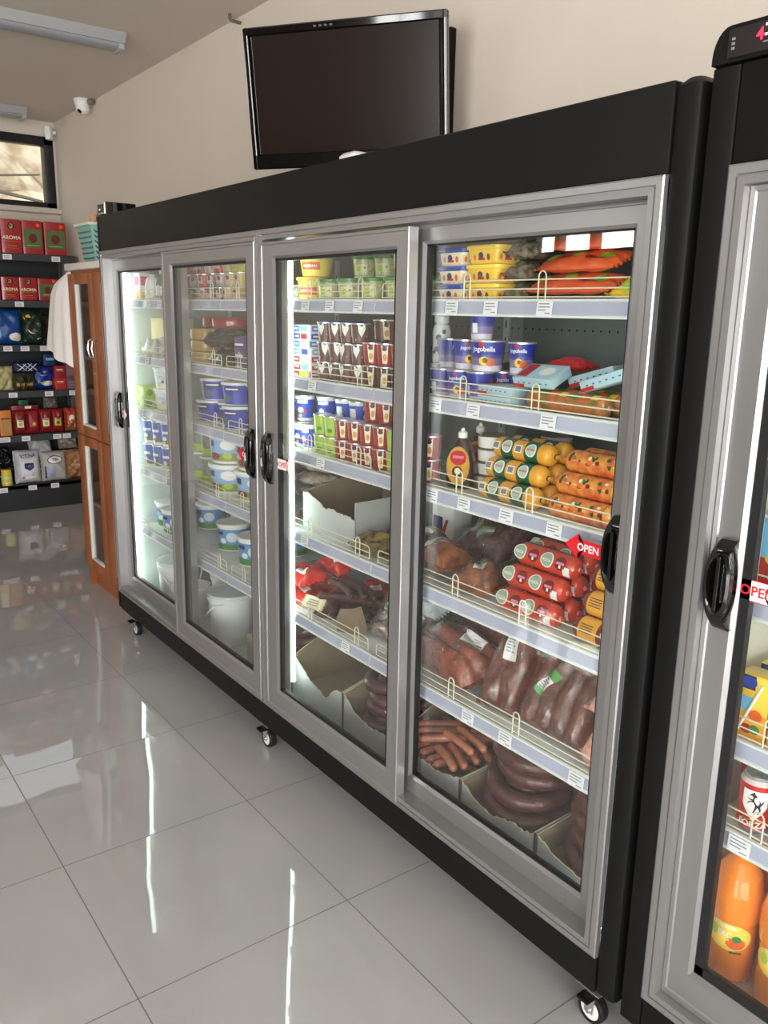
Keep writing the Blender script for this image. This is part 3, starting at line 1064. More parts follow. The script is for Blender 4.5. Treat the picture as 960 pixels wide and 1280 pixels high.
def bucket(name, cat, r, h, body=WHITEP, lid=CLEARL, handle_a=-2.2, label=True, bands=None, decor=None, handle=True):
    def make():
        rb = r * 0.86
        prof, ms = [(rb * .95, 0), (rb, 0.005)], [body]
        for fr, m in (bands or [(0.82, body)]):
            z = fr * h * 0.98
            prof.append((rb + (r - rb) * z / h, z))
            ms.append(m)
        prof += [(r * .985, h * .84), (r * 1.03, h * .845), (r * 1.03, h * .9), (r, h * .91), (r, h - .006)]
        ms += [body] * 5
        b = MB().lathe(prof, ms, 36)
        if decor:
            decor(b, lambda a, z: cyl(rb, r, h, a, z))
        o = b.build(name)
        o['category'] = cat
        MB().lathe([(r + .002, h - .018), (r + .006, h - .016), (r + .006, h - .002), (r + .001, h), (r - .006, h - .004), (r * .4, h - .003), (0, h - .003)], lid, 36, caps=(False, False)).build('lid', o)
        if handle:
            hb = MB()
            a = handle_a
            pts = []
            for k in range(15):
                t = PI * k / 14
                p = Vector((math.cos(a + PI / 2), math.sin(a + PI / 2), 0)) * (r * 1.05 * math.cos(t)) + Vector((math.cos(a), math.sin(a), 0)) * (r * 1.06 * math.sin(t) ** .6 * 1.0 + .004)
                pts.append((p.x, p.y, h * .86 - r * 0.95 * math.sin(t) ** 1.2))
            hb.tube(pts, 0.0035, WHITEP, 8)
            hb.build('handle', o)
        return o
    return make


def sausage(name, cat, L, r, bands, decor=None, clip=FOIL, seg=24):
    """tied sausage along x, resting on z=0; bands=[(end fraction, material)]"""
    def make():
        T_ = Matrix.Translation((0, 0, r)) @ Matrix.Rotation(PI / 2, 4, 'Y')
        b = MB()
        e = r * 0.85
        prof, ms = [(0.0035, -L / 2 - 0.012), (0.0045, -L / 2 - 0.004)], [bands[0][1]]
        for k in range(1, 7):
            a = PI / 2 * k / 6
            prof.append((max(0.0045, r * math.sin(a) ** .8), -L / 2 + e * (1 - math.cos(a))))
            ms.append(bands[0][1])
        for fr, m in bands[:-1]:
            prof.append((r, -L / 2 + L * fr))
            ms.append(m)
        prof.append((r, L / 2 - e))
        ms.append(bands[-1][1])
        for k in range(5, -1, -1):
            a = PI / 2 * k / 6
            prof.append((max(0.0045, r * math.sin(a) ** .8), L / 2 - e * (1 - math.cos(a))))
            ms.append(bands[-1][1])
        prof.append((0.006, L / 2 + 0.012))
        ms.append(bands[-1][1])
        b.lathe(prof, ms, seg, T=T_)
        def on(x0, a0, eps=0.0006):
            def fn(u, v):
                a = a0 + v / r
                rr = r + eps
                return (x0 + u, -rr * math.cos(a), r + rr * math.sin(a))
            return fn
        if decor:
            decor(b, on)
        o = b.build(name)
        o['category'] = cat
        for s in (-1, 1):
            MB().lathe([(0.0058, -0.002), (0.0062, 0), (0.0058, 0.002)], clip, 10, T=Matrix.Translation((s * (L / 2 - .001 + .003), 0, r)) @ Matrix.Rotation(PI / 2, 4, 'Y')).build('end_clip', o)
        return o
    return make


def pillow(name, cat, w, d, t, m, seed=1, ridges=0, rdir='x', ridge_h=0.3, decor=None, film=False, crimp=0.012, lump=0.18, puff=2.6, seal=None, n=26):
    """filled bag lying on z=0: w along x, d along y, t thick, with flat sealed ends and lumps of what is inside"""
    def make():
        rnd_ = random.Random(seed)
        ph = [(rnd_.uniform(0, 6.3), rnd_.uniform(0, 6.3), rnd_.uniform(2, 5), rnd_.uniform(2, 5)) for _ in range(5)]
        def hgt(u, v):
            a, c = abs(2 * u - 1), abs(2 * v - 1)
            e = max(0.0, (1 - a ** puff)) ** .5 * max(0.0, (1 - c ** puff)) ** .5
            q = 1.0
            if ridges:
                s = v if rdir == 'x' else u
                q *= 1 - ridge_h + ridge_h * abs(math.sin(PI * ridges * (s + 0.02 * math.sin(5 * (u if rdir == 'x' else v) + ph[0][0])))) ** .6
            for p in ph:
                q += lump * 0.4 * math.sin(p[0] + p[2] * 3 * u + 1.5 * v) * math.sin(p[1] + p[3] * 3 * v)
            return e * max(0.15, q)
        ph2 = [(rnd_.uniform(0, 6.3), rnd_.uniform(-.012, .012)) for _ in range(6)]
        def wob(u, v):
            dx = sum(k * math.sin(p + 7 * v * (i + 1)) for i, (p, k) in enumerate(ph2[:3])) * w * .6
            dy = sum(k * math.sin(p + 7 * u * (i + 1)) for i, (p, k) in enumerate(ph2[3:])) * d * .6
            return dx, dy
        zc = t * 0.36
        def top(u, v):
            dx, dy = wob(u, v)
            return ((u - .5) * w + dx, (v - .5) * d + dy, zc + hgt(u, v) * t * .64)
        def bot(u, v):
            dx, dy = wob(u, v)
            return ((u - .5) * w + dx, (.5 - v) * d + wob(u, 1 - v)[1], max(0, zc - hgt(u, 1 - v) * t * .42))
        b = MB()
        b.surf(top, n, n, m)
        b.surf(lambda u, v: (top(u, 1 - v)[0], top(u, 1 - v)[1], max(0, zc - hgt(u, 1 - v) * t * .42)), n, n, m)
        sm = seal or m
        if crimp:
            for s in (0, 1):
                def cr(u, v, s=s):
                    x, y, z = top(s, u)
                    k = crimp * v * (1 if s else -1)
                    return (x + k, y, z + 0.004 * v * math.sin(u * 40))
                b.surf(cr, 30, 1, sm)
                def cr2(u, v, s=s):
                    x, y, z = cr(1 - u, v)
                    return (x, y, z - 0.0008)
                b.surf(cr2, 30, 1, sm)
        def on(x0, y0, rot=0.0, eps=0.0012):
            c, s = math.cos(rot), math.sin(rot)
            def fn(a, e):
                x, y = x0 + a * c - e * s, y0 + a * s + e * c
                u, v = min(1, max(0, x / w + .5)), min(1, max(0, y / d + .5))
                p = top(u, v)
                return (p[0], p[1], p[2] + eps)
            return fn
        if decor:
            decor(b, on)
        o = b.build(name, angle=70)
        o['category'] = cat
        if film:
            f = MB()
            f.surf(lambda u, v: (lambda p: (p[0] * 1.04, p[1] * 1.04, p[2] + 0.004 + 0.003 * math.sin(23 * u + 3 * seed) * math.sin(19 * v)))(top(u, v)), n, n, CLEARF)
            f.build('clear_wrap', o, angle=70)
        return o
    return make


def carton(name, cat, w, d, h, m, decor=None, c=0.0012, flap=None):
    """closed box standing on z=0, centred; decor gets front and right-hand faces"""
    def make():
        b = MB().box(-w / 2, w / 2, -d / 2, d / 2, 0, h, m, c)
        if decor:
            decor(b, lambda u, v: (u, -d / 2 - 0.0006, v), lambda u, v: (w / 2 + 0.0006, u, v), lambda u, v: (u, v, h + 0.0006))
        o = b.build(name)
        o['category'] = cat
        return o
    return make


def open_box(name, cat, w, d, h, front, right=None, left=None, back=None, th=0.004, outer=CARTW, inner=KRAFT, decor=None, pad=0.0):
    """open carton with torn rims: each side a list of heights along the side"""
    def make():
        b = MB()
        if pad:
            b.box(-w / 2 + th, w / 2 - th, -d / 2 + th, d / 2 - th, pad - 0.004, pad, inner)
        def wall(p0, p1, hs, nrm):
            hs = [q + pad for q in hs]
            n_ = len(hs) - 1
            for i in range(n_):
                a = [p0[k] + (p1[k] - p0[k]) * i / n_ for k in (0, 1)]
                c = [p0[k] + (p1[k] - p0[k]) * (i + 1) / n_ for k in (0, 1)]
                ia = [a[k] - nrm[k] * th for k in (0, 1)]
                ic = [c[k] - nrm[k] * th for k in (0, 1)]
                b.add([(*a, 0), (*c, 0), (*c, hs[i + 1]), (*a, hs[i])], [(0, 1, 2, 3)], outer)
                b.add([(*ia, 0), (*ic, 0), (*ic, hs[i + 1]), (*ia, hs[i])], [(3, 2, 1, 0)], inner)
                b.add([(*a, hs[i]), (*c, hs[i + 1]), (*ic, hs[i + 1]), (*ia, hs[i])], [(0, 1, 2, 3)], TORN)
            for e, hh_ in ((p0, hs[0]), (p1, hs[-1])):
                b.add([(*e, 0), (*e, hh_), (e[0] - nrm[0] * th, e[1] - nrm[1] * th, hh_), (e[0] - nrm[0] * th, e[1] - nrm[1] * th, 0)], [(0, 1, 2, 3)], outer)
        X, Y = w / 2, d / 2
        def jag(hs, s):
            r_ = random.Random(s)
            out = []
            for i in range(len(hs) - 1):
                for k in range(4):
                    out.append(hs[i] + (hs[i + 1] - hs[i]) * k / 4 + (r_.uniform(-.004, .004) if k else 0))
            return out + [hs[-1]]
        wall((-X, -Y), (X, -Y), jag(front, 1), (0, -1))
        wall((X, -Y), (X, Y), right or [h, h], (1, 0))
        wall((X, Y), (-X, Y), back or [h, h], (0, 1))
        wall((-X, Y), (-X, -Y), (left or [h, h])[::-1], (-1, 0))
        b.box(-X + th, X - th, -Y + th, Y - th, 0.0005, 0.004, inner)
        if decor:
            decor(b, lambda u, v: (u, -Y - 0.0006, v))
        o = b.build(name, smooth=False)
        o['category'] = cat
        return o
    return make


def link_sausage(name, cat, r, m, pts, seg=12, part=None):
    """bent sausage through pts with rounded, tied ends"""
    def make():
        P = [Vector(p) for p in pts]
        out, rr = [], []
        n_ = 4
        for i in range(len(P) - 1):
            for k in range(n_):
                t = k / n_
                p0, p1, p2, p3 = P[max(i - 1, 0)], P[i], P[i + 1], P[min(i + 2, len(P) - 1)]
                out.append(0.5 * ((2 * p1) + (p2 - p0) * t + (2 * p0 - 5 * p1 + 4 * p2 - p3) * t * t + (3 * p1 - p0 - 3 * p2 + p3) * t ** 3))
        out.append(P[-1])
        d0, d1 = (out[0] - out[1]).normalized(), (out[-1] - out[-2]).normalized()
        head = [(out[0] + d0 * r * k, r * q) for k, q in ((1.35, .16), (1.05, .2), (.95, .42), (.7, .72), (.35, .93))]
        tail = [(out[-1] + d1 * r * k, r * q) for k, q in ((.35, .93), (.7, .72), (.95, .42), (1.05, .2), (1.35, .16))]
        full = [h_[0] for h_ in head] + out + [t_[0] for t_ in tail]
        rad = [h_[1] for h_ in head] + [r] * len(out) + [t_[1] for t_ in tail]
        o = MB().tube(full, rad, m, seg).build(name, angle=60)
        o['category'] = cat
        return o
    return make
# ------------------------------------------------------------------ goods in the long cooler
ORD = ['first', 'second', 'third', 'fourth', 'fifth', 'sixth', 'seventh', 'eighth', 'ninth', 'tenth', 'eleventh', 'twelfth']
SH = ['top shelf', 'second shelf', 'third shelf', 'fourth shelf', 'fifth shelf', 'cooler floor']
Z = [z - 0.0075 for z in SHZ] + [0.2455]
ZFL = 0.1655    # the deck of the cooler; Z[5] is the pad inside the boxes
rg = random.Random(5)


def put(o, x, y, z, label, rx=0, ry=0, rz=0, group=None):
    o.rotation_euler = (rx, ry, rz)
    R_ = o.rotation_euler.to_matrix()
    low = min((R_ @ v.co).z for q in [o] + list(o.children) if q.type == 'MESH' for v in q.data.vertices)
    o.location = (x, y, z - low)
    tag(o, label, group=group)
    return o


def logo_dots(b, fn, specs):
    for (shape, m, x, y) in specs:
        b.decal(shift2d(shape, x, y), fn, m)


# ======== nearest bay (behind the door with the red arrow)
BAY = 'nearest bay'
# -- top shelf
def d_greentub(b, F):
    fn = F(FACE, 0.03)
    b.decal(rect2d(-.022, .022, -.018, .014, 8, 1), fn, pm('pale_salad_label', (206, 210, 150)))
    b.decal(disc2d(.009), lambda u, v: F(FACE, .03)(u - .008, v), P_LIME)
    b.decal(rect2d(-.012, .02, -.016, -.012, 4, 1), F(FACE, .03), P_DGREEN)
    b.decal(disc2d(.004), lambda u, v: F(FACE, .03)(u + .013, v + .004), P_RED)


salad = Proto(cup('salad_tub', 'tub', .034, .04, .066, [(.12, P_CREAM), (1, pm('salad_tub_wall', (198, 196, 150), .25, noise=.2, nscale=60, rgb2=(170, 160, 110)))], P_GREEN, d_greentub, domed=True, lidname='green_lid'), 'green-lidded salad tubs on the top shelf')
for k, x in enumerate((1.69, 1.805, 1.925, 2.045, 2.165)):
    salad(x, .165, Z[0], f'green-lidded salad tub, {ORD[k]} from the bright strip in the front row, top shelf')
for k, (x, y) in enumerate(((1.70, .262), (1.80, .262), (1.905, .262), (2.01, .262))):
    salad(x, y, Z[0], f'green-lidded salad tub in the back row behind the {ORD[k]} front one, top shelf')
for k, (x, y) in enumerate(((1.76, .25), (1.86, .26), (2.055, .185))):
    salad(x, y, Z[0] + .0705, f'green-lidded salad tub on the upper layer, {ORD[k]} from the bright strip, top shelf')


def d_bigyel(b, F):
    b.decal(rect2d(-.035, .035, -.012, .012, 10, 1), F(FACE, .034), P_ORANGE)
    b.decal(rect2d(-.025, .025, -.004, .004, 8, 1), F(FACE, .034), P_WHITE)


Proto(cup('spread_tub', 'tub', .046, .056, .066, [(1, pm('lemon_tub', (238, 214, 96), .3))], P_GREEN, d_bigyel, seg=32, domed=True, lidname='green_lid'))(1.545, .205, Z[0] + .0797, 'wide yellow tub with green lid on top of a smaller yellow tub')
Proto(cup('spread_tub', 'tub', .044, .05, .075, [(1, pm('lemon_tub', (238, 214, 96), .3))], P_YEL, d_bigyel, seg=32, domed=True, lidname='yellow_lid'))(1.545, .19, Z[0], 'yellow tub with yellow lid standing directly on the top shelf by the bright strip')


def d_pack(b, on):
    b.decal(disc2d(.018), on(0, 0), P_RED)


pillow('cheese_packet', 'packet', .09, .07, .055, P_WHITE, 4, decor=d_pack)().location = (1.44, .2, Z[0])
tag(bpy.data.objects['cheese_packet'], 'white packet with red print beside the yellow tubs, top shelf')


def d_marg(blue):
    bg = P_CREAM if blue else P_YEL

    def dec(b, ff, fr):
        for fn in (ff, fr):
            b.decal(rect2d(-.036, .036, .006, .026), fn, bg)
            b.decal(shift2d(disc2d(.009, ry=.008), -.004, .02), lambda u, v: tuple(a + e for a, e in zip(fn(u, v), (0, -.0003, 0) if fn is ff else (.0003, 0, 0))), P_DBLUE)
            b.decal(shift2d(rect2d(-.012, .012, -.003, .003), -.002, .012), lambda u, v: tuple(a + e for a, e in zip(fn(u, v), (0, -.0003, 0) if fn is ff else (.0003, 0, 0))), P_RED)
            b.decal(shift2d(disc2d(.006, ry=.008), .022, .016), lambda u, v: tuple(a + e for a, e in zip(fn(u, v), (0, -.0003, 0) if fn is ff else (.0003, 0, 0))), P_BROWN if not blue else P_ORANGE)
            b.decal(shift2d(disc2d(.005, ry=.007), -.026, .016), lambda u, v: tuple(a + e for a, e in zip(fn(u, v), (0, -.0003, 0) if fn is ff else (.0003, 0, 0))), P_ORANGE)
    return dec


mb_ = Proto(rtub('margarine_tub', 'tub', .104, .075, .0445, P_CREAM, P_BLUE, d_marg(True)), 'blue-lidded margarine tubs')
my_ = Proto(rtub('margarine_tub', 'tub', .116, .085, .0455, P_YEL, pm('yellow_lid', (244, 208, 60), .3), d_marg(False)), 'yellow margarine tubs')
LV = ['lowest', 'middle', 'topmost']
for k in range(3):
    mb_(2.302, .168, Z[0] + k * .0445, f'cream margarine tub with blue lid, {LV[k]} of its stack')
    my_(2.418, .172, Z[0] + k * .0455, f'yellow margarine tub with yellow lid, {LV[k]} of its stack')
SILV = pm('silver_brown_wrap', (150, 140, 120), .22, metal=.35, noise=.5, nscale=60, rgb2=(70, 60, 44), bump=.9, bscale=90)
sb = Proto(pillow('foil_packet', 'packet', .085, .09, .042, SILV, 8, lump=.4), 'foil packets beside the yellow tubs')
for k in range(3):
    sb(2.524 + .003 * k, .185, Z[0] + k * .047, f'silver-brown foil packet, {LV[k]} of the pile beside the yellow tubs', rz=.1 * k)
PEAR = pm('orange_pouch', (222, 92, 48), .28, coat=.6, noise=.25, nscale=12, bump=.3, bscale=30)


def d_pear(b, on):
    for k, x in enumerate((-.075, .0, .078)):
        b.decal(disc2d(.019, ry=.013), on(x, -.012 + .004 * (k % 2)), pm('pear_green', (134, 176, 56)))
        b.decal(poly2d([(-.010, .006), (.010, .006), (0, .026)]), on(x, -.012 + .004 * (k % 2)), pm('pear_green', (134, 176, 56)))
    for x in (-.04, .04):
        b.decal(rect2d(-.012, .012, -.005, .005, 3, 1), on(x, -.02), P_DRED)


pe = Proto(pillow('fruit_pouch', 'pouch', .225, .085, .036, PEAR, 21, decor=d_pear, crimp=.006), 'orange pear-print pouches')
pe(2.69, .172, Z[0] + .018, 'orange pear-print pouch at the bottom of the pile, top shelf', rz=.05, rx=.4)
pe(2.70, .185, Z[0] + .062, 'orange pear-print pouch in the middle of the pile, top shelf', rz=-.04, rx=.4)
pe(2.72, .19, Z[0] + .106, 'orange pear-print pouch on top of the pile, top shelf', rz=.06, rx=.4)


def d_yg(b, on):
    b.decal(disc2d(.016), on(-.02, -.03), P_LIME)
    b.decal(disc2d(.012), on(.02, -.03), P_GREEN)


pillow('fruit_pouch', 'pouch', .12, .09, .05, P_YEL, 5, decor=d_yg)().location = (2.872, .175, Z[0])
tag(bpy.data.objects['fruit_pouch.003'], 'yellow and green pouch at the end of the top shelf')
# -- second shelf: drink bottles, fruit yogurts, trays
COW = pm('cow_print_bottle', (226, 226, 220), .35)


def d_cow(b, F):
    r_ = random.Random(2)
    for k in range(9):
        b.decal(disc2d(r_.uniform(.004, .008), 12, r_.uniform(.005, .009)), (lambda a, z: (lambda u, v: F(a, z)(u, v)))(r_.uniform(-2.4, .3), r_.uniform(.02, .085)), P_BLACK)
    b.decal(disc2d(.008), F(FACE, .07), P_DBLUE)


def cow_bottle():
    prof = [(.02, 0), (.025, .004), (.0245, .05), (.026, .085), (.022, .1), (.014, .108), (.014, .112)]
    b = MB().lathe(prof, COW, 24)
    d_cow(b, lambda a, z: cyl(.025, .025, .1, a, z, eps=.0015))
    o = b.build('drink_bottle')
    o['category'] = 'bottle'
    MB().lathe([(.019, .108), (.02, .112), (.02, .126), (.018, .128), (0, .128)], P_WHITE, 20).build('cap', o)
    return o


cb = Proto(cow_bottle, 'cow-print drink bottles')
ct_ = Proto(cup('milk_cup', 'cup', .024, .029, .084, [(.3, P_WHITE), (.7, COW), (1, P_WHITE)], FOIL, d_cow), 'cow-print cups')
for k, (x, y) in enumerate(((2.134, .165), (2.17, .225), (2.134, .29), (2.18, .35))):
    ct_(x, y, Z[1], f'white cow-print cup on the second shelf, {ORD[k]} of four counting from the wire')
cb(2.134, .165, Z[1] + .0855, 'white cow-print drink bottle half hidden by the silver door post')
cb(2.168, .225, Z[1] + .0855, 'white cow-print drink bottle standing beside the blue fruit yogurts')


def d_jog(big):
    def dec(b, F):
        k = 1.35 if big else 1.0
        fn = F(FACE, .043)
        e = lambda q: (lambda u, v: tuple(a * (1 + q) for a in fn(u, v)[:2]) + (fn(u, v)[2],))
        b.decal(shift2d(disc2d(.0055 * k), -.004 * k, .024), fn, P_RED)
        b.decal(shift2d(text2d('Jogobella', .0125 * k, .015), 0, .012), e(.004), P_WHITE)
        b.decal(shift2d(disc2d(.010 * k, ry=.011), .002 * k, -.016), e(.002), P_YEL)
        b.decal(shift2d(disc2d(.009 * k, ry=.010), .014 * k, -.019), e(.003), pm('apricot_print', (206, 96, 40)))
        b.decal(shift2d(rect2d(-.006, .012, -.0025, .0025), .004 * k, -.004), e(.004), P_GREEN)
        b.decal(shift2d(disc2d(.005 * k), .004 * k, -.014), e(.005), P_BROWN)
        fn2 = F(FACE + PI, .03)
        b.decal(rect2d(-.008, .008, -.012, .012, 4, 1), fn2, P_WHITE)
    return dec


JB = [(.06, P_WHITE), (.2, pm('berry_white', (206, 196, 210))), (.45, pm('lilac_band', (120, 106, 148))), (.55, pm('blue_violet_band', (66, 68, 150))), (1, pm('royal_blue_cup', (34, 46, 146)))]
j1 = Proto(cup('fruit_yogurt_cup', 'yogurt', .027, .034, .076, JB, FOIL, d_jog(False), seg=28), 'blue fruit yogurt cups on the second shelf')
j2 = Proto(cup('fruit_yogurt_cup', 'yogurt', .037, .0455, .077, JB, FOIL, d_jog(True), seg=36))
for k, (x, y, rz) in enumerate(((2.248, .165, 2.6), (2.319, .163, 0), (2.392, .168, 2.2))):
    j1(x, y, Z[1], f'blue fruit yogurt cup, {ORD[k]} from the door post in the lower front row', rz=rz)
for k, (x, y) in enumerate(((2.255, .24), (2.33, .238), (2.405, .243), (2.485, .225))):
    j1(x, y, Z[1], f'blue fruit yogurt cup, {ORD[k]} from the door post in the lower back row', rz=.3)
for k, (x, y, rz) in enumerate(((2.229, .205, 1.2), (2.304, .196, .5), (2.5, .205, -.1))):
    j1(x, y, Z[1] + .0774, f'blue fruit yogurt cup, {("farthest", "middle", "nearest")[k]} small one in the upper row', rz=rz)
j2(2.394, .19, Z[1] + .0774, 'large blue fruit yogurt cup in the middle of the upper row', rz=-.02)
j1(2.362, .196, Z[1] + .1553, 'blue fruit yogurt cup standing alone on top of the yogurt stack', rz=2.75)


def d_tray(b, ff, fr, ft):
    for k in range(6):
        b.decal(shift2d(rect2d(-.0025, .0025, -.0015, .0015), -.04 + .016 * k, .0125), ff, P_BLUE)
    b.decal(rect2d(-.0575, -.025, .001, .009), ff, P_RED)
    b.decal(rect2d(-.05, .05, -.03, .03), ft, P_PALEB)
    b.decal(shift2d(disc2d(.02), .02, 0), lambda u, v: ft(u, v)[:2] + (ft(u, v)[2] + .0003,), P_WHITE)
    b.decal(shift2d(rect2d(-.05, -.02, -.03, .03), 0, 0), lambda u, v: ft(u, v)[:2] + (ft(u, v)[2] + .0004,), P_RED)


tr_ = Proto(carton('snack_tray', 'carton', .115, .075, .025, pm('tray_blue', (164, 188, 196), .35), d_tray), 'pale blue flat packs on the second shelf')
def rest(o, z):
    R_ = o.rotation_euler.to_matrix()
    o.location.z = z - min((R_ @ v.co).z for v in o.data.vertices)
    return o


tr_(2.497, .155, Z[1], 'pale blue flat pack lying on the second shelf behind the wire', rz=0.0)
tr_(2.499, .158, Z[1] + .0262, 'pale blue flat pack lying on another flat pack, second shelf', rz=-.02)
rest(tr_(2.612, .165, 0, 'pale blue flat pack tilted forwards just after the last yogurt', rz=.08, rx=.42), Z[1] + .054)
rest(tr_(2.70, .26, 0, 'pale blue flat pack with red end, leaning near the middle of the second shelf', rz=.25, ry=-.3), Z[1] + .054)
rest(tr_(2.80, .185, 0, 'pale blue flat pack leaning at the door handle end of the second shelf', rz=.2, ry=-.34), Z[1] + .054)
put(pillow('red_packet', 'packet', .1, .07, .03, P_RED, 31)(), 2.62, .255, Z[1] + .055, 'red packet lying among the pale blue flat packs')
MULTI = pm('orange_green_wrap', (204, 104, 58), .28, coat=.5, noise=.8, nscale=60, rgb2=(112, 108, 50))


def d_multi(b, on):
    for k in range(7):
        b.decal(rect2d(-.01, .01, -.008, .008, 2, 4), on(-.09 + .03 * k, 1.0), (P_YEL, P_GREEN, P_ORANGE)[k % 3])


lg = Proto(sausage('wrapped_sausage', 'sausage', .235, .0255, [(1, MULTI)], d_multi), 'orange and green wrapped sausages on the second shelf')
lg(2.702, .155, Z[1], 'orange and green wrapped sausage lying directly behind the wire, second shelf')
lg(2.705, .211, Z[1], 'orange and green wrapped sausage in the row behind, under the flat packs')
lg(2.71, .267, Z[1], 'orange and green wrapped sausage farthest back on the second shelf')
rs = Proto(sausage('wrapped_sausage', 'sausage', .115, .024, [(.3, P_RED), (.6, P_DRED), (1, P_RED)]), 'red wrapped sausages on the second shelf')
rs(2.915, .155, Z[1], 'red wrapped sausage at the door handle end of the second shelf, front one')
rs(2.92, .21, Z[1], 'red wrapped sausage at the door handle end of the second shelf, back one')
pillow('dark_packet', 'packet', .13, .1, .09, pm('black_wrap', (34, 30, 32), .2, noise=.3, bump=.5), 9)().location = (2.32, .36, Z[1])
tag(bpy.data.objects['dark_packet'], 'black shiny packet at the back of the second shelf behind the yogurts')
carton('cheese_box', 'carton', .12, .08, .11, pm('dull_cream_card', (190, 180, 150), .6))().location = (2.18, .47, Z[1])
tag(bpy.data.objects['cheese_box'], 'cream card box at the back of the second shelf behind the drink bottles')
# -- third shelf
CHOCO = pm('red_pudding_cup', (150, 30, 34), .35)
CHOCB = pm('brown_pudding_cup', (78, 40, 34), .35)


def d_red(b, F):
    for a in (FACE, FACE - 1.55, FACE + 1.55):
        fn = F(a, .034)
        b.decal(poly2d([(-.011, .026), (.011, .026), (.008, -.026), (-.006, -.026)]), fn, P_CREAM)
        e = (lambda fn: (lambda u, v: tuple(q * 1.006 for q in fn(u, v)[:2]) + (fn(u, v)[2],)))(fn)
        b.decal(shift2d(disc2d(.0075, ry=.006), 0, .016), e, P_DBLUE)
        b.decal(shift2d(disc2d(.006, ry=.010), .001, -.008), e, pm('biscuit_print', (196, 142, 92)))


rc = Proto(cup('pudding_cup', 'pudding', .026, .0325, .0655, [(1, CHOCO)], FOIL, d_red), 'red pudding cups on the third shelf')
rb_ = Proto(cup('pudding_cup', 'pudding', .026, .0325, .0655, [(1, CHOCB)], FOIL, d_red), 'brown pudding cups')
for k in range(2):
    rc(2.207, .165, Z[2] + k * .0665, f'red pudding cup, {("lower", "upper")[k]} of the two beside the squeeze bottle', rz=.2)


def squeeze():
    def sec(z, hx, hy):
        return (-hx, hx, -hy, hy, z)
    m_ = pm('dark_syrup_bottle', (58, 38, 32), .15, coat=.6)
    b = MB().loft_rr([sec(0, .036, .022), sec(.006, .042, .026), sec(.05, .043, .027), sec(.1, .034, .022), sec(.128, .022, .016), sec(.136, .016, .014)], m_, .022, 5)
    def fn(u, v):
        z = .062 + v
        yy = .0265 if z < .05 else .0265 - (z - .05) * .09
        return (u, -yy - .0014, z)
    b.decal(disc2d(.034, 32, .052), fn, P_GOLD)
    e = lambda q: (lambda u, v: (fn(u, v)[0], fn(u, v)[1] - q, fn(u, v)[2]))
    b.decal(disc2d(.031, 32, .049), e(.0004), pm('mustard_label', (206, 152, 52)))
    b.decal(shift2d(disc2d(.024, 24, .02), 0, .022), e(.0008), P_RED)
    b.decal(shift2d(rect2d(-.016, .016, -.004, .004), 0, .024), e(.0012), pm('pink_print', (216, 120, 150)))
    b.decal(shift2d(disc2d(.016, 24, .016), 0, -.016), e(.0008), P_BROWN)
    b.decal(shift2d(disc2d(.009, 16, .009), .001, -.014), e(.0012), P_CREAM)
    o = b.build('squeeze_bottle')
    o['category'] = 'bottle'
    MB().lathe([(.013, .134), (.013, .15), (.006, .155), (.004, .162), (0, .162)], P_WHITE, 18).build('cap', o)
    return o


o = squeeze()
o.location = (2.312, .19, Z[2])
o.rotation_euler = (0, 0, .42)
tag(o, 'dark squeeze bottle with an oval yellow label between red cups and white tubs')
d_ = Proto(squeeze)
q_ = d_(2.258, .305, Z[2], 'dark squeeze bottle behind the one with the yellow label, third shelf', rz=.42)
BLID = pm('brown_film_lid', (110, 82, 62), .2, coat=.7)


def cheese_tub():
    b = MB().lathe([(.034, 0), (.041, .003), (.0435, .031), (.0435, .033)], pm('white_cheese_tub', (226, 222, 214), .3), 32)
    o = b.build('dessert_tub')
    o['category'] = 'tub'
    MB().lathe([(.0435, .033), (.049, .0335), (.049, .0355), (.045, .0362), (0, .036)], BLID, 32, caps=(False, False)).build('film_lid', o)
    return o


wt = Proto(cheese_tub, 'white dessert tubs with brown film lids')
for j, (x, y) in enumerate(((2.358, .262), (2.445, .415))):
    for k in range(4):
        wt(x, y, Z[2] + k * .0365, f'white dessert tub with brown lid, {("lowest", "second", "third", "topmost")[k]} of the {("front", "back")[j]} stack')
SG = pm('green_casing', (34, 92, 58), .25, coat=.7)
SY = pm('yellow_casing', (222, 158, 52), .25, coat=.7)
SO = pm('orange_casing', (206, 84, 44), .22, coat=.8, noise=.5, nscale=38, rgb2=(226, 158, 62), det=5)


def d_gy(b, on):
    for x0 in (-.04, .043):
        b.decal(disc2d(.0175, 20), on(x0, .38), P_WHITE)
        b.decal(disc2d(.014, 20), on(x0, .38, .0006 + .0004), pm('seal_grey', (176, 190, 176)))
        b.decal(text2d('BROJLER', .0062, .02), on(x0, .38, .0006 + .0008), P_RED)
    for x0 in (-.078, .001):
        b.decal(rect2d(-.012, .012, -.01, .01, 1, 5), on(x0, .3), P_WHITE)
        b.decal(rect2d(-.009, .009, -.007, .007, 1, 4), on(x0, .3, .0006 + .0004), pm('barcode_grey', (120, 120, 122)))


def d_or(b, on):
    r_ = random.Random(8)
    for x0 in (-.055, .0, .055):
        for k in range(7):
            b.decal(disc2d(r_.uniform(.003, .008), 9, r_.uniform(.003, .006)), on(x0 + r_.uniform(-.016, .016), .45 + r_.uniform(-.35, .35), .0006 + .0001 * k), (P_DGREEN, P_BROWN, P_GREEN, P_DRED, P_CREAM, P_DGREEN, P_ORANGE)[k])


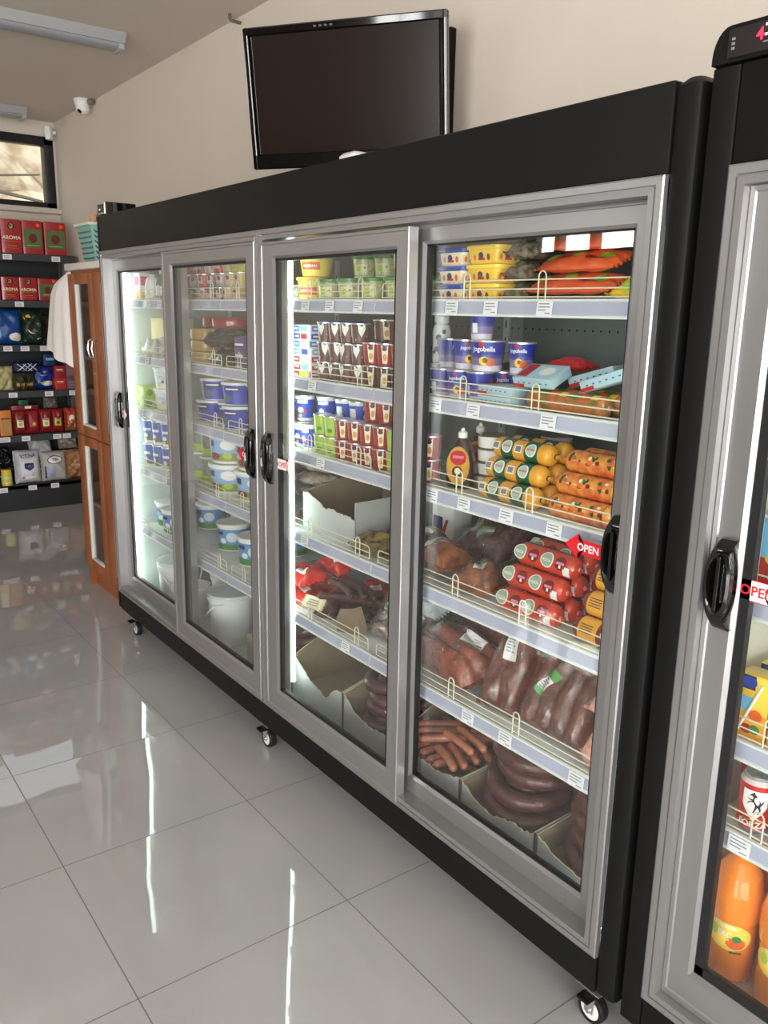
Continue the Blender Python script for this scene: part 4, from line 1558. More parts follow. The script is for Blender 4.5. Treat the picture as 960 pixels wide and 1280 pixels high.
sgy = Proto(sausage('chicken_sausage', 'sausage', .205, .0275, [(.2, SY), (.41, SG), (.6, SY), (.82, SG), (1, SY)], d_gy, clip=P_BLACK), 'green and yellow sausages on the third shelf')
sor = Proto(sausage('pork_sausage', 'sausage', .19, .0275, [(.15, SO), (.9, SO), (1, SO)], d_or), 'orange sausages on the third shelf')
LAY = [(0, (.159, .2165, .274, .3315)), (.0494, (.1878, .2453, .3028)), (.0988, (.2165, .274))]
LN = ['bottom', 'middle', 'top']
for l, (dz, ys) in enumerate(LAY):
    for k, y in enumerate(ys):
        sgy(2.533 - .006 * l + rg.uniform(-.003, .003), y, Z[2] + dz, f'green and yellow sausage, {ORD[k]} from the wire in the {LN[l]} layer', rz=rg.uniform(-.002, .002))
        sor(2.764 - .004 * l + rg.uniform(-.002, .002), y, Z[2] + dz, f'orange patterned sausage, {ORD[k]} from the wire in the {LN[l]} layer', rz=rg.uniform(-.002, .002))
pillow('red_packet', 'packet', .1, .09, .06, P_DRED, 33)().location = (2.915, .17, Z[2])
tag(bpy.data.objects['red_packet.001'], 'dark red packet at the door handle end of the third shelf')
# -- fourth shelf: bagged meats and red salamis
SR = pm('red_orange_casing', (204, 62, 36), .24, coat=.8, noise=.12, nscale=10)
SM = pm('maroon_casing', (116, 30, 32), .25, coat=.7)


def d_rs(b, on):
    for k, x0 in enumerate((-.074, -.028, .018, .062)):
        if k % 2 == 0:
            b.decal(disc2d(.0205, 20), on(x0, .38), P_WHITE)
            b.decal(disc2d(.0175, 20), on(x0, .38, .0006 + .0004), pm('seal_green_grey', (150, 166, 142)))
            b.decal(text2d('PILEĆA', .0085, .02), on(x0, .38, .0006 + .0008), P_WHITE)
        else:
            b.decal(disc2d(.0175, 20), on(x0, .38), SM)
            b.decal(rect2d(-.012, .012, -.003, .003, 1, 1), on(x0, .38, .0006 + .0005), pm('pink_print', (216, 120, 150)))
            b.decal(rect2d(-.003, .003, -.012, -.004, 1, 1), on(x0, .38, .0006 + .0005), P_WHITE)
    b.decal(rect2d(-.011, .011, -.012, .012, 1, 5), on(.082, -.2), P_WHITE)


def d_ym(b, on):
    b.decal(disc2d(.018, 18), on(.01, .4), P_CREAM)
    for k in range(4):
        b.decal(rect2d(-.018, .018, -.0012, .0012), on(-.05, .1 + .2 * k), P_BROWN)


ssr = Proto(sausage('red_salami', 'sausage', .2, .0305, [(.3, SR), (.7, SR), (1, SR)], d_rs), 'red salamis on the fourth shelf')
sym = Proto(sausage('yellow_salami', 'sausage', .2, .0305, [(.13, SM), (.4, SY), (.72, SM), (1, SY)], d_ym), 'yellow and maroon salamis on the fourth shelf')
LAY4 = [(0, (.164, .228, .292, .356)), (.0546, (.196, .26, .324)), (.1092, (.228, .292))]
for l, (dz, ys) in enumerate(LAY4):
    for k, y in enumerate(ys):
        ssr(2.612 + (.006, -.006, .0)[l], y, Z[3] + dz, f'red-orange salami with round seals, {ORD[k]} from the wire in the {LN[l]} layer', rz=rg.uniform(-.002, .002))
        if k < 2:
            sym(2.868 - .004 * l, y, Z[3] + dz, f'yellow and maroon salami, {ORD[k]} from the wire in the {LN[l]} layer', rz=rg.uniform(-.002, .002))
        else:
            ssr(2.868, y, Z[3] + dz, f'red-orange salami behind the yellow ones, {ORD[k]} from the wire in the {LN[l]} layer')


def d_lab(x, y, w, h, rot=0, green=False, seed=0):
    def dec(b, on):
        b.decal(rect2d(-w / 2, w / 2, -h / 2, h / 2, 6, 6), on(x, y, rot), P_WHITE)
        if green:
            b.decal(rect2d(-w / 2, w / 2, h * .18, h / 2, 6, 3), on(x, y, rot, .0018), pm('leaf_green_label', (84, 160, 74)))
            b.decal(rect2d(-w / 2, w / 2, -h / 2, -h * .3, 6, 2), on(x, y, rot, .0018), pm('leaf_green_label', (84, 160, 74)))
        r_ = random.Random(seed)
        for k in range(5):
            yy = h * (.1 - .09 * k)
            b.decal(rect2d(-w * .4, w * r_.uniform(.05, .4), yy, yy + h * .035, 4, 1), on(x, y, rot, .002), INK)
    return dec


BAGM = pm('bagged_brown_ham', (150, 84, 48), .2, coat=1.0, noise=.4, nscale=30, rgb2=(88, 46, 30), bump=.6, bscale=90)
BAGP = pm('bagged_pink_brown_meat', (128, 84, 76), .2, coat=1.0, noise=.5, nscale=34, rgb2=(70, 44, 42), bump=.8, bscale=90)
BAGD = pm('dark_clear_bag', (66, 56, 54), .16, coat=1.0, noise=.5, nscale=30, rgb2=(30, 27, 28), bump=1.0, bscale=70)
BAGG = pm('dark_green_bag', (30, 56, 42), .2, coat=.9, noise=.5, nscale=24, rgb2=(18, 34, 28), bump=.9, bscale=70)
GOLDB = pm('gold_black_wrap', (150, 126, 60), .22, metal=.3, noise=.9, nscale=40, rgb2=(24, 22, 22), bump=1.0, bscale=70)


put(pillow('ham_packet', 'packet', .16, .12, .085, BAGM, 41, decor=d_lab(-.03, -.02, .03, .05, .4))(), 2.265, .2, Z[3], 'brown ham in a shiny bag at the wire on the fourth shelf', rz=-.1)
put(pillow('ham_packet', 'packet', .12, .13, .085, BAGM, 42, film=True, decor=d_lab(.0, -.02, .028, .04, .2))(), 2.405, .2, Z[3], 'brown ham in a clear bag next to the red salamis', rz=.3)
put(pillow('meat_packet', 'packet', .11, .16, .1, BAGP, 43, decor=d_lab(0, 0, .05, .035, .3, True, 3))(), 2.125, .22, Z[3], 'pinkish meat bag with green-edged label near the silver post, fourth shelf', rz=.1)
put(pillow('meat_packet', 'packet', .2, .19, .09, BAGP, 44, film=True, decor=d_lab(0, -.02, .06, .035, .5, True, 4))(), 2.20, .41, Z[3], 'large clear meat bag leaning behind the brown hams on the fourth shelf', rx=.5)
put(pillow('meat_packet', 'packet', .17, .2, .1, BAGD, 45, film=True, decor=d_lab(0, -.03, .05, .045, -.2, False, 5))(), 2.40, .47, Z[3], 'dark meat in a glossy bag leaning behind the nearer brown ham', rx=.5, ry=-.1)
put(pillow('meat_packet', 'packet', .26, .2, .1, BAGD, 46, film=True)(), 2.66, .5, Z[3] + .02, 'dark bag at the back of the fourth shelf above the salamis', rx=.3, ry=.1)
put(pillow('snack_bag', 'bag', .15, .13, .09, GOLDB, 48, lump=.5)(), 2.13, .52, Z[3] + .08, 'gold and black crinkled bag at the back of the fourth shelf', rx=.5)
put(pillow('snack_bag', 'bag', .13, .11, .07, pm('black_foil_wrap', (28, 27, 30), .14, metal=.4, bump=.8, bscale=30), 49, lump=.5)(), 2.27, .5, Z[3] + .09, 'black foil bag catching the light at the back of the fourth shelf', rx=.5, rz=.4)
# -- fifth shelf: vacuum packs of sausage
put(pillow('sausage_packet', 'packet', .31, .17, .13, MEATO, 51, ridges=3, ridge_h=.22, film=True, decor=d_lab(.07, .03, .07, .04, .3, False, 6), puff=3)(), 2.285, .235, Z[4], 'big clear pack of orange-brown sausages at the wire on the fifth shelf', rz=-.16, rx=.25)
put(pillow('sausage_packet', 'packet', .25, .14, .1, MEAT, 52, ridges=3, ridge_h=.22, film=True)(), 2.31, .37, Z[4] + .075, 'clear pack of brown sausages lying behind the big orange-brown one', rz=-.1, rx=.3)
put(pillow('sausage_packet', 'packet', .125, .26, .07, MEAT, 53, ridges=2, rdir='y', ridge_h=.25, film=True, decor=d_lab(0, .05, .04, .09, .12, False, 7), puff=4)(), 2.518, .245, Z[4], 'upright clear pack of dark sausages with a long white label', rx=1.05, rz=.1)
put(pillow('sausage_packet', 'packet', .205, .25, .07, MEAT, 54, ridges=4, rdir='y', ridge_h=.5, film=True, decor=d_lab(-.045, -.01, .035, .075, -.45, True, 8), puff=4)(), 2.71, .25, Z[4], 'leaning clear pack of four sausages with a green and white label', rx=.95, rz=.02)
put(pillow('sausage_packet', 'packet', .13, .12, .1, PINKM, 55, film=True, lump=.45)(), 2.905, .18, Z[4], 'pink sliced meat in a round clear pack by the door handle end')
put(pillow('sausage_packet', 'packet', .13, .13, .09, PINKM, 56, film=True, lump=.45)(), 2.91, .2, Z[4] + .1, 'pink meat pack lying on top of the other pink pack', rx=.2)
put(pillow('dark_packet', 'packet', .2, .16, .09, BAGD, 57, film=True)(), 2.62, .42, Z[4] + .05, 'dark glossy packet behind the leaning sausage packs, fifth shelf', rx=.5)
put(pillow('green_packet', 'packet', .24, .15, .1, BAGG, 58, decor=d_lab(-.04, -.02, .05, .03, -.2, False, 9))(), 2.2, .47, Z[4] + .12, 'dark green bag at the back of the fifth shelf, farther one', rx=.4)
put(pillow('green_packet', 'packet', .22, .15, .1, BAGG, 59)(), 2.46, .52, Z[4] + .06, 'dark green bag at the back of the fifth shelf, nearer one', rx=.4)
put(pillow('green_packet', 'packet', .22, .16, .11, BAGG, 60)(), 2.28, .52, Z[4], 'dark green bag lying under the other two green bags')
put(pillow('green_packet', 'packet', .14, .14, .1, BAGG, 61)(), 2.82, .4, Z[4] + .03, 'dark green bag behind the pink meat packs')
put(pillow('frozen_packet', 'packet', .1, .08, .05, pm('frosty_clear_wrap', (190, 196, 200), .2, coat=.8, bump=.8, bscale=40), 62, lump=.4)(), 2.12, .3, Z[4] + .1, 'frosty clear wrapped corner of a packet by the silver post, fifth shelf', rx=.4)
# -- cooler floor: torn boxes of sausages


def d_no(b, fn):
    def stroke(pts):
        for a, c in zip(pts[:-1], pts[1:]):
            dx, dz = c[0] - a[0], c[1] - a[1]
            l = math.hypot(dx, dz) or 1
            nx, nz = -dz / l * .0011, dx / l * .0011
            b.decal(([(a[0] + nx, a[1] + nz), (c[0] + nx, c[1] + nz), (c[0] - nx, c[1] - nz), (a[0] - nx, a[1] - nz)], [(0, 1, 2, 3)]), fn, P_DBLUE)
    ox, oz = .035, .022
    stroke([(ox, oz), (ox + .003, oz + .02), (ox + .012, oz + .003), (ox + .015, oz + .022)])
    stroke([(ox + .024 + .008 * math.cos(t), oz + .011 + .009 * math.sin(t)) for t in [k * PI / 6 for k in range(13)]])


put(open_box('sausage_box', 'box', .335, .36, .16, [.034, .036, .05, .058, .05, .062, .075], right=[.075, .085, .13], left=[.034, .12, .16], decor=d_no, pad=.08)(), 2.25, .315, ZFL,
    'torn grey-white box of frankfurters with handwriting on the front')
put(open_box('sausage_box', 'box', .285, .36, .15, [.075, .05, .035, .03, .04, .052, .045, .066], right=[.066, .075, .12], left=[.075, .08, .13], pad=.08)(), 2.566, .315, ZFL, 'torn box of dark sausages in the middle of the cooler floor, nearest bay')
put(open_box('sausage_box', 'box', .285, .36, .15, [.066, .04, .03, .024, .03, .03, .03], right=[.03, .1, .14], left=[.066, .08, .13], pad=.08)(), 2.858, .315, ZFL, 'torn box of dark sausages under the door handle end, with a green label inside')
k = 0
for lay, (yaw0, n_) in enumerate(((.2, 6), (1.35, 6), (-.35, 6), (.95, 5), (-.15, 5))):
    c_, s_ = math.cos(yaw0), math.sin(yaw0)
    for row in range(n_):
        for col in (-1, 1):
            u, v = col * .08 + rg.uniform(-.012, .012), (row - (n_ - 1) / 2) * .042 + rg.uniform(-.003, .003)
            x, y = 2.25 + u * c_ - v * s_, .315 + u * s_ + v * c_
            Lf, bend = rg.uniform(.058, .066), rg.uniform(.002, .009)
            if not (2.085 + Lf * abs(c_) + .02 < x < 2.415 - Lf * abs(c_) - .02 and .14 + Lf * abs(s_) + .022 < y < .49 - Lf * abs(s_) - .02):
                continue
            o = link_sausage('frankfurter', 'sausage', .0125, FRANK, [(-Lf, 0, 0), (-Lf * .4, bend * .7, 0), (Lf * .4, bend * .7, 0), (Lf, 0, 0)])()
            o.location = (x, y, Z[5] + .0145 + .0262 * lay)
            o.rotation_euler = (0, rg.uniform(-.015, .015), yaw0 + rg.uniform(-.05, .05))
            tag(o, 'pale frankfurter lying loose in the torn box with handwriting', group='frankfurters in the torn box')


def loop_pts(rx, ry, z, a0, a1, n=8, dz=.0):
    return [(rx * math.cos(a0 + (a1 - a0) * k / n), ry * math.sin(a0 + (a1 - a0) * k / n), z + dz * k / n) for k in range(n + 1)]


def coils(cx, cy, n, mat_, lbl, grp, r=.021, sx=.1, sy=.12, seed=1, z0=None, gap=.0435):
    r_ = random.Random(seed)
    for k in range(n):
        s = 1 - .05 * (k % 3)
        o = link_sausage('dry_sausage', 'sausage', r * r_.uniform(.95, 1.0), mat_, loop_pts(sx * s, sy * s, 0, -PI / 2 - r_.uniform(1.7, 2.5) + (.5 if k % 2 else 0), -PI / 2 + r_.uniform(1.5, 2.2) + (.5 if k % 2 else 0)), 14)()
        o.location = (cx + r_.uniform(-.014, .014), cy + r_.uniform(-.004, .016), (Z[5] if z0 is None else z0) + r + .022 + gap * k)
        o.rotation_euler = (.16 + r_.uniform(-.05, .05), .03 + r_.uniform(-.06, .06), r_.uniform(-.35, .35))
        tag(o, lbl, group=grp)
        if sx > .075:
            q = link_sausage('dry_sausage', 'sausage', r * .95, mat_, loop_pts(sx * s - r * 2.1, sy * s - r * 2.1, 0, r_.uniform(0, 3), r_.uniform(5.2, 5.8), 7), 12)()
            q.location = o.location
            q.rotation_euler = o.rotation_euler
            tag(q, lbl, group=grp)


coils(2.566, .283, 4, MEATR, 'thick dark red-brown sausage loop heaped in the middle torn box', 'sausage loops in the middle box', seed=4, r=.0255, sx=.107, sy=.118, gap=.057)
coils(2.862, .283, 4, MEATR, 'thick dark red-brown sausage loop in the torn box with the green label', 'sausage loops in the end box', seed=6, r=.0255, sx=.104, sy=.118, gap=.057)
put(pillow('paper_label', 'label', .055, .03, .008, P_WHITE, 71, decor=lambda b, on: b.decal(rect2d(-.02, .02, -.012, .006, 4, 2), on(0, 0), pm('leaf_green_label', (84, 160, 74))))(),
    2.90, .17, Z[5] + .205, 'green and white paper label lying on the dark sausages', rx=.6, rz=-.3)
# ======== second bay (bright light strip at its far side)
def d_flat(c1, c2):
    def dec(b, ff, fr, ft):
        for fn in (ff, fr):
            b.decal(rect2d(-.045, -.005, .003, .021), fn, c1)
            b.decal(rect2d(.0, .04, .003, .021), fn, c2)
            b.decal(shift2d(rect2d(-.012, .012, -.003, .003), -.025, .012), lambda u, v: tuple(a + e for a, e in zip(fn(u, v), (.0004, -.0004, 0))), P_WHITE)
    return dec


FLATC = [(P_RED, P_YEL, 'red and yellow'), (P_RED, P_LBLUE, 'red and sky blue'), (P_RED, P_WHITE, 'red and white'), (P_LBLUE, P_BLUE, 'sky blue and blue'),
         (pm('bright_blue', (44, 120, 204)), P_WHITE, 'blue and white'), (P_BLUE, P_RED, 'blue and red'), (pm('bright_blue', (44, 120, 204)), P_LBLUE, 'bright blue')]
for k, (c1, c2, nm) in enumerate(FLATC):
    put(carton('cheese_carton', 'carton', .115, .1, .0245, P_WHITE if k % 3 else P_CREAM, d_flat(c1, c2))(), 1.53 + .006 * (k % 2), .2, Z[1] + .025 * k,
        f'flat {nm} cheese carton, {ORD[k]} from below, front stack', rz=rg.uniform(-.05, .05))
for k, (nm, m_) in enumerate((('white', P_WHITE), ('grey', P_GREY), ('yellow', P_YEL), ('white and blue', P_WHITE), ('pale', P_CREAM), ('navy', P_DBLUE), ('dark blue', P_BLUE))):
    put(carton('cheese_carton', 'carton', .115, .1, .0265, m_, d_flat(P_BLUE, (P_GREY, P_YEL, P_BLUE)[k % 3]))(), 1.535, .315, Z[1] + .027 * k,
        f'flat {nm} cheese carton, {ORD[k]} from below, back stack', rz=rg.uniform(-.05, .05))


def d_choc(b, F):
    for a in (FACE, FACE - 1.6, FACE + 1.6):
        b.decal(poly2d([(-.012, .027), (.01, .027), (.012, .01), (.0, -.014), (-.01, .004)]), F(a, .034), P_WHITE)
    b.decal(poly2d([(-.02, -.018), (.02, -.008), (.02, -.013), (-.02, -.024)]), F(FACE, .034), pm('pink_print', (216, 120, 150)))


ch = Proto(cup('chocolate_dessert_cup', 'dessert', .024, .030, .061, [(1, pm('cocoa_cup', (98, 66, 58), .3))], FOIL, d_choc), 'brown and white dessert cups')
for l in range(3):
    for k in range(4):
        ch(1.668 + .064 * k, .165, Z[1] + .062 * l, f'brown and white dessert cup, {ORD[k]} from the light strip, {LN[l]} row', rz=rg.uniform(-.6, .6))
rc2 = Proto(cup('pudding_cup', 'pudding', .026, .032, .0645, [(1, CHOCO)], FOIL, d_red), 'red pudding cups in the second bay')
bc2 = Proto(cup('pudding_cup', 'pudding', .026, .032, .0645, [(1, CHOCB)], FOIL, d_red), 'brown pudding cups in the second bay')
for k in range(3):
    bc2(1.928 + .069 * k, .165, Z[1], f'brown pudding cup, {ORD[k]} in the bottom row beside the dessert cups', rz=.1)
    rc2(1.928 + .069 * k, .165, Z[1] + .0664, f'red pudding cup, {ORD[k]} in the middle row beside the dessert cups', rz=.1)
    (bc2)(1.932 + .069 * k, .2, Z[1] + .1328, f'brown pudding cup, {ORD[k]} in the top row above the red ones', rz=.6)
for k in range(3):
    bc2(1.928 + .069 * k, .235, Z[1], f'brown pudding cup, {ORD[k]} in the bottom back row, second shelf', rz=.4)
    rc2(1.928 + .069 * k, .235, Z[1] + .0664, f'red pudding cup, {ORD[k]} in the middle back row, second shelf', rz=.4)
# third shelf


def d_byog(b, F):
    fn = F(FACE, .045)
    b.decal(shift2d(rect2d(-.02, .02, -.006, .006, 5, 1), 0, .022), fn, P_WHITE)
    b.decal(shift2d(disc2d(.011, 16, .010), -.006, -.006), fn, P_WHITE)
    b.decal(shift2d(disc2d(.007, 14), .012, -.012), fn, P_RED)
    b.decal(shift2d(disc2d(.008, 14, .006), -.008, -.026), fn, P_YEL)
    fn2 = F(FACE - 1.7, .045)
    b.decal(rect2d(-.012, .012, -.015, .02, 4, 1), fn2, P_WHITE)


by = Proto(cup('yogurt_cup', 'yogurt', .028, .0355, .088, [(.12, P_WHITE), (.85, pm('vivid_blue_cup', (36, 72, 186))), (1, P_WHITE)], FOIL, d_byog, seg=28), 'vivid blue yogurt cups on the third shelf')
for k, (x, y, z) in enumerate(((1.485, .19, 0), (1.562, .175, 0), (1.50, .27, 0), (1.58, .255, 0), (1.478, .2, .0897), (1.555, .24, .0897))):
    by(x, y, Z[2] + z, f'vivid blue yogurt cup, {ORD[k % 4] + " in the lower layer" if k < 4 else ORD[k - 4] + " in the upper layer"} beside the light strip', rz=rg.uniform(-.5, .5))
gy = Proto(cup('pudding_cup', 'pudding', .026, .031, .0655, [(1, pm('pistachio_cup', (164, 186, 74), .35))], FOIL, lambda b, F: b.decal(rect2d(-.008, .008, -.006, .006, 3, 1), F(FACE, .02), P_GREEN)), 'pistachio green cups')
for l in range(2):
    for k in range(2):
        gy(1.655 + .064 * k, .16, Z[2] + .0674 * l, f'pistachio green cup, {("far", "near")[k]} one in the {("lower", "upper")[l]} row, third shelf')
for l in range(2):
    for k in range(5):
        (rc2 if (k < 4) else gy)(1.785 + .068 * k, .16, Z[2] + .0664 * l + (.0 if k < 4 else 0), f'{"red pudding" if k < 4 else "pale green"} cup, {ORD[k]} after the pistachio cups, {("lower", "upper")[l]} row', rz=.15)
for l in range(2):
    for k in range(3):
        rc2(1.84 + .069 * k, .235, Z[2] + .0664 * l, f'red pudding cup, {ORD[k]} in the {("lower", "upper")[l]} back row, third shelf', rz=.2)
for k in range(3):
    rc2(1.9 + .069 * k, .19, Z[2] + .1335, f'red pudding cup, {ORD[k]} of the three on top of the pile, third shelf', rz=.25)
for k in range(2):
    by(1.66 + .08 * k, .25, Z[2] + .0, f'vivid blue yogurt cup, {ORD[k]} of two behind the pistachio cups', rz=.4)
    by(1.655 + .08 * k, .25, Z[2] + .0897, f'vivid blue yogurt cup on top, {ORD[k]} of the two behind the pistachio cups', rz=1.4)
# fourth shelf: torn carton and packets
put(open_box('torn_carton', 'box', .285, .37, .195, [.135, .13, .115, .095, .1, .092, .09, .086], right=[.142, .142, .142], left=[.135, .16, .165], back=[.165, .165])(), 1.672, .345, Z[3],
    'torn grey-white carton standing open on the fourth shelf', rz=.09)
MAR = pm('maroon_print_wrap', (182, 168, 150), .4, noise=.9, nscale=24, rgb2=(86, 40, 58), det=2)
for k in range(4):
    put(pillow('biscuit_packet', 'packet', .14, .17, .05, MAR, 80 + k)(), 1.46 + .008 * (k % 2), .3, Z[3] + .047 * k, f'pale packet with maroon print, {ORD[k]} from the bottom of the pile beside the carton', rz=rg.uniform(-.15, .15))
put(pillow('dark_packet', 'packet', .22, .12, .06, pm('dark_plum_wrap', (58, 34, 46), .3, noise=.6, nscale=30, bump=.6, bscale=60), 84)(), 1.62, .55, Z[3] + .17, 'dark plum packet at the back above the torn carton', rx=.3)


def d_bl(b, ff, fr, ft):
    b.decal(rect2d(-.05, .0, .0, .08), ff, P_DBLUE)
    b.decal(poly2d([(-.01, .01), (.005, .01), (.03, .075), (.015, .075)]), lambda u, v: ff(u, v)[:1] + (ff(u, v)[1] - .0004,) + ff(u, v)[2:], P_RED)


put(carton('milk_carton', 'carton', .11, .08, .2, P_WHITE, d_bl)(), 1.93, .5, Z[3], 'white, navy and red carton standing behind the torn carton, fourth shelf')
put(pillow('snack_bag', 'bag', .17, .12, .06, GOLDB, 85, lump=.5)(), 1.94, .185, Z[3], 'gold and black bag at the wire beside the torn carton', rz=.1)
put(pillow('snack_bag', 'bag', .15, .12, .07, GOLDB, 86, lump=.5)(), 1.96, .29, Z[3], 'gold and black bag in the row behind, beside the torn carton', rz=-.2)
# fifth shelf: red packets, dry sausage, clear bag
REDP = pm('red_gloss_wrap', (204, 38, 32), .22, coat=.8, noise=.3, nscale=26, bump=.6, bscale=60)
for k, (x, y, z, rx, rz) in enumerate(((1.485, .19, 0, .0, .1), (1.48, .2, .066, .15, -.1), (1.62, .42, .0, .2, .1), (1.61, .43, .09, .3, -.1), (1.465, .34, .0, .2, .05), (1.475, .35, .085, .3, .1), (1.70, .44, .16, .3, .1))):
    put(pillow('red_packet', 'packet', .15, .12, .065, REDP, 90 + k, decor=d_lab(.03, -.02, .04, .03, .5 * k, False, k))(), x, y, Z[4] + z,
        f'glossy red packet, {ORD[k]} counting from the light strip and the wire, fifth shelf', rx=rx, rz=rz)
for lay, (yaw0, n_) in enumerate(((.3, 5), (-.45, 5), (.6, 4), (-.2, 3))):
    c_, s_ = math.cos(yaw0), math.sin(yaw0)
    for row in range(n_):
        v = (row - (n_ - 1) / 2) * .037 + rg.uniform(-.003, .003)
        L_, bnd = rg.uniform(.085, .105), rg.uniform(.006, .014)
        o = link_sausage('dry_sausage', 'sausage', rg.uniform(.0115, .0135), MEATD, [(-L_, -.006, 0), (-L_ * .35, bnd, .0), (L_ * .35, bnd, .0), (L_, -.006, 0)])()
        put(o, 1.715 - v * s_ + rg.uniform(-.01, .01), .245 + v * c_, Z[4] + .0275 * lay, 'dark wrinkled dry sausage in the heap beside the red packets', rz=yaw0 + rg.uniform(-.05, .05), ry=rg.uniform(-.02, .02), group='dry sausages heaped on the fifth shelf')
put(pillow('sausage_bag', 'bag', .2, .16, .06, BAGD, 98, film=True)(), 1.80, .47, Z[4] + .0, 'dark bag of dry sausage behind the heap, fifth shelf', rx=.4)
put(pillow('paper_label', 'label', .07, .045, .006, P_CREAM, 99, decor=lambda b, on: [b.decal(rect2d(-.025, .025, -.012 + .009 * q, -.009 + .009 * q, 4, 1), on(0, 0), INK) for q in range(3)])(), 1.64, .135, Z[4] + .035, 'cream paper label lying against the dry sausages', rx=.9, rz=.3)
b = MB()
b.add([(-.055, 0, 0), (.05, 0, 0), (.06, .006, .03), (.03, .012, .1), (0, .014, .085), (-.05, .01, .075), (-.06, .004, .04)], [(0, 1, 2, 3, 4, 5, 6)], KRAFT)
b.add([(-.055, .003, 0), (.05, .003, 0), (.06, .009, .03), (.03, .015, .1), (0, .017, .085), (-.05, .013, .075), (-.06, .007, .04)], [(6, 5, 4, 3, 2, 1, 0)], KRAFT)
o = b.build('card_scrap', smooth=False)
put(o, 1.845, .15, Z[4], 'torn brown piece of card standing between dry sausages and clear bag', rz=.4)
o['category'] = 'card'


def d_cbag(b, on):
    b.decal(disc2d(.02), on(-.03, .0), P_GREEN)
    b.decal(disc2d(.012), on(-.03, .0, 0, .002), P_WHITE)
    b.decal(rect2d(.06, .085, -.06, .06, 2, 6), on(0, 0), P_GREEN)


CLB = pm('crinkled_clear_bag', (150, 138, 126), .16, coat=1.0, noise=.8, nscale=36, rgb2=(92, 66, 54), bump=1.0, bscale=70)
put(pillow('clear_bag', 'bag', .2, .21, .08, CLB, 101, film=True, lump=.5, decor=d_cbag)(), 1.975, .25, Z[4], 'crinkled clear bag with a green seal leaning at the wire, fifth shelf', rx=.8, rz=.12)
# cooler floor boxes
put(open_box('sausage_box', 'box', .33, .36, .22, [.12, .11, .09, .07, .055, .05, .03, .07, .095, .098], right=[.1, .15, .22], left=[.12, .2, .22], outer=CARTW, pad=.08)(), 1.647, .32, ZFL, 'tall torn carton with brown inside, beside the light strip on the cooler floor')
put(open_box('sausage_box', 'box', .26, .36, .18, [.1, .06, .045, .04, .045, .05], right=[.05, .1, .15], left=[.1, .15, .18], pad=.08)(), 1.95, .32, ZFL, 'torn carton with one thick dark sausage, behind the silver door post')
put(open_box('sausage_box', 'box', .2, .36, .17, [.09, .085, .1, .11, .1], right=[.1, .15, .17], left=[.09, .15, .17], outer=KRAFT, pad=.08)(), 1.375, .32, ZFL, 'brown carton of dark meat half hidden by the light strip')
coils(1.95, .29, 4, MEATR, 'thick dark sausage loop in the carton by the silver post', 'sausage loops in the second bay', sx=.08, seed=9)
coils(1.375, .31, 4, MEATR, 'dark sausage loop in the brown carton behind the light strip', 'sausage loops in the brown carton', sx=.06, sy=.11, seed=12)

# ======== third bay (behind the far pair's front door)
def d_multi2(b, F):
    b.decal(rect2d(-.016, .016, -.015, .012, 5, 1), F(FACE, .03), pm('label_rose', (200, 168, 160)))
    b.decal(disc2d(.008), F(FACE, .034), P_DRED)


TOPC = [('red', P_RED), ('dark', pm('smoky_cup', (92, 84, 86))), ('crimson', pm('crimson_cup', (150, 26, 46))), ('clear grey', pm('grey_cup', (150, 148, 146))), ('dark red', P_DRED), ('pale gold', pm('pale_gold_cup', (198, 172, 110)))]
tp = [Proto(cup('jelly_cup', 'dessert', .027, .033, .052, [(1, m_)], FOIL, d_multi2), f'{nm} jelly cups on the top shelf') for nm, m_ in TOPC]
for l in range(3):
    for k in range(7):
        q = (k + 2 * l + (k // 2)) % 5 if k < 5 else 5
        if l == 2 and k == 6:
            continue
        tp[q](.60 + .079 * k, .165 + .01 * (l % 2), Z[0] + .0535 * l, f'{TOPC[q][0]} jelly cup, {ORD[k]} along the {LN[l]} row of the top shelf', rz=rg.uniform(-.4, .4))
put(carton('gold_pack', 'carton', .08, .08, .045, pm('lemon_pack', (226, 214, 120)), None)(), 1.085, .19, Z[0] + .106, 'small lemon yellow pack on top of the jelly cups', rz=.1)
tag(bpy.data.objects['gold_pack'], None, 'carton')
WAXR = pm('red_wax', (150, 20, 34), .3, coat=.5)
WAXY = pm('yellow_wax', (214, 176, 92), .3, coat=.4)


def wheel(name, r, h, m_, sp=None):
    def make():
        b = MB().lathe([(r - .008, 0), (r - .002, .004), (r, .014), (r, h - .014), (r - .002, h - .004), (r - .01, h)], m_, 36)
        if sp:
            b.decal(disc2d(r * .5, 28), lambda u, v: (u, v, h + .0006), sp)
        o = b.build(name)
        o['category'] = 'cheese'
        return o
    return make


wr = Proto(wheel('wax_cheese', .085, .046, WAXR, P_CREAM), 'red wax cheese wheels')
wy = Proto(wheel('wax_cheese', .062, .046, WAXY, P_CREAM), 'yellow wax cheese wheels')
wq = Proto(wheel('wax_cheese', .06, .046, WAXR, P_CREAM), 'small red wax cheese wheels')
LV4 = ['lowest', 'second lowest', 'third lowest', 'topmost']
for k in range(4):
    wr(.80, .27, Z[1] + .047 * k, f'large red wax cheese wheel, {LV4[k]} of its stack on the second shelf')
    if k < 3:
        wy(.652, .215, Z[1] + .047 * k, f'yellow wax cheese wheel, {LV[k]} of its stack in front of the red wheels')
    wq(.56, .31, Z[1] + .047 * k, f'small red wax cheese wheel, {LV4[k]} of the stack at the far post')
wr(.62, .46, Z[1] + .141, 'large red wax cheese wheel at the back behind the yellow stack')
wr(.62, .46, Z[1], 'large red wax cheese wheel at the back standing on the shelf')
wr(.62, .46, Z[1] + .047, 'large red wax cheese wheel at the back, second from below')
wr(.62, .46, Z[1] + .094, 'large red wax cheese wheel at the back, third from below')
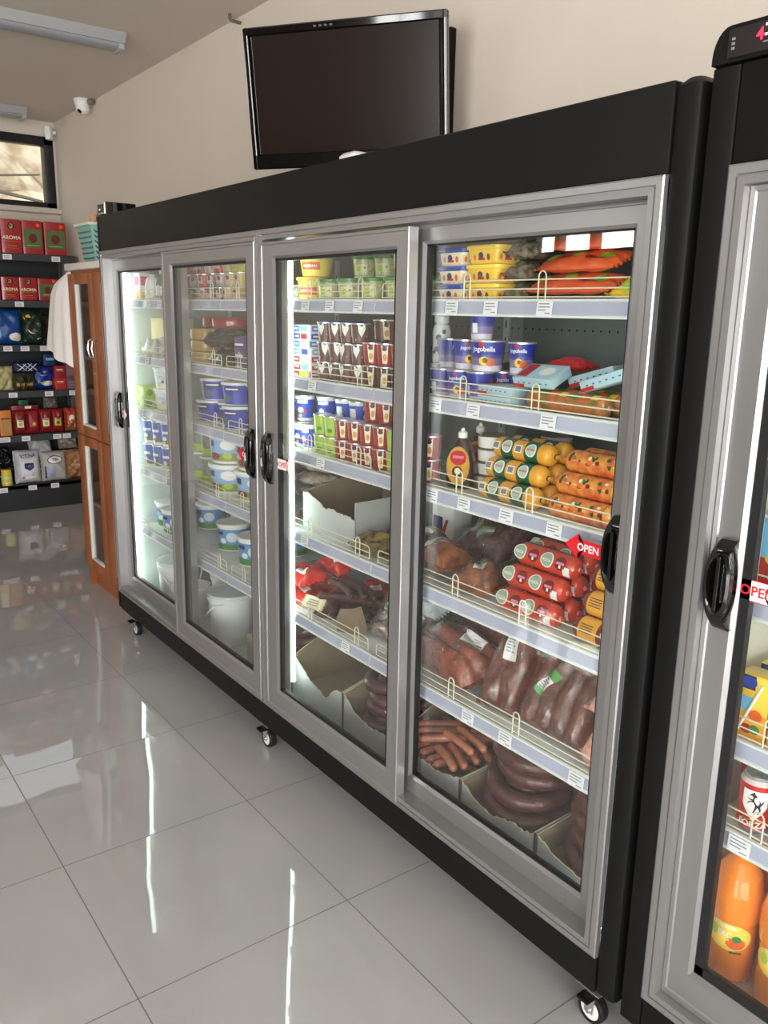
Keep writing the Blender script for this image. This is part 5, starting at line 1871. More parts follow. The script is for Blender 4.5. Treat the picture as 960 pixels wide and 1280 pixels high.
DGB = pm('black_green_wrap', (34, 44, 36), .18, coat=.9, noise=.8, nscale=34, rgb2=(16, 18, 18), bump=1.0, bscale=70)
for k, (x, y, z) in enumerate(((.975, .17, 0), (1.0, .30, 0), (.94, .185, .062))):
    put(pillow('salad_bag', 'bag', .16, .12, .065, DGB, 110 + k, lump=.5, decor=lambda b, on: b.decal(rect2d(-.03, .03, -.012, .012, 5, 3), on(.03, .02), P_GREEN))(), x, y, Z[1] + z, f'dark shiny bag with green print, {LV[k]} of the small heap beside the cheese', rz=.2 * k)
for k in range(3):
    put(carton('violet_carton', 'carton', .07, .1, .04, P_PURPLE, lambda b, ff, fr, ft: [b.decal(rect2d(-.028, .028, .006, .014), q, P_WHITE) for q in (ff,)])(), 1.1, .19, Z[1] + .041 * k, f'violet carton, {LV[k]} of the small stack beside the dark bags', rz=.05 * k)
    bpy.data.objects['violet_carton' if k == 0 else f'violet_carton.{k:03d}']['category'] = 'carton'


def d_bluetub(b, F):
    fn = F(FACE, .045)
    b.decal(shift2d(rect2d(-.035, .035, -.009, .009, 8, 1), 0, .018), fn, P_DBLUE)
    b.decal(shift2d(rect2d(-.028, .028, -.003, .003, 8, 1), 0, .02), lambda u, v: tuple(q * 1.004 for q in fn(u, v)[:2]) + (fn(u, v)[2],), P_WHITE)
    b.decal(shift2d(disc2d(.02, 20, .014), -.02, -.014), fn, pm('dull_green_grey', (84, 104, 112)))
    b.decal(rect2d(-.02, .02, -.03, .03, 6, 1), F(FACE - 1.35, .045), pm('cool_white', (214, 222, 232)))


BLT = pm('deep_blue_tub', (38, 60, 170), .3)
bt = Proto(cup('yogurt_tub', 'tub', .056, .064, .088, [(.06, P_WHITE), (1, BLT)], P_WHITE, d_bluetub, seg=36, domed=True, lidname='white_lid'), 'blue yogurt tubs with white lids')
for k, (x, y, l) in enumerate(((.70, .215, 0), (.965, .205, 0), (.835, .25, 0), (1.1, .25, 0), (.735, .22, 1), (.955, .21, 1), (1.09, .25, 1))):
    bt(x, y, Z[2] + l * .0926, f'blue yogurt tub with white lid, {ORD[k if k < 4 else k - 4]} from the far side, {("lower", "upper")[l]} layer', rz=rg.uniform(-.3, .3))


def d_bigtub(b, F):
    fn = F(FACE, .064)
    up = lambda q: (lambda u, v: tuple(e * (1 + q) for e in fn(u, v)[:2]) + (fn(u, v)[2],))
    b.decal(shift2d(rect2d(-.075, .075, -.05, .045, 18, 1), 0, 0), fn, pm('sky_label', (148, 182, 216)))
    b.decal(shift2d(rect2d(-.05, -.01, -.012, .012, 5, 1), -.02, .02), up(.003), P_DBLUE)
    b.decal(shift2d(disc2d(.034, 24, .02), .035, .015), up(.003), P_WHITE)
    b.decal(shift2d(rect2d(-.075, .075, -.02, .012, 18, 1), 0, -.032), up(.003), pm('olive_label', (142, 148, 66)))
    b.decal(shift2d(disc2d(.028, 20, .014), -.03, -.032), up(.006), P_DRED)
    b.decal(shift2d(disc2d(.02, 20, .012), .03, -.03), up(.006), P_LIME)


bw = Proto(bucket('cheese_tub', 'tub', .09, .125, P_WHITE, P_WHITE, decor=d_bigtub, handle=False), 'large white cheese tubs')
bw(.845, .225, Z[3], 'large white cheese tub with meadow label, lower one of the stack')
bw(.845, .225, Z[3] + .1255, 'large white cheese tub with meadow label, upper one of the stack')
bw(1.05, .24, Z[3], 'large white cheese tub with meadow label behind the door handle, lower one')
bw(1.05, .24, Z[3] + .1255, 'large white cheese tub with meadow label behind the door handle, upper one')
GRT = pm('grey_green_tub', (118, 128, 118), .3, noise=.5, nscale=30, rgb2=(150, 156, 150))
gt = Proto(cup('cream_tub', 'tub', .056, .065, .118, [(.3, P_LIME), (1, GRT)], WHITEP, seg=32, domed=True, lidname='white_lid'), 'grey-green cream tubs')
for k, (x, y) in enumerate(((.645, .25), (.498, .27))):
    for l in range(2):
        gt(x, y, Z[3] + .1205 * l, f'grey-green cream tub, {("lower", "upper")[l]} one of the {("nearer", "farther")[k]} stack on the fourth shelf')


def d_meadow(b, F):
    fn = F(FACE, .06)
    up = lambda q: (lambda u, v: tuple(e * (1 + q) for e in fn(u, v)[:2]) + (fn(u, v)[2],))
    b.decal(shift2d(disc2d(.026, 22, .022), .03, .006), fn, pm('cloud_print', (206, 214, 220)))
    b.decal(shift2d(rect2d(-.02, .02, -.008, .008, 5, 1), -.03, .024), fn, P_DBLUE)
    b.decal(shift2d(disc2d(.016, 18, .012), -.012, -.012), fn, P_WHITE)
    for k in range(7):
        b.decal(shift2d(disc2d(.012, 12, .008), -.06 + .02 * k, -.036), up(.002), P_GREEN)


MDW = [(.06, P_WHITE), (.28, pm('meadow_green_band', (72, 130, 60))), (.84, pm('meadow_sky_band', (92, 142, 190))), (1, P_WHITE)]
mt = Proto(cup('yogurt_bucket', 'tub', .066, .074, .12, MDW, P_WHITE, d_meadow, seg=36, domed=True, lidname='white_lid'), 'blue meadow yogurt tubs')
for k, (x, y, nm) in enumerate(((.70, .3, 'standing alone in the middle of the fifth shelf'), (.96, .27, 'behind the silver stile of the fifth shelf'), (.55, .44, 'at the back of the fifth shelf, farther one'), (.74, .49, 'at the back of the fifth shelf, nearer one'), (.92, .47, 'at the back behind the silver stile'))):
    mt(x, y, Z[4], f'blue and green meadow yogurt tub {nm}')
bk = Proto(bucket('white_bucket', 'bucket', .1, .235, handle_a=-2.3), 'white buckets with clear lids')
bk(.775, .24, ZFL, 'white bucket with clear lid and wire handle, nearest on the cooler floor')
bk(.52, .34, ZFL, 'white bucket with clear lid behind the nearest bucket', rz=.4)
bk(.70, .485, ZFL, 'white bucket with clear lid at the back of the cooler floor', rz=.9)
bk(.99, .42, ZFL, 'white bucket with clear lid behind the silver stile of the cooler floor', rz=.2)
put(carton('card_box', 'carton', .1, .07, .14, pm('dull_cream_card', (190, 180, 150), .6))(), 1.12, .2, ZFL, 'cream card box at the near end of the bucket bay floor')

# ======== farthest bay
def d_pk(b, ff, fr, ft):
    for fn in (ff, fr):
        b.decal(rect2d(-.03, .03, .07, .11), fn, pm('hot_pink', (216, 70, 120)))
        b.decal(rect2d(-.03, .03, .01, .04), fn, P_YEL)


put(carton('dessert_carton', 'carton', .075, .07, .125, P_WHITE, d_pk)(), .115, .165, Z[0], 'pink, white and yellow carton at the far end of the top shelf')


def far_bottle(m_, cap):
    def make():
        b = MB().lathe([(.03, 0), (.037, .005), (.037, .07), (.03, .095), (.016, .115), (.015, .122)], m_, 24)
        b.decal(rect2d(-.022, .022, -.02, .02, 6, 1), cyl(.037, .037, .1, FACE, .045), P_WHITE)
        o = b.build('kefir_bottle')
        o['category'] = 'bottle'
        MB().lathe([(.017, .118), (.018, .12), (.018, .134), (0, .134)], cap, 18).build('cap', o)
        return o
    return make


put(far_bottle(P_WHITE, P_GREEN)(), .198, .175, Z[0], 'white bottle with green cap at the far end of the top shelf')
put(far_bottle(pm('grey_green_bottle', (104, 120, 108)), P_WHITE)(), .285, .19, Z[0], 'grey-green bottle with white cap next to the white bottle')
put(far_bottle(P_DRED, P_WHITE)(), .375, .2, Z[0], 'dark red bottle with white cap next to the grey-green bottle')
put(carton('beige_box', 'carton', .17, .13, .1, pm('beige_board', (196, 176, 134), .6))(), .175, .27, Z[1] + .066, 'beige box resting on white bags at the far end of the second shelf', rz=.1)
tag(bpy.data.objects['beige_box'], None, 'carton')
WB = pm('white_crinkled_bag', (222, 222, 214), .3, coat=.5, noise=.3, nscale=30, bump=.9, bscale=60)
put(pillow('white_bag', 'bag', .2, .16, .06, WB, 120, lump=.5)(), .19, .27, Z[1], 'white crinkled bag under the beige box')
put(pillow('white_bag', 'bag', .16, .1, .075, WB, 121, lump=.5)(), .235, .165, Z[1], 'white crinkled bag at the wire in front of the beige box')
PT = pm('pale_sky_tub', (190, 210, 216), .3)
pt = Proto(cup('cottage_cheese_tub', 'tub', .052, .063, .095, [(.25, P_WHITE), (.8, PT), (1, P_WHITE)], WHITEP, d_byog, seg=32, domed=True, lidname='white_lid'), 'pale tubs in the farthest bay')
pt(.225, .215, Z[2], 'pale sky tub at the far end of the third shelf, lower one')
pt(.225, .215, Z[2] + .098, 'pale sky tub at the far end of the third shelf, upper one')
for k in range(2):
    put(carton('green_pack', 'carton', .095, .08, .05, P_LIME, lambda b, ff, fr, ft: [[b.decal(disc2d(.016, 14), lambda u, v, q=q: q(u - .015, v + .024), P_GREEN), b.decal(disc2d(.009, 12), lambda u, v, q=q: q(u + .022, v + .03), P_WHITE)] for q in (ff, fr)])(), .113, .16, Z[2] + .0505 * k, f'lime green pack at the far post of the third shelf, {("lower", "upper")[k]} one', rz=.1 * k)
    bpy.data.objects['green_pack' if k == 0 else 'green_pack.001']['category'] = 'carton'
mc = Proto(cup('milk_yogurt_cup', 'yogurt', .031, .038, .112, [(.12, P_WHITE), (.34, pm('teal_band', (48, 110, 110))), (.95, pm('mid_blue_band', (44, 84, 170))), (1, P_WHITE)], FOIL, d_byog, seg=24), 'mid blue yogurt cups in the farthest bay')
for l in range(2):
    for k in range(4):
        mc(.118 + .082 * k, .165 + .012 * k, Z[3] + .1135 * l, f'mid blue yogurt cup, {ORD[k]} from the far post, {("lower", "upper")[l]} row', rz=rg.uniform(-.3, .3))
mt(.158, .235, Z[4], 'blue and green meadow yogurt tub nearest the far light strip')
mt(.32, .2, Z[4], 'blue and green meadow yogurt tub second from the far light strip')
mt(.30, .38, Z[4], 'blue and green meadow yogurt tub in the back row by the far light strip')
bk(.21, .24, ZFL, 'white bucket with clear lid beside the far light strip', rz=2.2)
bs = Proto(bucket('white_bucket', 'bucket', .088, .16, handle_a=-2.5), 'small white buckets')
bs(.40, .215, ZFL, 'smaller white bucket with wire handle beside the farthest bucket')

# ======== goods in the drinks cooler
XC = 3.098
Z2 = [z - .0075 for z in (1.59, 1.347, 1.105, 0.822, 0.63)] + [0.2555]


def d_snack(b, ff, fr, ft):
    for fn, w in ((ff, .045), (fr, .03)):
        b.decal(rect2d(-w, w, .075, .15), fn, P_LBLUE)
        b.decal(rect2d(-w, w, .0, .075), fn, P_RED)
        o_ = (0, -.0004, 0) if fn is ff else (.0004, 0, 0)
        q = (lambda fn, o_: (lambda u, v: tuple(a + e for a, e in zip(fn(u, v), o_))))(fn, o_)
        b.decal(shift2d(disc2d(w * .8, 20, .018), 0, .075), q, P_LIME)
        b.decal(shift2d(disc2d(w * .3, 14, .01), -w * .3, .04), q, P_YEL)
        b.decal(shift2d(disc2d(w * .3, 14, .01), w * .4, .025), q, P_ORANGE)


sn = Proto(carton('snack_carton', 'carton', .095, .065, .155, P_WHITE, d_snack), 'sky blue and red cartons in the drinks cooler')
for k in range(3):
    sn(XC + .155 + .11 * k, .17, Z2[2], f'sky blue and red fruit carton, {ORD[k]} from the door edge in the drinks cooler')


def d_juice(b, ff, fr, ft):
    for fn, w in ((ff, .03), (fr, .022)):
        o_ = lambda e, fn=fn: (lambda u, v: tuple(a + q for a, q in zip(fn(u, v), (0, -e, 0) if fn is ff else (e, 0, 0))))
        b.decal(rect2d(-w, w * .1, .1, .128), fn, P_DBLUE)
        b.decal(rect2d(-w, w, .0, .055), fn, pm('mango_print', (240, 168, 40)))
        b.decal(shift2d(disc2d(w * .5, 16, .012), -w * .3, .115), o_(.0003), P_BLUE)
        b.decal(rect2d(-w, 0, .055, .085), o_(.0003), P_LBLUE)
        b.decal(shift2d(disc2d(w * .4, 14, .010), -w * .2, .02), o_(.0005), P_RED)
        b.decal(shift2d(disc2d(w * .35, 14, .010), w * .35, .022), o_(.0006), P_GREEN)
        b.decal(shift2d(disc2d(w * .45, 14, .012), w * .3, .05), o_(.0004), P_ORANGE)
    b.decal(shift2d(text2d('Exo', .017, .01), -.014, .092), lambda u, v: (ff(u, v)[0], ff(u, v)[1] - .0008, ff(u, v)[2]), P_YEL)


def juice():
    b = MB().box(-.031, .031, -.023, .023, 0, .13, pm('yellow_juice_card', (236, 196, 70), .3, coat=.4), .001)
    ff = lambda u, v: (u, -.0236, v)
    fr = lambda u, v: (.0316, u, v)
    d_juice(b, ff, fr, None)
    o = b.build('juice_carton')
    o['category'] = 'carton'
    MB().tube([(.018, -.0262, .115), (-.022, -.0262, .012)], .0026, P_WHITE, 8).build('straw', o)
    return o


jc = Proto(juice, 'juice cartons with straws')
for k in range(5):
    for j in range(2):
        jc(XC + .135 + .068 * k, .15 + .075 * j, Z2[3], f'yellow juice carton with straw, {ORD[k]} from the door edge in the {("front", "back")[j]} row', rz=.05)


def can():
    m_ = pm('red_can', (206, 40, 34), .25, metal=.35)
    b = MB().lathe([(.024, 0), (.029, .004), (.033, .012), (.033, .104), (.029, .113), (.027, .118)], [P_GREY, P_GREY, m_, pm('pale_can_top', (214, 190, 186), .3), P_GREY], 36)
    F = lambda a, z: cyl(.033, .033, .1, a, z)
    fn = F(FACE - .25, .06)
    up = lambda q: (lambda u, v: tuple(e * (1 + q) for e in fn(u, v)[:2]) + (fn(u, v)[2],))
    v_, f_ = rect2d(-.024, .024, -.03, .034, 10, 10)
    v_ = [(a * (1 if c > 0 else max(.02, 1 + c / .031)), c) for a, c in v_]
    b.decal((v_, f_), fn, P_WHITE)
    horse = [(-.002, .031), (.0, .026), (.004, .02), (.008, .012), (.0115, .006), (.0165, .012), (.0175, .010), (.0135, .002), (.0105, -.004), (.0125, -.012), (.009, -.023), (.0068, -.023), (.0092, -.012), (.0055, -.006), (.003, -.013), (.0, -.021), (-.0022, -.021), (.0005, -.011), (.001, -.002),
             (-.003, .005), (-.0095, .0035), (-.0125, -.002), (-.014, -.001), (-.0105, .006), (-.0045, .0085), (-.011, .0095), (-.014, .0135), (-.0125, .0145), (-.010, .012), (-.004, .0125), (-.0035, .017), (-.0055, .0205), (-.0095, .0195), (-.010, .022), (-.005, .0275)]
    n = len(horse)
    horse = [(a * 1.0, c * .85 + .006) for a, c in horse]
    b.add([up(.014)(a, c) for a, c in horse], [tuple(reversed(range(n)))], P_BLACK)
    b.decal(shift2d(text2d('FORZA', .017, .03), 0.0, -.037), up(.01), P_WHITE)
    b.decal(shift2d(rect2d(-.022, .022, -.001, .001, 6, 1), 0, -.028), up(.006), P_GOLD)
    b.decal(shift2d(rect2d(-.018, .018, -.001, .001, 6, 1), 0, -.048), up(.006), pm('pink_print', (216, 120, 150)))
    o = b.build('drink_can')
    o['category'] = 'can'
    MB().lathe([(.027, .118), (.026, .1195), (.0, .1185)], CHROME, 30, caps=(False, False)).tube([(-.006, 0, .1205), (.006, 0, .1205)], .004, CHROME, 8).build('can_end', o)
    return o


cn = Proto(can, 'red horse shield cans')
for k in range(5):
    for j in range(2):
        cn(XC + (.155 if j == 0 else .118) + .074 * k, (.155, .225)[j], Z2[4], f'red drink can with a horse, {ORD[k]} from the door edge, {("front", "back")[j]} row', rz=.1)
ORJ = pm('orange_juice_bottle', (240, 134, 40), .12, coat=.8)


def jbottle():
    prof = [(.028, 0), (.041, .006), (.046, .014), (.0475, .05), (.0455, .09), (.0455, .135), (.049, .15), (.0515, .18), (.0505, .21), (.043, .245), (.026, .272), (.0145, .285), (.0145, .292)]
    b = MB().lathe(prof, ORJ, 40)
    F = lambda a, z: cyl(.0462, .0462, .1, a, z, eps=.0014)
    fn = F(FACE - .4, .115)
    up = lambda q: (lambda u, v: tuple(e * (1 + q) for e in fn(u, v)[:2]) + (fn(u, v)[2],))
    b.decal(disc2d(.05, 30, .032), fn, pm('yellow_green_label', (232, 206, 82), .35))
    b.decal(shift2d(disc2d(.022, 20, .016), -.016, -.01), up(.004), pm('lemon_slice', (250, 214, 90)))
    b.decal(shift2d(disc2d(.02, 20, .014), .018, -.012), up(.004), P_ORANGE)
    b.decal(shift2d(text2d('Fruttella', .0135, .015), -.004, .023), up(.008), P_WHITE)
    b.decal(shift2d(disc2d(.009, 14, .012), -.028, .004), up(.007), P_LIME)
    b.decal(shift2d(disc2d(.009, 14, .008), .02, -.002), up(.008), P_GREEN)
    b.decal(shift2d(text2d('E&C', .016, .015), -.004, .004), up(.011), P_WHITE)
    b.decal(shift2d(rect2d(-.012, .012, -.002, .002, 4, 1), .02, -.034), up(.004), P_DGREEN)
    for k in range(5):
        a = 2 * PI * k / 5
        b.lathe([(.0, 0.0), (.012, .0), (.014, .006), (.008, .012)], ORJ, 10, T=Matrix.Translation((.03 * math.cos(a), .03 * math.sin(a), 0)))
    o = b.build('juice_bottle')
    o['category'] = 'bottle'
    MB().lathe([(.016, .288), (.0165, .29), (.0165, .305), (.015, .307), (0, .307)], P_ORANGE, 24).build('screw_cap', o)
    return o


jb = Proto(jbottle, 'orange juice bottles in the drinks cooler')
for k in range(4):
    for j in range(2):
        jb(XC + (.131 if j == 0 else .17) + .108 * k, (.178, .3)[j], Z2[5], f'orange juice bottle with fruit label, {ORD[k]} from the door edge in the {("front", "back")[j]} row', rz=.1 if j == 0 else .8)
# ------------------------------------------------------------------ grocery shelving on the far wall
GM = mat('charcoal_shelf_metal', (62, 64, 68), 0.5, bump=0.05, bscale=400)
GMD = mat('dark_shelf_metal', (40, 42, 45), 0.55)
GX, GY0, GY1 = -3.0, -1.1, 0.82
GZ = [1.98, 1.635, 1.30, 0.945, 0.60, 0.20]
SHF = empty('grocery_shelving', 'charcoal metal grocery shelving along the far wall under the high window', 'shelving', (-3.2, 0, 0))
SHF.location = (0, 0, 0)
MB().box(-3.43, -3.41, GY0, GY1, 0, 2.02, GMD).build('back_panel', SHF)
for y in (GY0, GY0 + 0.96, GY1 - 0.03):
    MB().box(-3.415, -3.385, y, y + 0.03, 0, 2.02, GM, 0.003).build('upright', SHF)
TG = {0: (.31, .665), 1: (.37,), 2: (.26, .385, .53, .1), 3: (.27, .54, .73), 4: (.19, .34, .58, .655, .13), 5: (.14, .36, .535)}
for k, z in enumerate(GZ):
    if k < 5:
        s = MB().box(-3.41, GX - 0.005, GY0, GY1, z - 0.022, z, GM, 0.002).box(GX - 0.018, GX, GY0, GY1, z - 0.05, z + 0.004, GM, 0.003).build('shelf', SHF)
    else:
        s = MB().box(-3.41, GX, GY0, GY1, z - 0.03, z, GM, 0.003).box(GX - 0.02, GX, GY0, GY1, 0.0, z, GMD, 0.003).build('base_shelf', SHF)
    for y in TG[k]:
        b = MB().box(GX + 0.0005, GX + 0.002, y - 0.032, y + 0.032, z - 0.044, z - 0.006, TAGW)
        for q in range(3):
            b.add([(GX + .0024, y - .024, z - .016 - .008 * q), (GX + .0024, y + .018, z - .016 - .008 * q), (GX + .0024, y + .018, z - .019 - .008 * q), (GX + .0024, y - .024, z - .019 - .008 * q)], [(0, 1, 2, 3)], INK)
        b.build('price_tag', s, smooth=False)


def gput(o, y, z, label, x=None, d=0.1, rz=PI / 2, rx=0.0, cat=None, group=None):
    """stand a thing on the far shelving, its front towards the room"""
    o.rotation_euler = (rx, 0, rz)
    R_ = o.rotation_euler.to_matrix()
    vs = [R_ @ v.co for v in o.data.vertices]
    low, mx = min(v.z for v in vs), max(v.x for v in vs)
    o.location = ((GX - 0.025 if x is None else x) - mx, y, z - low)
    tag(o, label, cat, group)
    return o


COF = pm('red_coffee_pack', (158, 30, 34), .3, coat=.5, noise=.12, nscale=10)


def d_coffee(w, h):
    def dec(b, ff, fr, ft):
        b.decal(shift2d(disc2d(w * .17, 18), 0, h * .8), ff, P_BLACK)
        q = lambda e: (lambda u, v: (ff(u, v)[0], ff(u, v)[1] - e, ff(u, v)[2]))
        b.decal(shift2d(disc2d(w * .1, 14, w * .13), .0, h * .8), q(.0005), P_GOLD)
        b.decal(shift2d(disc2d(w * .055, 12), -.004, h * .82), q(.001), P_BROWN)
        b.decal(shift2d(text2d('AROMA', w * .25, .02), 0, h * .47), q(.0004), P_CREAM)
        b.decal(shift2d(rect2d(-w * .4, w * .4, -.001, .001), 0, h * .36), q(.0004), P_GOLD)
        b.decal(shift2d(rect2d(-w * .22, w * .22, -.002, .002), 0, h * .23), q(.0004), P_GOLD)
        b.decal(shift2d(rect2d(-w * .3, w * .3, -.0015, .0015), 0, h * .16), q(.0004), P_ORANGE)
    return dec


def d_greenlabel(w, h):
    def dec(b, ff, fr, ft):
        q = lambda e: (lambda u, v: (ff(u, v)[0], ff(u, v)[1] - e, ff(u, v)[2]))
        b.decal(rect2d(-w * .42, w * .42, h * .2, h * .74), ff, pm('leaf_label', (82, 106, 64)))
        b.decal(shift2d(disc2d(w * .2, 18, h * .14), .0, h * .48), q(.0005), P_DRED)
        b.decal(shift2d(disc2d(w * .1, 14, h * .07), .01, h * .5), q(.001), P_BROWN)
        b.decal(shift2d(rect2d(-w * .3, w * .3, -.002, .002), 0, h * .27), q(.0005), P_LIME)
        b.decal(shift2d(disc2d(w * .09, 12), w * .28, h * .87), q(.0005), P_ORANGE)
    return dec


for y, w, h, g, lb in ((.358, .148, .25, 0, 'red coffee pack lettered in cream, on the top grocery shelf'), (.512, .15, .25, 1, 'red pack with green label, middle one on the top grocery shelf'),
                       (.68, .165, .25, 1, 'red pack with green label, nearest the wall on the top grocery shelf'), (.205, .148, .25, 0, 'red coffee pack at the far side of the lettered one, top grocery shelf')):
    o = carton('coffee_pack', 'packet', w, .1, h, COF, (d_greenlabel if g else d_coffee)(w, h), .006)()
    gput(o, y, GZ[0] + .001, lb)
for y, w, h, g, lb in ((.32, .125, .178, 0, 'first red coffee pack lettered in cream on the second grocery shelf'), (.452, .13, .178, 0, 'second red coffee pack lettered in cream on the second grocery shelf'),
                       (.60, .15, .175, 1, 'red pack with green label beside the white coat, second grocery shelf'), (.185, .125, .178, 0, 'red coffee pack before the first lettered one, second grocery shelf')):
    o = carton('coffee_pack', 'packet', w, .1, h, COF, (d_greenlabel if g else d_coffee)(w, h), .006)()
    gput(o, y, GZ[1] + .001, lb)


def stand(name, w, h, t, m, seed, decor=None, lump=.25):
    return pillow(name, 'bag', w, h, t, m, seed, decor=decor, lump=lump, crimp=0.004, puff=3.2)()


def d_bluebag(b, on):
    b.decal(disc2d(.045, 16, .03), on(.04, -.07), P_WHITE)
    b.decal(disc2d(.03, 14, .02), on(.055, -.085, 0, .002), P_CREAM)
    b.decal(disc2d(.03, 14, .05), on(-.09, -.05), P_LBLUE)


def d_greenbag(b, on):
    b.decal(poly2d([(-.06, .05), (-.02, .065), (.06, .052), (.03, .04), (-.05, .028)]), on(-.01, .03), P_YEL)
    pts = [(-.055, .03), (-.045, .045), (-.005, .012), (.035, .045), (.05, .03), (.05, -.02), (.0, -.05), (-.05, -.02)]
    n = len(pts)
    b.decal((pts, [tuple(range(n))]), on(-.0, -.06), P_CREAM)


gput(stand('flour_bag', .19, .265, .1, pm('strong_blue_bag', (20, 70, 140), .4, noise=.3, nscale=9, bump=.5, bscale=50), 201, d_bluebag), .29, GZ[2] + .001, 'blue bag with white print on the third grocery shelf', rx=PI / 2)
gput(stand('flour_bag', .16, .265, .1, pm('dark_green_paper', (30, 52, 38), .4, noise=.3, nscale=12, bump=.5, bscale=50), 202, d_greenbag), .445, GZ[2] + .001, 'dark green bag with a yellow stroke and cream shield, third grocery shelf', rx=PI / 2)
gput(stand('flour_bag', .14, .22, .1, pm('dark_brown_paper', (52, 44, 38), .4, noise=.5, nscale=14, bump=.5, bscale=50), 203, lambda b, on: b.decal(rect2d(-.02, .03, -.06, .04, 4, 6), on(-.01, 0), P_CREAM)), .60, GZ[2] + .001, 'dark brown bag half behind the white coat, third grocery shelf', rx=PI / 2)
gput(stand('flour_bag', .17, .26, .1, pm('strong_blue_bag', (20, 70, 140)), 204, d_bluebag), .10, GZ[2] + .001, 'second blue bag with white print, third grocery shelf', rx=PI / 2)
# fourth row
gput(stand('rice_bag', .125, .19, .08, pm('pale_yellow_bag', (196, 184, 130), .35, noise=.3, nscale=16, bump=.5, bscale=60), 205), .235, GZ[3] + .001, 'pale yellow bag on the fourth grocery shelf', rx=PI / 2)
NAVYX = pm('navy_cross_bag', (24, 36, 84), .35, noise=.2)
for k, y in enumerate((.335, .415)):
    gput(stand('spice_bag', .085, .14, .07, pm('dark_olive_bag', (58, 52, 34), .35, noise=.5, nscale=20), 206 + k, lambda b, on: b.decal(rect2d(-.03, .03, -.01, .012, 4, 2), on(0, -.02), P_GOLD)), y, GZ[3] + .001, f'dark olive bag, {ORD[k]} after the pale yellow bag, fourth grocery shelf', rx=PI / 2)


def d_cross(b, on):
    for s in (-1, 1):
        for k in range(3):
            b.decal(shift2d(rect2d(-.045, .045, -.002, .002, 8, 1), -.04 + .04 * k, 0, s * .7), on(0, 0), P_WHITE)


gput(stand('long_bag', .2, .08, .07, NAVYX, 208, d_cross), .375, GZ[3] + .143, 'navy bag with white crossed lines lying on the olive bags', rx=PI / 2)


def d_swoosh(b, on):
    b.decal(disc2d(.045, 18, .02), on(.035, -.045), P_WHITE)
    b.decal(poly2d([(-.06, .0), (-.03, .02), (.0, .005), (.03, .03), (.0, -.012), (-.05, -.012)]), on(-.01, -.045, 0, .002), P_LIME)
    b.decal(rect2d(-.03, .03, -.003, .003, 5, 1), on(0, .02), P_LBLUE)
    b.decal(disc2d(.008, 12), on(.01, .045), P_ORANGE)


gput(stand('sugar_bag', .165, .185, .09, pm('cobalt_bag', (22, 58, 150), .35, noise=.2, nscale=9, bump=.5, bscale=50), 209, d_swoosh), .535, GZ[3] + .001, 'cobalt blue bag with white and lime swoosh, fourth grocery shelf', rx=PI / 2)
for k in range(2):
    gput(carton('red_carton', 'carton', .085, .09, .095, (P_RED, pm('crimson_card', (140, 32, 40)))[k], lambda b, ff, fr, ft: [b.decal(rect2d(-.025, .025, .05, .054), ff, P_ORANGE), b.decal(rect2d(-.03, .02, .06, .068), ff, P_CREAM)])(), .645, GZ[3] + .001 + .096 * k, f'red carton, {("lower", "upper")[k]} of two after the cobalt blue bag')
    gput(carton('violet_box', 'carton', .085, .09, .1, (pm('dusty_violet', (104, 74, 92)), pm('dusty_rose', (124, 70, 84)))[k], lambda b, ff, fr, ft: [b.decal(rect2d(-.032, .032, .012 + .012 * q, .016 + .012 * q), ff, P_GREY) for q in range(5)])(), .735, GZ[3] + .001 + .101 * k, f'dusty violet box, {("lower", "upper")[k]} of two at the end of the fourth grocery shelf')
    bpy.data.objects['red_carton' if k == 0 else 'red_carton.001']['category'] = 'carton'
gput(carton('blue_carton', 'carton', .09, .08, .09, P_DBLUE, lambda b, ff, fr, ft: b.decal(rect2d(-.03, .03, .04, .06), ff, P_LBLUE))(), .58, GZ[3] + .19, 'navy carton standing on the cobalt blue bag', x=-3.06)
# fifth row
gput(carton('juice_powder_box', 'carton', .085, .08, .2, pm('orange_box', (206, 120, 40)), lambda b, ff, fr, ft: [b.decal(rect2d(-.035, .035, .02, .13), ff, pm('tan_print', (176, 132, 84))), b.decal(rect2d(-.035, .035, .13, .14), ff, P_BROWN)])(), .205, GZ[4] + .001, 'orange box on the fifth grocery shelf')
gput(carton('juice_powder_box', 'carton', .06, .08, .19, P_CREAM, lambda b, ff, fr, ft: b.decal(rect2d(-.02, .02, .02, .1), ff, P_YEL))(), .12, GZ[4] + .001, 'cream box before the orange box, fifth grocery shelf')


def d_sachet(c):
    def dec(b, on):
        b.decal(rect2d(-.028, .028, -.06, .025, 4, 6), on(0, 0), P_DRED)
        b.decal(rect2d(-.024, .024, -.04, .02, 4, 6), on(0, 0, 0, .002), c)
        b.decal(disc2d(.014, 14), on(0, -.015, 0, .003), P_LIME if c is not P_LIME else P_RED)
        b.decal(rect2d(-.02, .02, .01, .016, 4, 1), on(0, 0, 0, .003), P_DBLUE)
    return dec


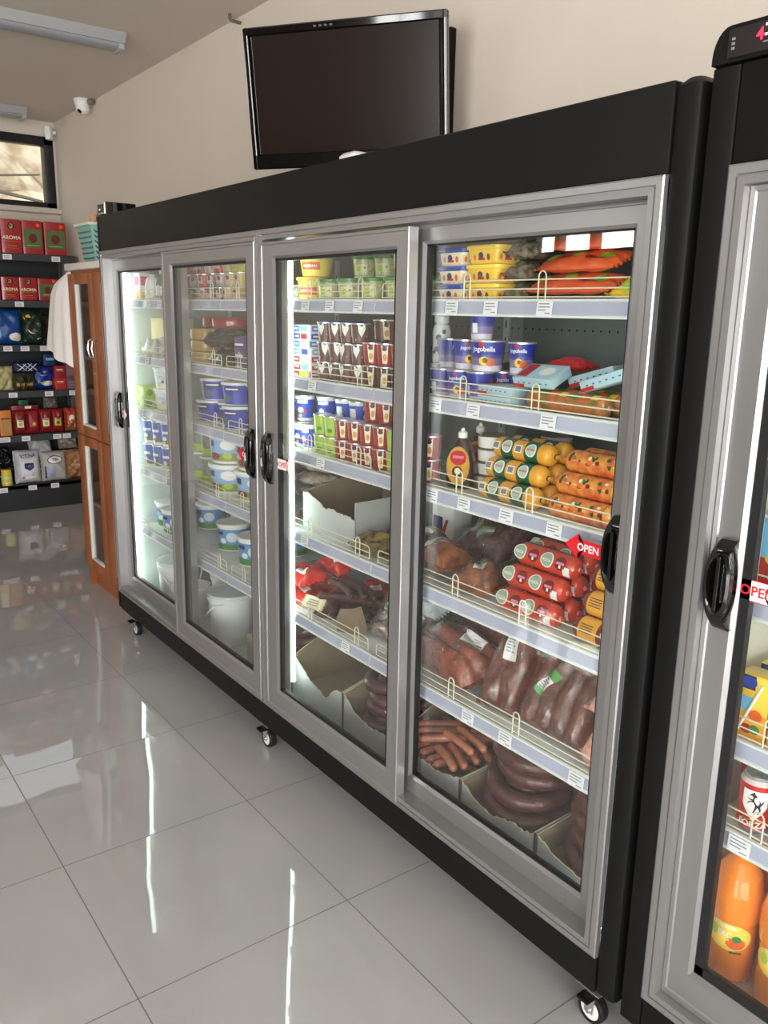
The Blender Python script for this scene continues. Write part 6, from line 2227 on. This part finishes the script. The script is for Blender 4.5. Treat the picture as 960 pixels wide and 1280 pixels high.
for k, (y, c) in enumerate(((.315, P_CREAM), (.415, P_RED), (.51, P_CREAM), (.60, P_LIME))):
    gput(stand('spice_pouch', .09, .19, .06, pm('deep_red_pouch', (140, 24, 30), .35, noise=.2, bump=.4, bscale=60), 210 + k, d_sachet(c), lump=.1), y, GZ[4] + .001, f'deep red spice pouch, {ORD[k]} after the orange box, fifth grocery shelf', rx=PI / 2)
gput(stand('spice_pouch', .09, .19, .06, pm('brick_red_pouch', (176, 56, 36), .35, noise=.2), 215, lambda b, on: [b.decal(disc2d(.024, 16, .032), on(0, .01), P_CREAM), b.decal(disc2d(.012, 12), on(0, -.008, 0, .002), P_RED), b.decal(rect2d(-.036, .036, -.08, -.05, 4, 3), on(0, 0), P_GREEN)]), .715, GZ[4] + .001, 'brick red pouch with oval cream picture at the end of the fifth grocery shelf', rx=PI / 2)
gput(carton('red_carton', 'carton', .2, .08, .035, P_DRED, lambda b, ff, fr, ft: b.decal(rect2d(.0, .05, .008, .028), ff, P_CREAM))(), .36, GZ[4] + .195, 'long dark red carton lying on the spice pouches', x=-3.05)
gput(carton('green_box', 'carton', .07, .08, .04, P_DGREEN, None)(), .36, GZ[4] + .231, 'small dark green box on the long dark red carton', x=-3.07)
gput(stand('dried_herb_bag', .1, .09, .06, pm('grey_herb_bag', (120, 118, 108), .3, noise=.5, nscale=30), 216), .57, GZ[4] + .195, 'small grey clear bag lying on top of the spice pouches', rx=PI / 2, x=-3.05)
tag(bpy.data.objects['juice_powder_box'], None, 'carton')
# bottom row
JAR = pm('yellow_jar', (206, 190, 90), .3, coat=.3)


def yjar():
    b = MB().lathe([(.034, 0), (.04, .005), (.04, .1), (.034, .112)], JAR, 28)
    for k in range(4):
        b.decal(rect2d(-.03, .03, -.003, .003, 6, 1), cyl(.04, .04, .1, FACE - .3, .025 + .02 * k), (P_CREAM, P_LIME)[k % 2])
    o = b.build('mustard_jar')
    o['category'] = 'jar'
    MB().lathe([(.036, .112), (.037, .114), (.037, .128), (0, .128)], P_YEL, 24).build('lid', o)
    return o


gput(yjar(), .185, GZ[5] + .001, 'yellow jar at the front of the bottom grocery shelf')
WFL = pm('white_flour_paper', (198, 196, 200), .5, noise=.15, nscale=14, bump=.6, bscale=50)


def d_vit(b, on):
    b.decal(shift2d(text2d('VITINA', .038, .03), 0, .085, .06), on(0, 0), P_DBLUE)
    b.decal(rect2d(-.062, .062, -.105, .06, 5, 6), on(0, 0, 0, .0014), pm('faint_grey_label', (206, 206, 212)))
    b.decal(poly2d([(-.035, .03), (.035, .03), (.035, -.01), (.0, -.035), (-.035, -.01)]), on(0, -.002, 0, .003), P_DBLUE)
    b.decal(shift2d(text2d('A', .04, .0), 0, .005), on(0, 0, 0, .0045), P_GREY)
    b.decal(disc2d(.009, 12), on(-.045, -.088, 0, .003), INK)
    b.decal(rect2d(-.03, .05, -.095, -.08, 4, 1), on(0, 0, 0, .003), P_WHITE)


gput(stand('flour_bag', .19, .265, .11, WFL, 220, d_vit, lump=.12), .355, GZ[5] + .001, 'white flour bag with navy lettering on the bottom grocery shelf', rx=PI / 2 - .12)
gput(stand('flour_bag', .17, .2, .1, WFL, 221, lump=.3), .50, GZ[5] + .16, 'plain white bag lying behind and above the flour bag', rx=PI / 2 - .6, x=-3.14)


def d_oval(b, on):
    b.decal(disc2d(.06, 24, .034), on(0, .05), P_DBLUE)
    b.decal(disc2d(.053, 24, .027), on(0, .05, 0, .002), P_WHITE)
    b.decal(shift2d(text2d('TIPI', .03, .03), 0, .05), on(0, 0, 0, .003), P_DBLUE)
    b.decal(rect2d(-.08, -.07, -.1, -.0, 1, 5), on(0, 0), P_DBLUE)
    b.decal(rect2d(-.068, -.0, -.09, .0, 4, 5), on(0, 0), pm('lavender_print', (150, 156, 186)))


gput(stand('flour_bag', .19, .24, .1, pm('cream_white_bag', (188, 184, 176), .5, noise=.15, nscale=14, bump=.5, bscale=50), 222, d_oval, lump=.12), .56, GZ[5] + .001, 'cream bag with a navy oval mark on the bottom grocery shelf', rx=PI / 2 - .12)
gput(stand('pasta_bag', .17, .24, .1, pm('pasta_in_film', (184, 138, 96), .3, coat=.6, noise=.9, nscale=50, rgb2=(140, 92, 60), bump=.8, bscale=80), 223, lump=.4), .735, GZ[5] + .001, 'bag of pale brown pasta at the end of the bottom grocery shelf', rx=PI / 2 - .1)
gput(stand('pasta_bag', .14, .12, .09, pm('pasta_in_film_pale', (160, 150, 140), .3, coat=.6, noise=.5, nscale=40), 224, lump=.4), .70, GZ[5] + .245, 'pale clear bag lying on top of the pasta bag', rx=PI / 2 - .5, x=-3.09)
gput(stand('dark_bag', .13, .16, .08, pm('black_crinkle', (30, 30, 32), .25, noise=.5, bump=.8, bscale=60), 225, lump=.4), .19, GZ[5] + .13, 'black crinkled bag above the yellow jar', rx=PI / 2 - .5, x=-3.13)
tag(bpy.data.objects['dark_bag'], None, 'bag')
gput(stand('dark_bag', .2, .13, .1, pm('black_crinkle', (30, 30, 32)), 226, lump=.4), .19, GZ[5] + .001, 'black crinkled bag behind the yellow jar', rx=PI / 2 - .5, x=-3.13)

# ------------------------------------------------------------------ wooden cabinet with its coat and basket
WOOD = mat('orange_brown_wood', (152, 88, 46), .4, noise=.25, nscale=6, rgb2=(140, 74, 36), bump=.05, bscale=60)
CX0, CX1, CY0, CY1 = -0.86, -0.06, 0.13, 0.58
CAB = empty('cabinet', 'orange-brown wooden cabinet with glazed doors and white top beside the long cooler', 'cabinet', (0, 0, 0))
b = MB().box(CX0, CX0 + .018, CY0, CY1, .0, 1.79, WOOD).box(CX1 - .018, CX1, CY0, CY1, .0, 1.79, WOOD).box(CX0, CX1, CY1 - .01, CY1, .1, 1.79, WOOD)
b.box(CX0, CX1, CY0, CY1, .11, .128, WOOD).box(CX0, CX1, CY0, CY1, 1.772, 1.79, WOOD).box(CX0 + .018, CX1 - .018, CY0 + .03, CY0 + .045, 0, .11, WOOD)
b.build('carcass', CAB)
for z in (.5, .9, 1.32):
    MB().box(CX0 + .018, CX1 - .018, CY0 + .01, CY1 - .01, z, z + .016, WOOD).build('inner_shelf', CAB)
MB().box(CX0 - .03, CX1 + .01, CY0 - .025, CY1 + .01, 1.79, 1.825, mat('white_worktop', (214, 208, 200), .4), .003).build('top_board', CAB)
WST = mat('white_window_bead', (206, 204, 200), .4)
xm = (CX0 + CX1) / 2
for (xa, xb, hs) in ((CX0, xm - .001, 1), (xm + .001, CX1, -1)):
    for (za, zb, hz) in ((.128, .90, .8), (.904, 1.772, 1.39)):
        d = bpy.data.objects.new('cabinet_door', None)
        COL.objects.link(d)
        d.parent = CAB
        y0_, y1_ = CY0 - .02, CY0 - .001
        s_, t_ = .085, .055
        wx0, wx1, wz0, wz1 = xa + (s_ + .03 if hs > 0 else s_ + .05), xb - (s_ - .02 if hs > 0 else s_), za + t_, zb - t_
        f = MB().box(xa, wx0, y0_, y1_, za, zb, WOOD, .002).box(wx1, xb, y0_, y1_, za, zb, WOOD, .002).box(wx0, wx1, y0_, y1_, za, wz0, WOOD, .002).box(wx0, wx1, y0_, y1_, wz1, zb, WOOD, .002)
        f.build('frame', d)
        MB().box(wx0, wx0 + .022, y0_ - .002, y1_, wz0, wz1, WST, .002).box(wx0 + .022, wx1, y0_ - .002, y1_, wz0, wz0 + .012, WST, .002).build('window_bead', d)
        MB().box(wx0, wx1, y0_ + .008, y0_ + .012, wz0, wz1, GLASS).build('glass_pane', d)
        hx = (xb - .03) if hs > 0 else (xa + .03)
        if hz > 1:
            MB().tube([(hx, y0_, hz - .05), (hx, y0_ - .022, hz - .04), (hx, y0_ - .03, hz), (hx, y0_ - .022, hz + .04), (hx, y0_, hz + .05)], .005, CHROME, 8).build('handle', d)
        if hs > 0 and hz > 1:
            MB().lathe([(.008, 0), (.008, .004), (.0, .005)], P_GOLD, 14, T=Matrix.Translation((hx, y0_, hz - .13)) @ Matrix.Rotation(PI / 2, 4, 'X')).build('lock', d)
FOLD = pm('rosy_folded_cloth', (170, 130, 124), .8, noise=.2, nscale=20)
put(pillow('folded_cloth', 'cloth', .26, .3, .2, FOLD, 240, crimp=0)(), -.66, .36, 1.337, 'rosy folded cloth behind the upper cabinet glass')


def coat():
    m_ = mat('white_cotton_coat', (222, 214, 208), .85, bump=.15, bscale=300, noise=.06, nscale=6)
    b = MB()
    prof = [(0.0, -.90, .03, .02), (.06, -.945, .085, .035), (.14, -1.0, .135, .055), (.25, -1.035, .165, .065), (.45, -1.055, .18, .07), (.7, -1.075, .2, .075), (.9, -1.095, .222, .08), (1.0, -1.10, .235, .082)]
    zt, zb = 1.785, 1.335
    def at(v):
        for (a, c) in zip(prof[:-1], prof[1:]):
            if v <= c[0] + 1e-9:
                t = (v - a[0]) / (c[0] - a[0])
                return [p + (q - p) * t for p, q in zip(a, c)]
        return list(prof[-1])
    def fn(u, v):
        _, cx, hx, hy = at(v)
        a = 2 * PI * u
        rip = 1 + (.05 + .22 * v) * math.sin(9 * a + 1.3 * math.sin(3 * v)) * .35
        x = cx + hx * math.cos(a) * (1 + .02 * v * math.sin(5 * a))
        y = .145 + hy * math.sin(a) * rip
        z = zt - (zt - zb) * v + (.006 * math.sin(7 * a) - .07 * math.cos(a)) * v ** 3
        return (x, y, z)
    b.surf(fn, 72, 26, m_, closeu=True)
    n = 72
    b.add([fn(i / n, 0) for i in range(n)], [tuple(range(n))], m_)
    b.surf(lambda u, v: tuple(p + (q - p) * v for p, q in zip(fn(u, 1), (-1.10, .145, zb + .12))), 72, 4, m_, closeu=True)
    t = empty('white_coat', 'white cotton coat hanging on the far side of the wooden cabinet', 'coat')
    b.build('coat_body', t, angle=80)
    MB().tube([(-.862, .145, 1.775), (-.9, .145, 1.77), (-.91, .145, 1.785), (-.908, .145, 1.8)], .005, CHROME, 8).build('hanging_loop', t)
    return t


coat()
MINT = mat('mint_basket_plastic', (126, 166, 156), .5)
HOLEG = mat('dark_basket_weave', (58, 92, 88), .7)


def basket():
    w, d, h = .25, .2, .19
    b = MB()
    b.loft_rr([(-w / 2 + .03, w / 2 - .03, -d / 2 + .025, d / 2 - .025, 0), (-w / 2, w / 2, -d / 2, d / 2, h)], MINT, .03, 5, caps=(True, False))
    b.loft_rr([(-w / 2 + .006, w / 2 - .006, -d / 2 + .006, d / 2 - .006, h), (-w / 2 + .034, w / 2 - .034, -d / 2 + .03, d / 2 - .03, .006)], MINT, .03, 5, caps=(False, True))
    for side in range(4):
        for r_ in range(6):
            for c in range(8):
                z = .02 + .026 * r_
                k = z / h
                hw_, hd_ = w / 2 - .03 * (1 - k), d / 2 - .025 * (1 - k)
                a = (c - 3.5) / 4.6
                for s_ in (-1, 1):
                    def fn(u, v, side=side):
                        if side == 0:
                            return (a * hw_ + u, -hd_ - .0012, z + v)
                        if side == 1:
                            return (hw_ + .0012, a * hd_ + u, z + v)
                        if side == 2:
                            return (a * hw_ - u, hd_ + .0012, z + v)
                        return (-hw_ - .0012, a * hd_ - u, z + v)
                    b.decal(shift2d(rect2d(-.009, .009, -.0034, .0034), s_ * .006, .006, s_ * .85), fn, HOLEG)
    t = empty('basket', 'mint green lattice basket standing on the white cabinet top', 'basket')
    b.build('basket_body', t)
    MB().loft_rr([(-w / 2 - .012, w / 2 + .012, -d / 2 - .012, d / 2 + .012, h - .004), (-w / 2 - .014, w / 2 + .014, -d / 2 - .014, d / 2 + .014, h + .008), (-w / 2 + .004, w / 2 - .004, -d / 2 + .004, d / 2 - .004, h + .008),
                  (-w / 2 + .004, w / 2 - .004, -d / 2 + .004, d / 2 - .004, h - .004)], mat('pale_basket_rim', (206, 206, 186), .5), .03, 5, caps=(False, False)).build('rim', t)
    return t


bk_ = basket()
bk_.location = (-.665, .25, 1.826)
put(pillow('bread_loaf', 'bread', .25, .1, .1, pm('peach_bread', (206, 148, 112), .7, noise=.3, nscale=20), 260, crimp=0, lump=.15)(), -.675, .235, 1.835, 'peach-coloured loaf sticking out of the mint basket', ry=-1.25)
put(pillow('dark_cloth', 'cloth', .1, .08, .09, pm('grey_brown_cloth', (110, 96, 90), .8), 261, crimp=0)(), -.625, .245, 1.96, 'grey-brown bundle at the top of the mint basket', ry=-.5)
tag(bpy.data.objects['dark_cloth'], None, 'cloth')
NUDGE = {
"white_bucket.004": (-0.0075, 0, 0),
"white_bucket.001": (0, 0.0365, 0),
"white_bucket.002": (0.0035, 0, 0),
"pasta_bag": (0, 0.0075, 0),
"frankfurter.001": (0, -0.0195, 0),
"frankfurter": (0, -0.0115, 0),
"dry_sausage": (0.0035, 0, 0),
"frankfurter.009": (-0.0025, -0.0025, 0),
"frankfurter.013": (-0.0055, 0, 0),
"dry_sausage.035": (0, 0, 0.0035),
"frankfurter.019": (-0.0025, 0, 0.0025),
"dry_sausage.010": (0, 0, 0.0015),
"frankfurter.029": (0, 0, 0.0015),
"frankfurter.030": (0, 0.0055, 0),
"dark_bag": (0, 0, 0.0055),
"dry_sausage.037": (0, 0, 0.0075),
"frankfurter.033": (0, 0, 0.0015),
"frankfurter.034": (-0.0025, 0.0025, 0),
"dry_sausage.039": (0, 0, 0.0155),
"dry_sausage.044": (0, 0, 0.0055),
"dry_sausage.040": (0, 0, 0.0075),
"paper_label": (0, 0, 0.0195),
"clear_bag": (0, 0.0465, 0),
"sausage_packet.003": (0, 0, 0.0095),
"sausage_bag": (0.0215, 0, 0),
"dry_sausage.022": (0, 0, 0.0015),
"spice_pouch.001": (0.0035, 0, 0),
"spice_pouch.003": (-0.0053, 0.0053, 0),
"dry_sausage.028": (0, 0, 0.0015),
"dry_sausage.029": (0, 0, 0.0015),
"dry_sausage.026": (0, 0, 0.0175),
"dry_sausage.027": (0, 0.0025, 0.0025),
"green_packet.001": (0.04, 0.04, 0),
"sausage_packet.001": (0, 0.0095, 0.0095),
"dry_sausage.030": (0, 0, 0.0135),
"dry_sausage.031": (0, 0, 0.0115),
"dry_sausage.032": (0, 0.0025, 0.0025),
"red_packet.005": (0, 0.0265, 0),
"sausage_packet.005": (0, 0, 0.0215),
"frozen_packet": (0, -0.0223, 0.0223),
"green_packet": (0, 0.0665, 0),
"red_carton.002": (0, 0, 0.0015),
"green_box": (0, 0, 0.0015),
"ham_packet": (-0.0258, 0, 0.0258),
"meat_packet": (-0.0364, 0.0364, 0),
"biscuit_packet": (-0.0135, 0, 0),
"snack_bag.003": (-0.0364, 0.0364, 0),
"meat_packet.001": (0, 0.0465, 0),
"meat_packet.002": (0.0075, 0, 0),
"biscuit_packet.001": (-0.0258, 0, 0.0258),
"snack_bag": (0, 0, 0.0565),
"spice_bag": (0.0415, 0, 0),
"sugar_bag": (-0.0615, 0, 0),
"snack_bag.001": (0, -0.047, 0.047),
"biscuit_packet.002": (-0.0329, 0, 0.0329),
"biscuit_packet.003": (0, 0, 0.0415),
"red_carton.001": (0.0011, 0.0011, 0),
"long_bag": (0, 0.0265, 0),
"blue_carton": (0, 0, 0.0035),
"red_packet.001": (0.0195, 0, 0),
"flour_bag.001": (0, 0.0265, 0),
"flour_bag.002": (0, 0.0365, 0),
"salad_bag": (-0.0035, 0, 0),
"white_bag": (0, 0.0265, 0),
"salad_bag.001": (0, 0.0075, 0),
"snack_tray.001": (0, -0.0035, 0),
"red_packet": (0, 0, 0.0365),
"salad_bag.002": (0, -0.011, 0.011),
"beige_box": (0, 0, 0.0075),
"foil_packet": (0.0055, 0, 0),
"fruit_pouch": (0, 0, 0.0095),
"foil_packet.001": (0.0039, 0, 0.0039),
"fruit_pouch.001": (0, 0, 0.0135),
"foil_packet.002": (0.0053, 0, 0.0053),
"fruit_pouch.002": (0, 0, 0.0155),
"gold_pack": (0, 0, 0.0015),
"bread_loaf": (0.0215, 0, 0),
"dark_cloth": (0.0612, 0, 0.0612)
}
# small shifts that keep neighbouring goods from passing through one another
for _n, _d in NUDGE.items():
    _o = bpy.data.objects.get(_n)
    if _o is not None:
        _o.location = _o.location + Vector(_d)
# ------------------------------------------------------------------ a thing whose own mesh has parts stands on an empty, its body a part like the others
BODY = (('sausage', 'casing'), ('salami', 'casing'), ('cup', 'cup_body'), ('tub', 'tub_body'), ('bucket', 'bucket_body'), ('bottle', 'bottle_body'), ('jar', 'jar_body'), ('can', 'can_body'), ('packet', 'wrapped_contents'), ('bag', 'wrapped_contents'), ('carton', 'carton_body'))
for o in [q for q in bpy.data.objects if q.parent is None and q.type == 'MESH' and q.children and q.get('category')]:
    nm = o.name.split('.')[0]
    kids = list(o.children)
    part = next((v for k, v in BODY if k in nm), 'body')
    e = bpy.data.objects.new('swap', None)
    e.empty_display_size = 0.05
    COL.objects.link(e)
    e.location, e.rotation_euler = o.location.copy(), o.rotation_euler.copy()
    for k in ('label', 'category', 'group'):
        if k in o:
            e[k] = o[k]
            del o[k]
    o.name = part
    e.name = nm
    o.location, o.rotation_euler = (0, 0, 0), (0, 0, 0)
    o.parent = e
    for c in kids:
        c.parent = e
